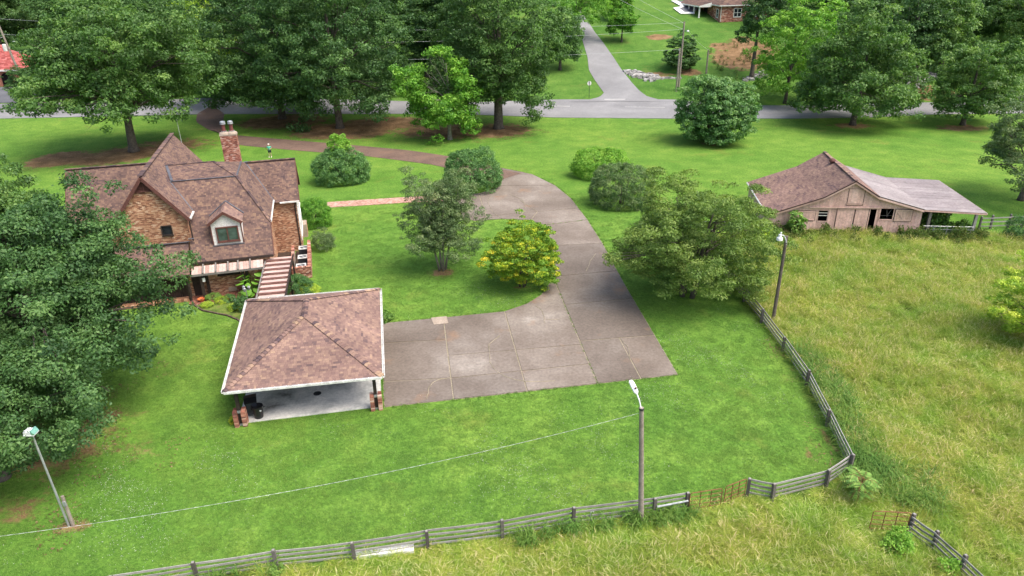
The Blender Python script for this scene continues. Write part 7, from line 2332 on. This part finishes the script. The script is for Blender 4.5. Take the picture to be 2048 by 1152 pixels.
near = np.clip((np.minimum(seg_dist(mx_, my_, LOW_FENCE), np.minimum(seg_dist(mx_, my_, LOW_FENCE_B), np.minimum(seg_dist(mx_, my_, [(8.07, 26.06), (11.25, 26.97)]), seg_dist(mx_, my_, [(15.92, 24.28), (17.71, 24.23)])))) - 0.3) / 2.0, 0.22, 1.0)
grow = np.clip(grow, 0.45, 1.4) * near
wind = 0.30
lie = np.clip(np.sin(mx_ * 0.33 + 2.0 * np.sin(my_ * 0.17)) * np.sin(my_ * 0.29 - mx_ * 0.08) * 1.6, 0, 1)     # patches the wind has laid over
lie_a = 1.2 * np.sin(mx_ * 0.11) + 1.5 * np.sin(my_ * 0.09 + 0.6) + 0.8
MEADOW_MAT = grass_mat('meadow_blades', [(0.0, (0.172, 0.295, 0.036)), (0.35, (0.318, 0.430, 0.060)), (0.6, (0.432, 0.515, 0.098)), (0.82, (0.52, 0.535, 0.165)), (1.0, (0.63, 0.59, 0.32))], (1.16, 1.05, 1.12), (0.74, 0.95, 0.7))
scatter('meadow_grass', np.stack([mx_, my_, np.zeros(k)], -1),
        np.stack([rng.normal(0.06, 0.14, k) + 0.42 * lie * np.cos(lie_a), rng.normal(wind * 0.3, 0.14, k) + 0.42 * lie * np.sin(lie_a), rng.uniform(0, 6.283, k)], -1),
        np.stack([rng.uniform(0.85, 1.35, k)] * 2 + [grow], -1),
        [blade_tuft(200 + i, 105, 0.38, 0.28, 0.78, 0.0055, 0.85, 6, 0.8) for i in range(8)], MEADOW_MAT)
# broad bladed green weeds along the fences and the barn
WEED_MAT = grass_mat('weed_blades', [(0.0, (0.090, 0.210, 0.036)), (0.5, (0.160, 0.310, 0.060)), (1.0, (0.28, 0.42, 0.12))], (1.2, 1.05, 1.0), (0.8, 0.9, 0.8), 0.5)
wx, wy = [], []
def along(pts, n_, off0, off1):
    for _ in range(n_):
        j = rng.integers(0, len(pts) - 1)
        t_ = rng.random()
        a, b = np.array(pts[j]), np.array(pts[j + 1])
        d = (b - a) / np.linalg.norm(b - a)
        nrm = np.array([d[1], -d[0]])
        q = a + (b - a) * t_ + nrm * rng.uniform(off0, off1)
        wx.append(q[0]); wy.append(q[1])
along(SIDE_FENCE[:4][::-1], 330, -2.2, -0.35) if False else along(SIDE_FENCE[:4], 330, 0.35, 1.9)
along([SIDE_FENCE[0], (SIDE_FENCE[0][0] + 3.5, SIDE_FENCE[0][1] - 2.0)], 110, -1.4, 1.4)
along(LOW_FENCE[7:], 45, 0.15, 0.8)
along(LOW_FENCE[3:5], 8, 0.1, 0.5)
wx, wy = np.array(wx), np.array(wy)
k = len(wx)
scatter('weeds', np.stack([wx, wy, np.zeros(k)], -1), np.stack([rng.normal(0, .12, k), rng.normal(0, .12, k), rng.uniform(0, 6.28, k)], -1),
        np.stack([rng.uniform(.8, 1.2, k)] * 2 + [rng.uniform(.6, 1.15, k)], -1), [blade_tuft(300 + i, 26, 0.22, 0.4, 0.9, 0.016, 1.0) for i in range(4)], WEED_MAT)
bx, by = [], []
for _ in range(270):
    u_ = rng.uniform(-0.5, 19.0)
    v_ = -rng.gamma(1.2, 0.5) + 0.1
    q = on_frame(BARN_O, BARN_A, u_, v_)
    bx.append(q[0]); by.append(q[1])
for _ in range(50):
    q = (((46.97, 149.9, 4.41))[0] + rng.normal(0, 4.5), (46.97, 149.9, 4.41)[1] + rng.normal(0, 5.0))
    bx.append(q[0]); by.append(q[1])
bx, by = np.array(bx), np.array(by)
k = len(bx)
vrng = np.random.default_rng(4)
def weed_bush(seed):
    r_ = np.random.default_rng(seed)
    mb = MB()
    for i in range(90):
        a, q, z_ = r_.uniform(0, 6.28), 0.34 * math.sqrt(r_.random()), r_.uniform(0.05, 0.9)
        c_ = Vector((q * math.cos(a) * (1.1 - 0.6 * z_), q * math.sin(a) * (1.1 - 0.6 * z_), z_))
        d = Vector(r_.normal(size=3) + np.array([0, 0, .3])).normalized()
        s_ = d.cross(Vector(r_.normal(size=3))).normalized()
        L = r_.uniform(.05, .13)
        mb.add([c_ - d * L, c_ + s_ * L * .4, c_ + d * L, c_ - s_ * L * .4], [(0, 1, 2, 3)], float(r_.random()))
    for i in range(5):
        a = r_.uniform(0, 6.28)
        mb.tube([(0, 0, 0), (0.2 * math.cos(a), 0.2 * math.sin(a), 0.8)], [0.008, 0.003], 3, 0.8, cap=False)
    return mb
BUSH_MAT = grass_mat('weed_leaves', [(0.0, (0.060, 0.125, 0.026)), (0.6, (0.125, 0.215, 0.045)), (1.0, (0.25, 0.29, 0.10))], (1.2, 1.0, 1.0), (0.8, 0.9, 0.8), 0.7)
hsc = np.where(np.sin((bx - 24) * 1.1) + np.sin((bx - 24) * 2.7 + 1) > -0.2, rng.uniform(0.6, 1.5, k), rng.uniform(0.3, 0.7, k))
scatter('undergrowth', np.stack([bx, by, terr(bx, by)], -1), np.stack([np.zeros(k), np.zeros(k), rng.uniform(0, 6.28, k)], -1), np.stack([rng.uniform(.8, 1.3, k)] * 2 + [hsc], -1), [weed_bush(i) for i in range(4)], BUSH_MAT)

# mown lawn: short tufts, and clover heads in drifts
keep_off = [FRONT, RIGHT, LOOP, PATH, bed, patio, MEADOW]
for hx, hy in (((-19.5, 18.5), (-3.8, 33.5)), ):
    keep_off.append([on_frame(HO, HA, hx[0], hx[1]), on_frame(HO, HA, hy[0], hx[1]), on_frame(HO, HA, hy[0], hy[1]), on_frame(HO, HA, hx[0], hy[1])])
keep_off.append([on_frame(HO, CA, -8.35, 0.1), on_frame(HO, CA, -0.1, 0.1), on_frame(HO, CA, -0.1, 11.2), on_frame(HO, CA, -8.35, 11.2)])
lx, ly = sample_poly([(-45, 16), (26, 16), (26, 76), (-66, 76)], 9.0, lambda a, b: (np.abs(a) < 0.76 * b + 7))
ok = np.ones(len(lx), bool)
for q in keep_off:
    ok &= ~in_poly(lx, ly, q)
ok &= rng.random(len(lx)) < np.clip(1.5 - ly / 60.0, 0.25, 1.0)
ix = np.clip(np.searchsorted(xs_, lx), 0, len(xs_) - 1)
iy = np.clip(np.searchsorted(ys_, ly), 0, len(ys_) - 1)
ok &= rng.random(len(lx)) > dirt[iy, ix] * 1.3
lx, ly = lx[ok], ly[ok]
k = len(lx)
ex, ey = [], []
def fringe(pts, n_per_m, d0, d1, closed=True):
    P_ = list(pts) + ([pts[0]] if closed else [])
    for a, b in zip(P_[:-1], P_[1:]):
        a, b = np.array(a[:2]), np.array(b[:2])
        L = np.linalg.norm(b - a)
        nn = np.array([b[1] - a[1], a[0] - b[0]]) / max(L, 1e-6)
        for t_ in rng.random(int(L * n_per_m)):
            q = a + (b - a) * t_ + nn * rng.uniform(d0, d1)
            ex.append(q[0]); ey.append(q[1])
for q in (FRONT, RIGHT, LOOP):
    fringe(q if area(q) > 0 else q[::-1], 5.0, -0.05, 0.16)
fringe(LOW_FENCE, 5.0, -0.15, 0.15, False)
fringe(SIDE_FENCE, 4.0, -0.15, 0.15, False)
ex, ey = np.array(ex), np.array(ey)
ok = np.ones(len(ex), bool)
for q in keep_off[:3]:
    c_ = np.mean(np.array(q), 0)
    ok &= ~in_poly(c_[0] + (ex - c_[0]) * 1.012, c_[1] + (ey - c_[1]) * 1.012, q)
ex, ey = ex[ok], ey[ok]
LAWN_MAT = grass_mat('lawn_blades', [(0.0, (0.118, 0.262, 0.046)), (0.4, (0.160, 0.325, 0.060)), (0.75, (0.222, 0.390, 0.082))], (1.22, 1.04, 1.0), (0.86, 0.92, 0.95), 0.11)
scatter('lawn_grass', np.stack([lx, ly, np.full(k, 0.02)], -1), np.stack([np.zeros(k), np.zeros(k), rng.uniform(0, 6.28, k)], -1), np.stack([rng.uniform(.8, 1.3, k)] * 2 + [np.clip(rng.normal(0.9, 0.16, k), 0.5, 1.4)], -1),
        [blade_tuft(400 + i, 64, 0.30, 0.03, 0.075, 0.007, 0.9) for i in range(5)], LAWN_MAT)
def clover(seed):
    r_ = random.Random(seed)
    mb = MB()
    for i in range(7):
        a, q = r_.uniform(0, 6.28), 0.8 * math.sqrt(r_.random())
        c_ = Vector((q * math.cos(a), q * math.sin(a), r_.uniform(0.07, 0.11)))
        s_ = r_.uniform(0.010, 0.017)
        mb.add([c_ + Vector((s_, 0, 0)), c_ + Vector((0, s_, 0)), c_ - Vector((s_, 0, 0)), c_ - Vector((0, s_, 0)), c_ + Vector((0, 0, s_))], [(0, 1, 4), (1, 2, 4), (2, 3, 4), (3, 0, 4)], 1.0)
    return mb
drift = np.sin(lx * 0.31 + 1.1) * np.sin(ly * 0.27 + 0.4) + 0.6 * np.sin(lx * 0.9 + ly * 0.7) + rng.normal(0, 0.45, k)
ok = (drift > 0.9) & (ly < 52) & (rng.random(k) < 0.42)
cx_, cy_ = lx[ok], ly[ok]
k = len(cx_)
scatter('clover_flowers', np.stack([cx_, cy_, np.zeros(k)], -1), np.stack([np.zeros(k), np.zeros(k), rng.uniform(0, 6.28, k)], -1), np.ones((k, 3)), [clover(i) for i in range(4)], M['white_stone'])

# dead leaves and twigs on the bare ground
lx2, ly2 = sample_poly([(-80, 18), (20, 18), (20, 118), (-80, 118)], 2.2, lambda a, b: np.abs(a) < 0.78 * b + 3)
d2 = dirt[np.clip(np.searchsorted(ys_, ly2), 0, len(ys_) - 1), np.clip(np.searchsorted(xs_, lx2), 0, len(xs_) - 1)]
ok = (rng.random(len(lx2)) < d2 * 1.1) & (d2 > 0.15)
for q in keep_off:
    ok &= ~in_poly(lx2, ly2, q)
lx2, ly2 = lx2[ok], ly2[ok]
k = len(lx2)
def litter(seed):
    r_ = random.Random(seed)
    mb = MB()
    for i in range(26):
        a, q = r_.uniform(0, 6.28), 0.6 * math.sqrt(r_.random())
        c_ = Vector((q * math.cos(a), q * math.sin(a), 0.02 + r_.uniform(0, .025)))
        b = r_.uniform(0, 6.28)
        d = Vector((math.cos(b), math.sin(b), r_.uniform(-.3, .3))) * r_.uniform(.03, .07)
        s_ = Vector((-d.y, d.x, r_.uniform(-.02, .02))) * 0.5
        mb.add([c_ - d, c_ + s_, c_ + d, c_ - s_], [(0, 1, 2, 3)], r_.random())
    for i in range(2):
        a, b = r_.uniform(-.5, .5), r_.uniform(-.5, .5)
        mb.tube([(a, b, .02), (a + r_.uniform(-.3, .3), b + r_.uniform(-.3, .3), .03)], [.008, .004], 3, 0.1, cap=False)
    return mb
LITTER_MAT = grass_mat('dead_leaves', [(0.0, (0.09, 0.055, 0.03)), (0.5, (0.20, 0.125, 0.07)), (1.0, (0.34, 0.24, 0.15))], (1.1, 1.0, 1.0), (0.85, 0.85, 0.85), 0.4)
scatter('leaf_litter', np.stack([lx2, ly2, terr(lx2, ly2)], -1), np.stack([np.zeros(k), np.zeros(k), rng.uniform(0, 6.28, k)], -1), np.stack([rng.uniform(.7, 1.3, k)] * 3, -1), [litter(i) for i in range(4)], LITTER_MAT)

k = len(ex)
scatter('edge_grass', np.stack([ex, ey, np.full(k, 0.02)], -1), np.stack([np.zeros(k), np.zeros(k), rng.uniform(0, 6.28, k)], -1), np.stack([np.full(k, 0.45)] * 2 + [rng.uniform(1.2, 2.4, k)], -1),
        [blade_tuft(500 + i, 30, 0.26, 0.03, 0.075, 0.012, 0.9) for i in range(4)], LAWN_MAT)
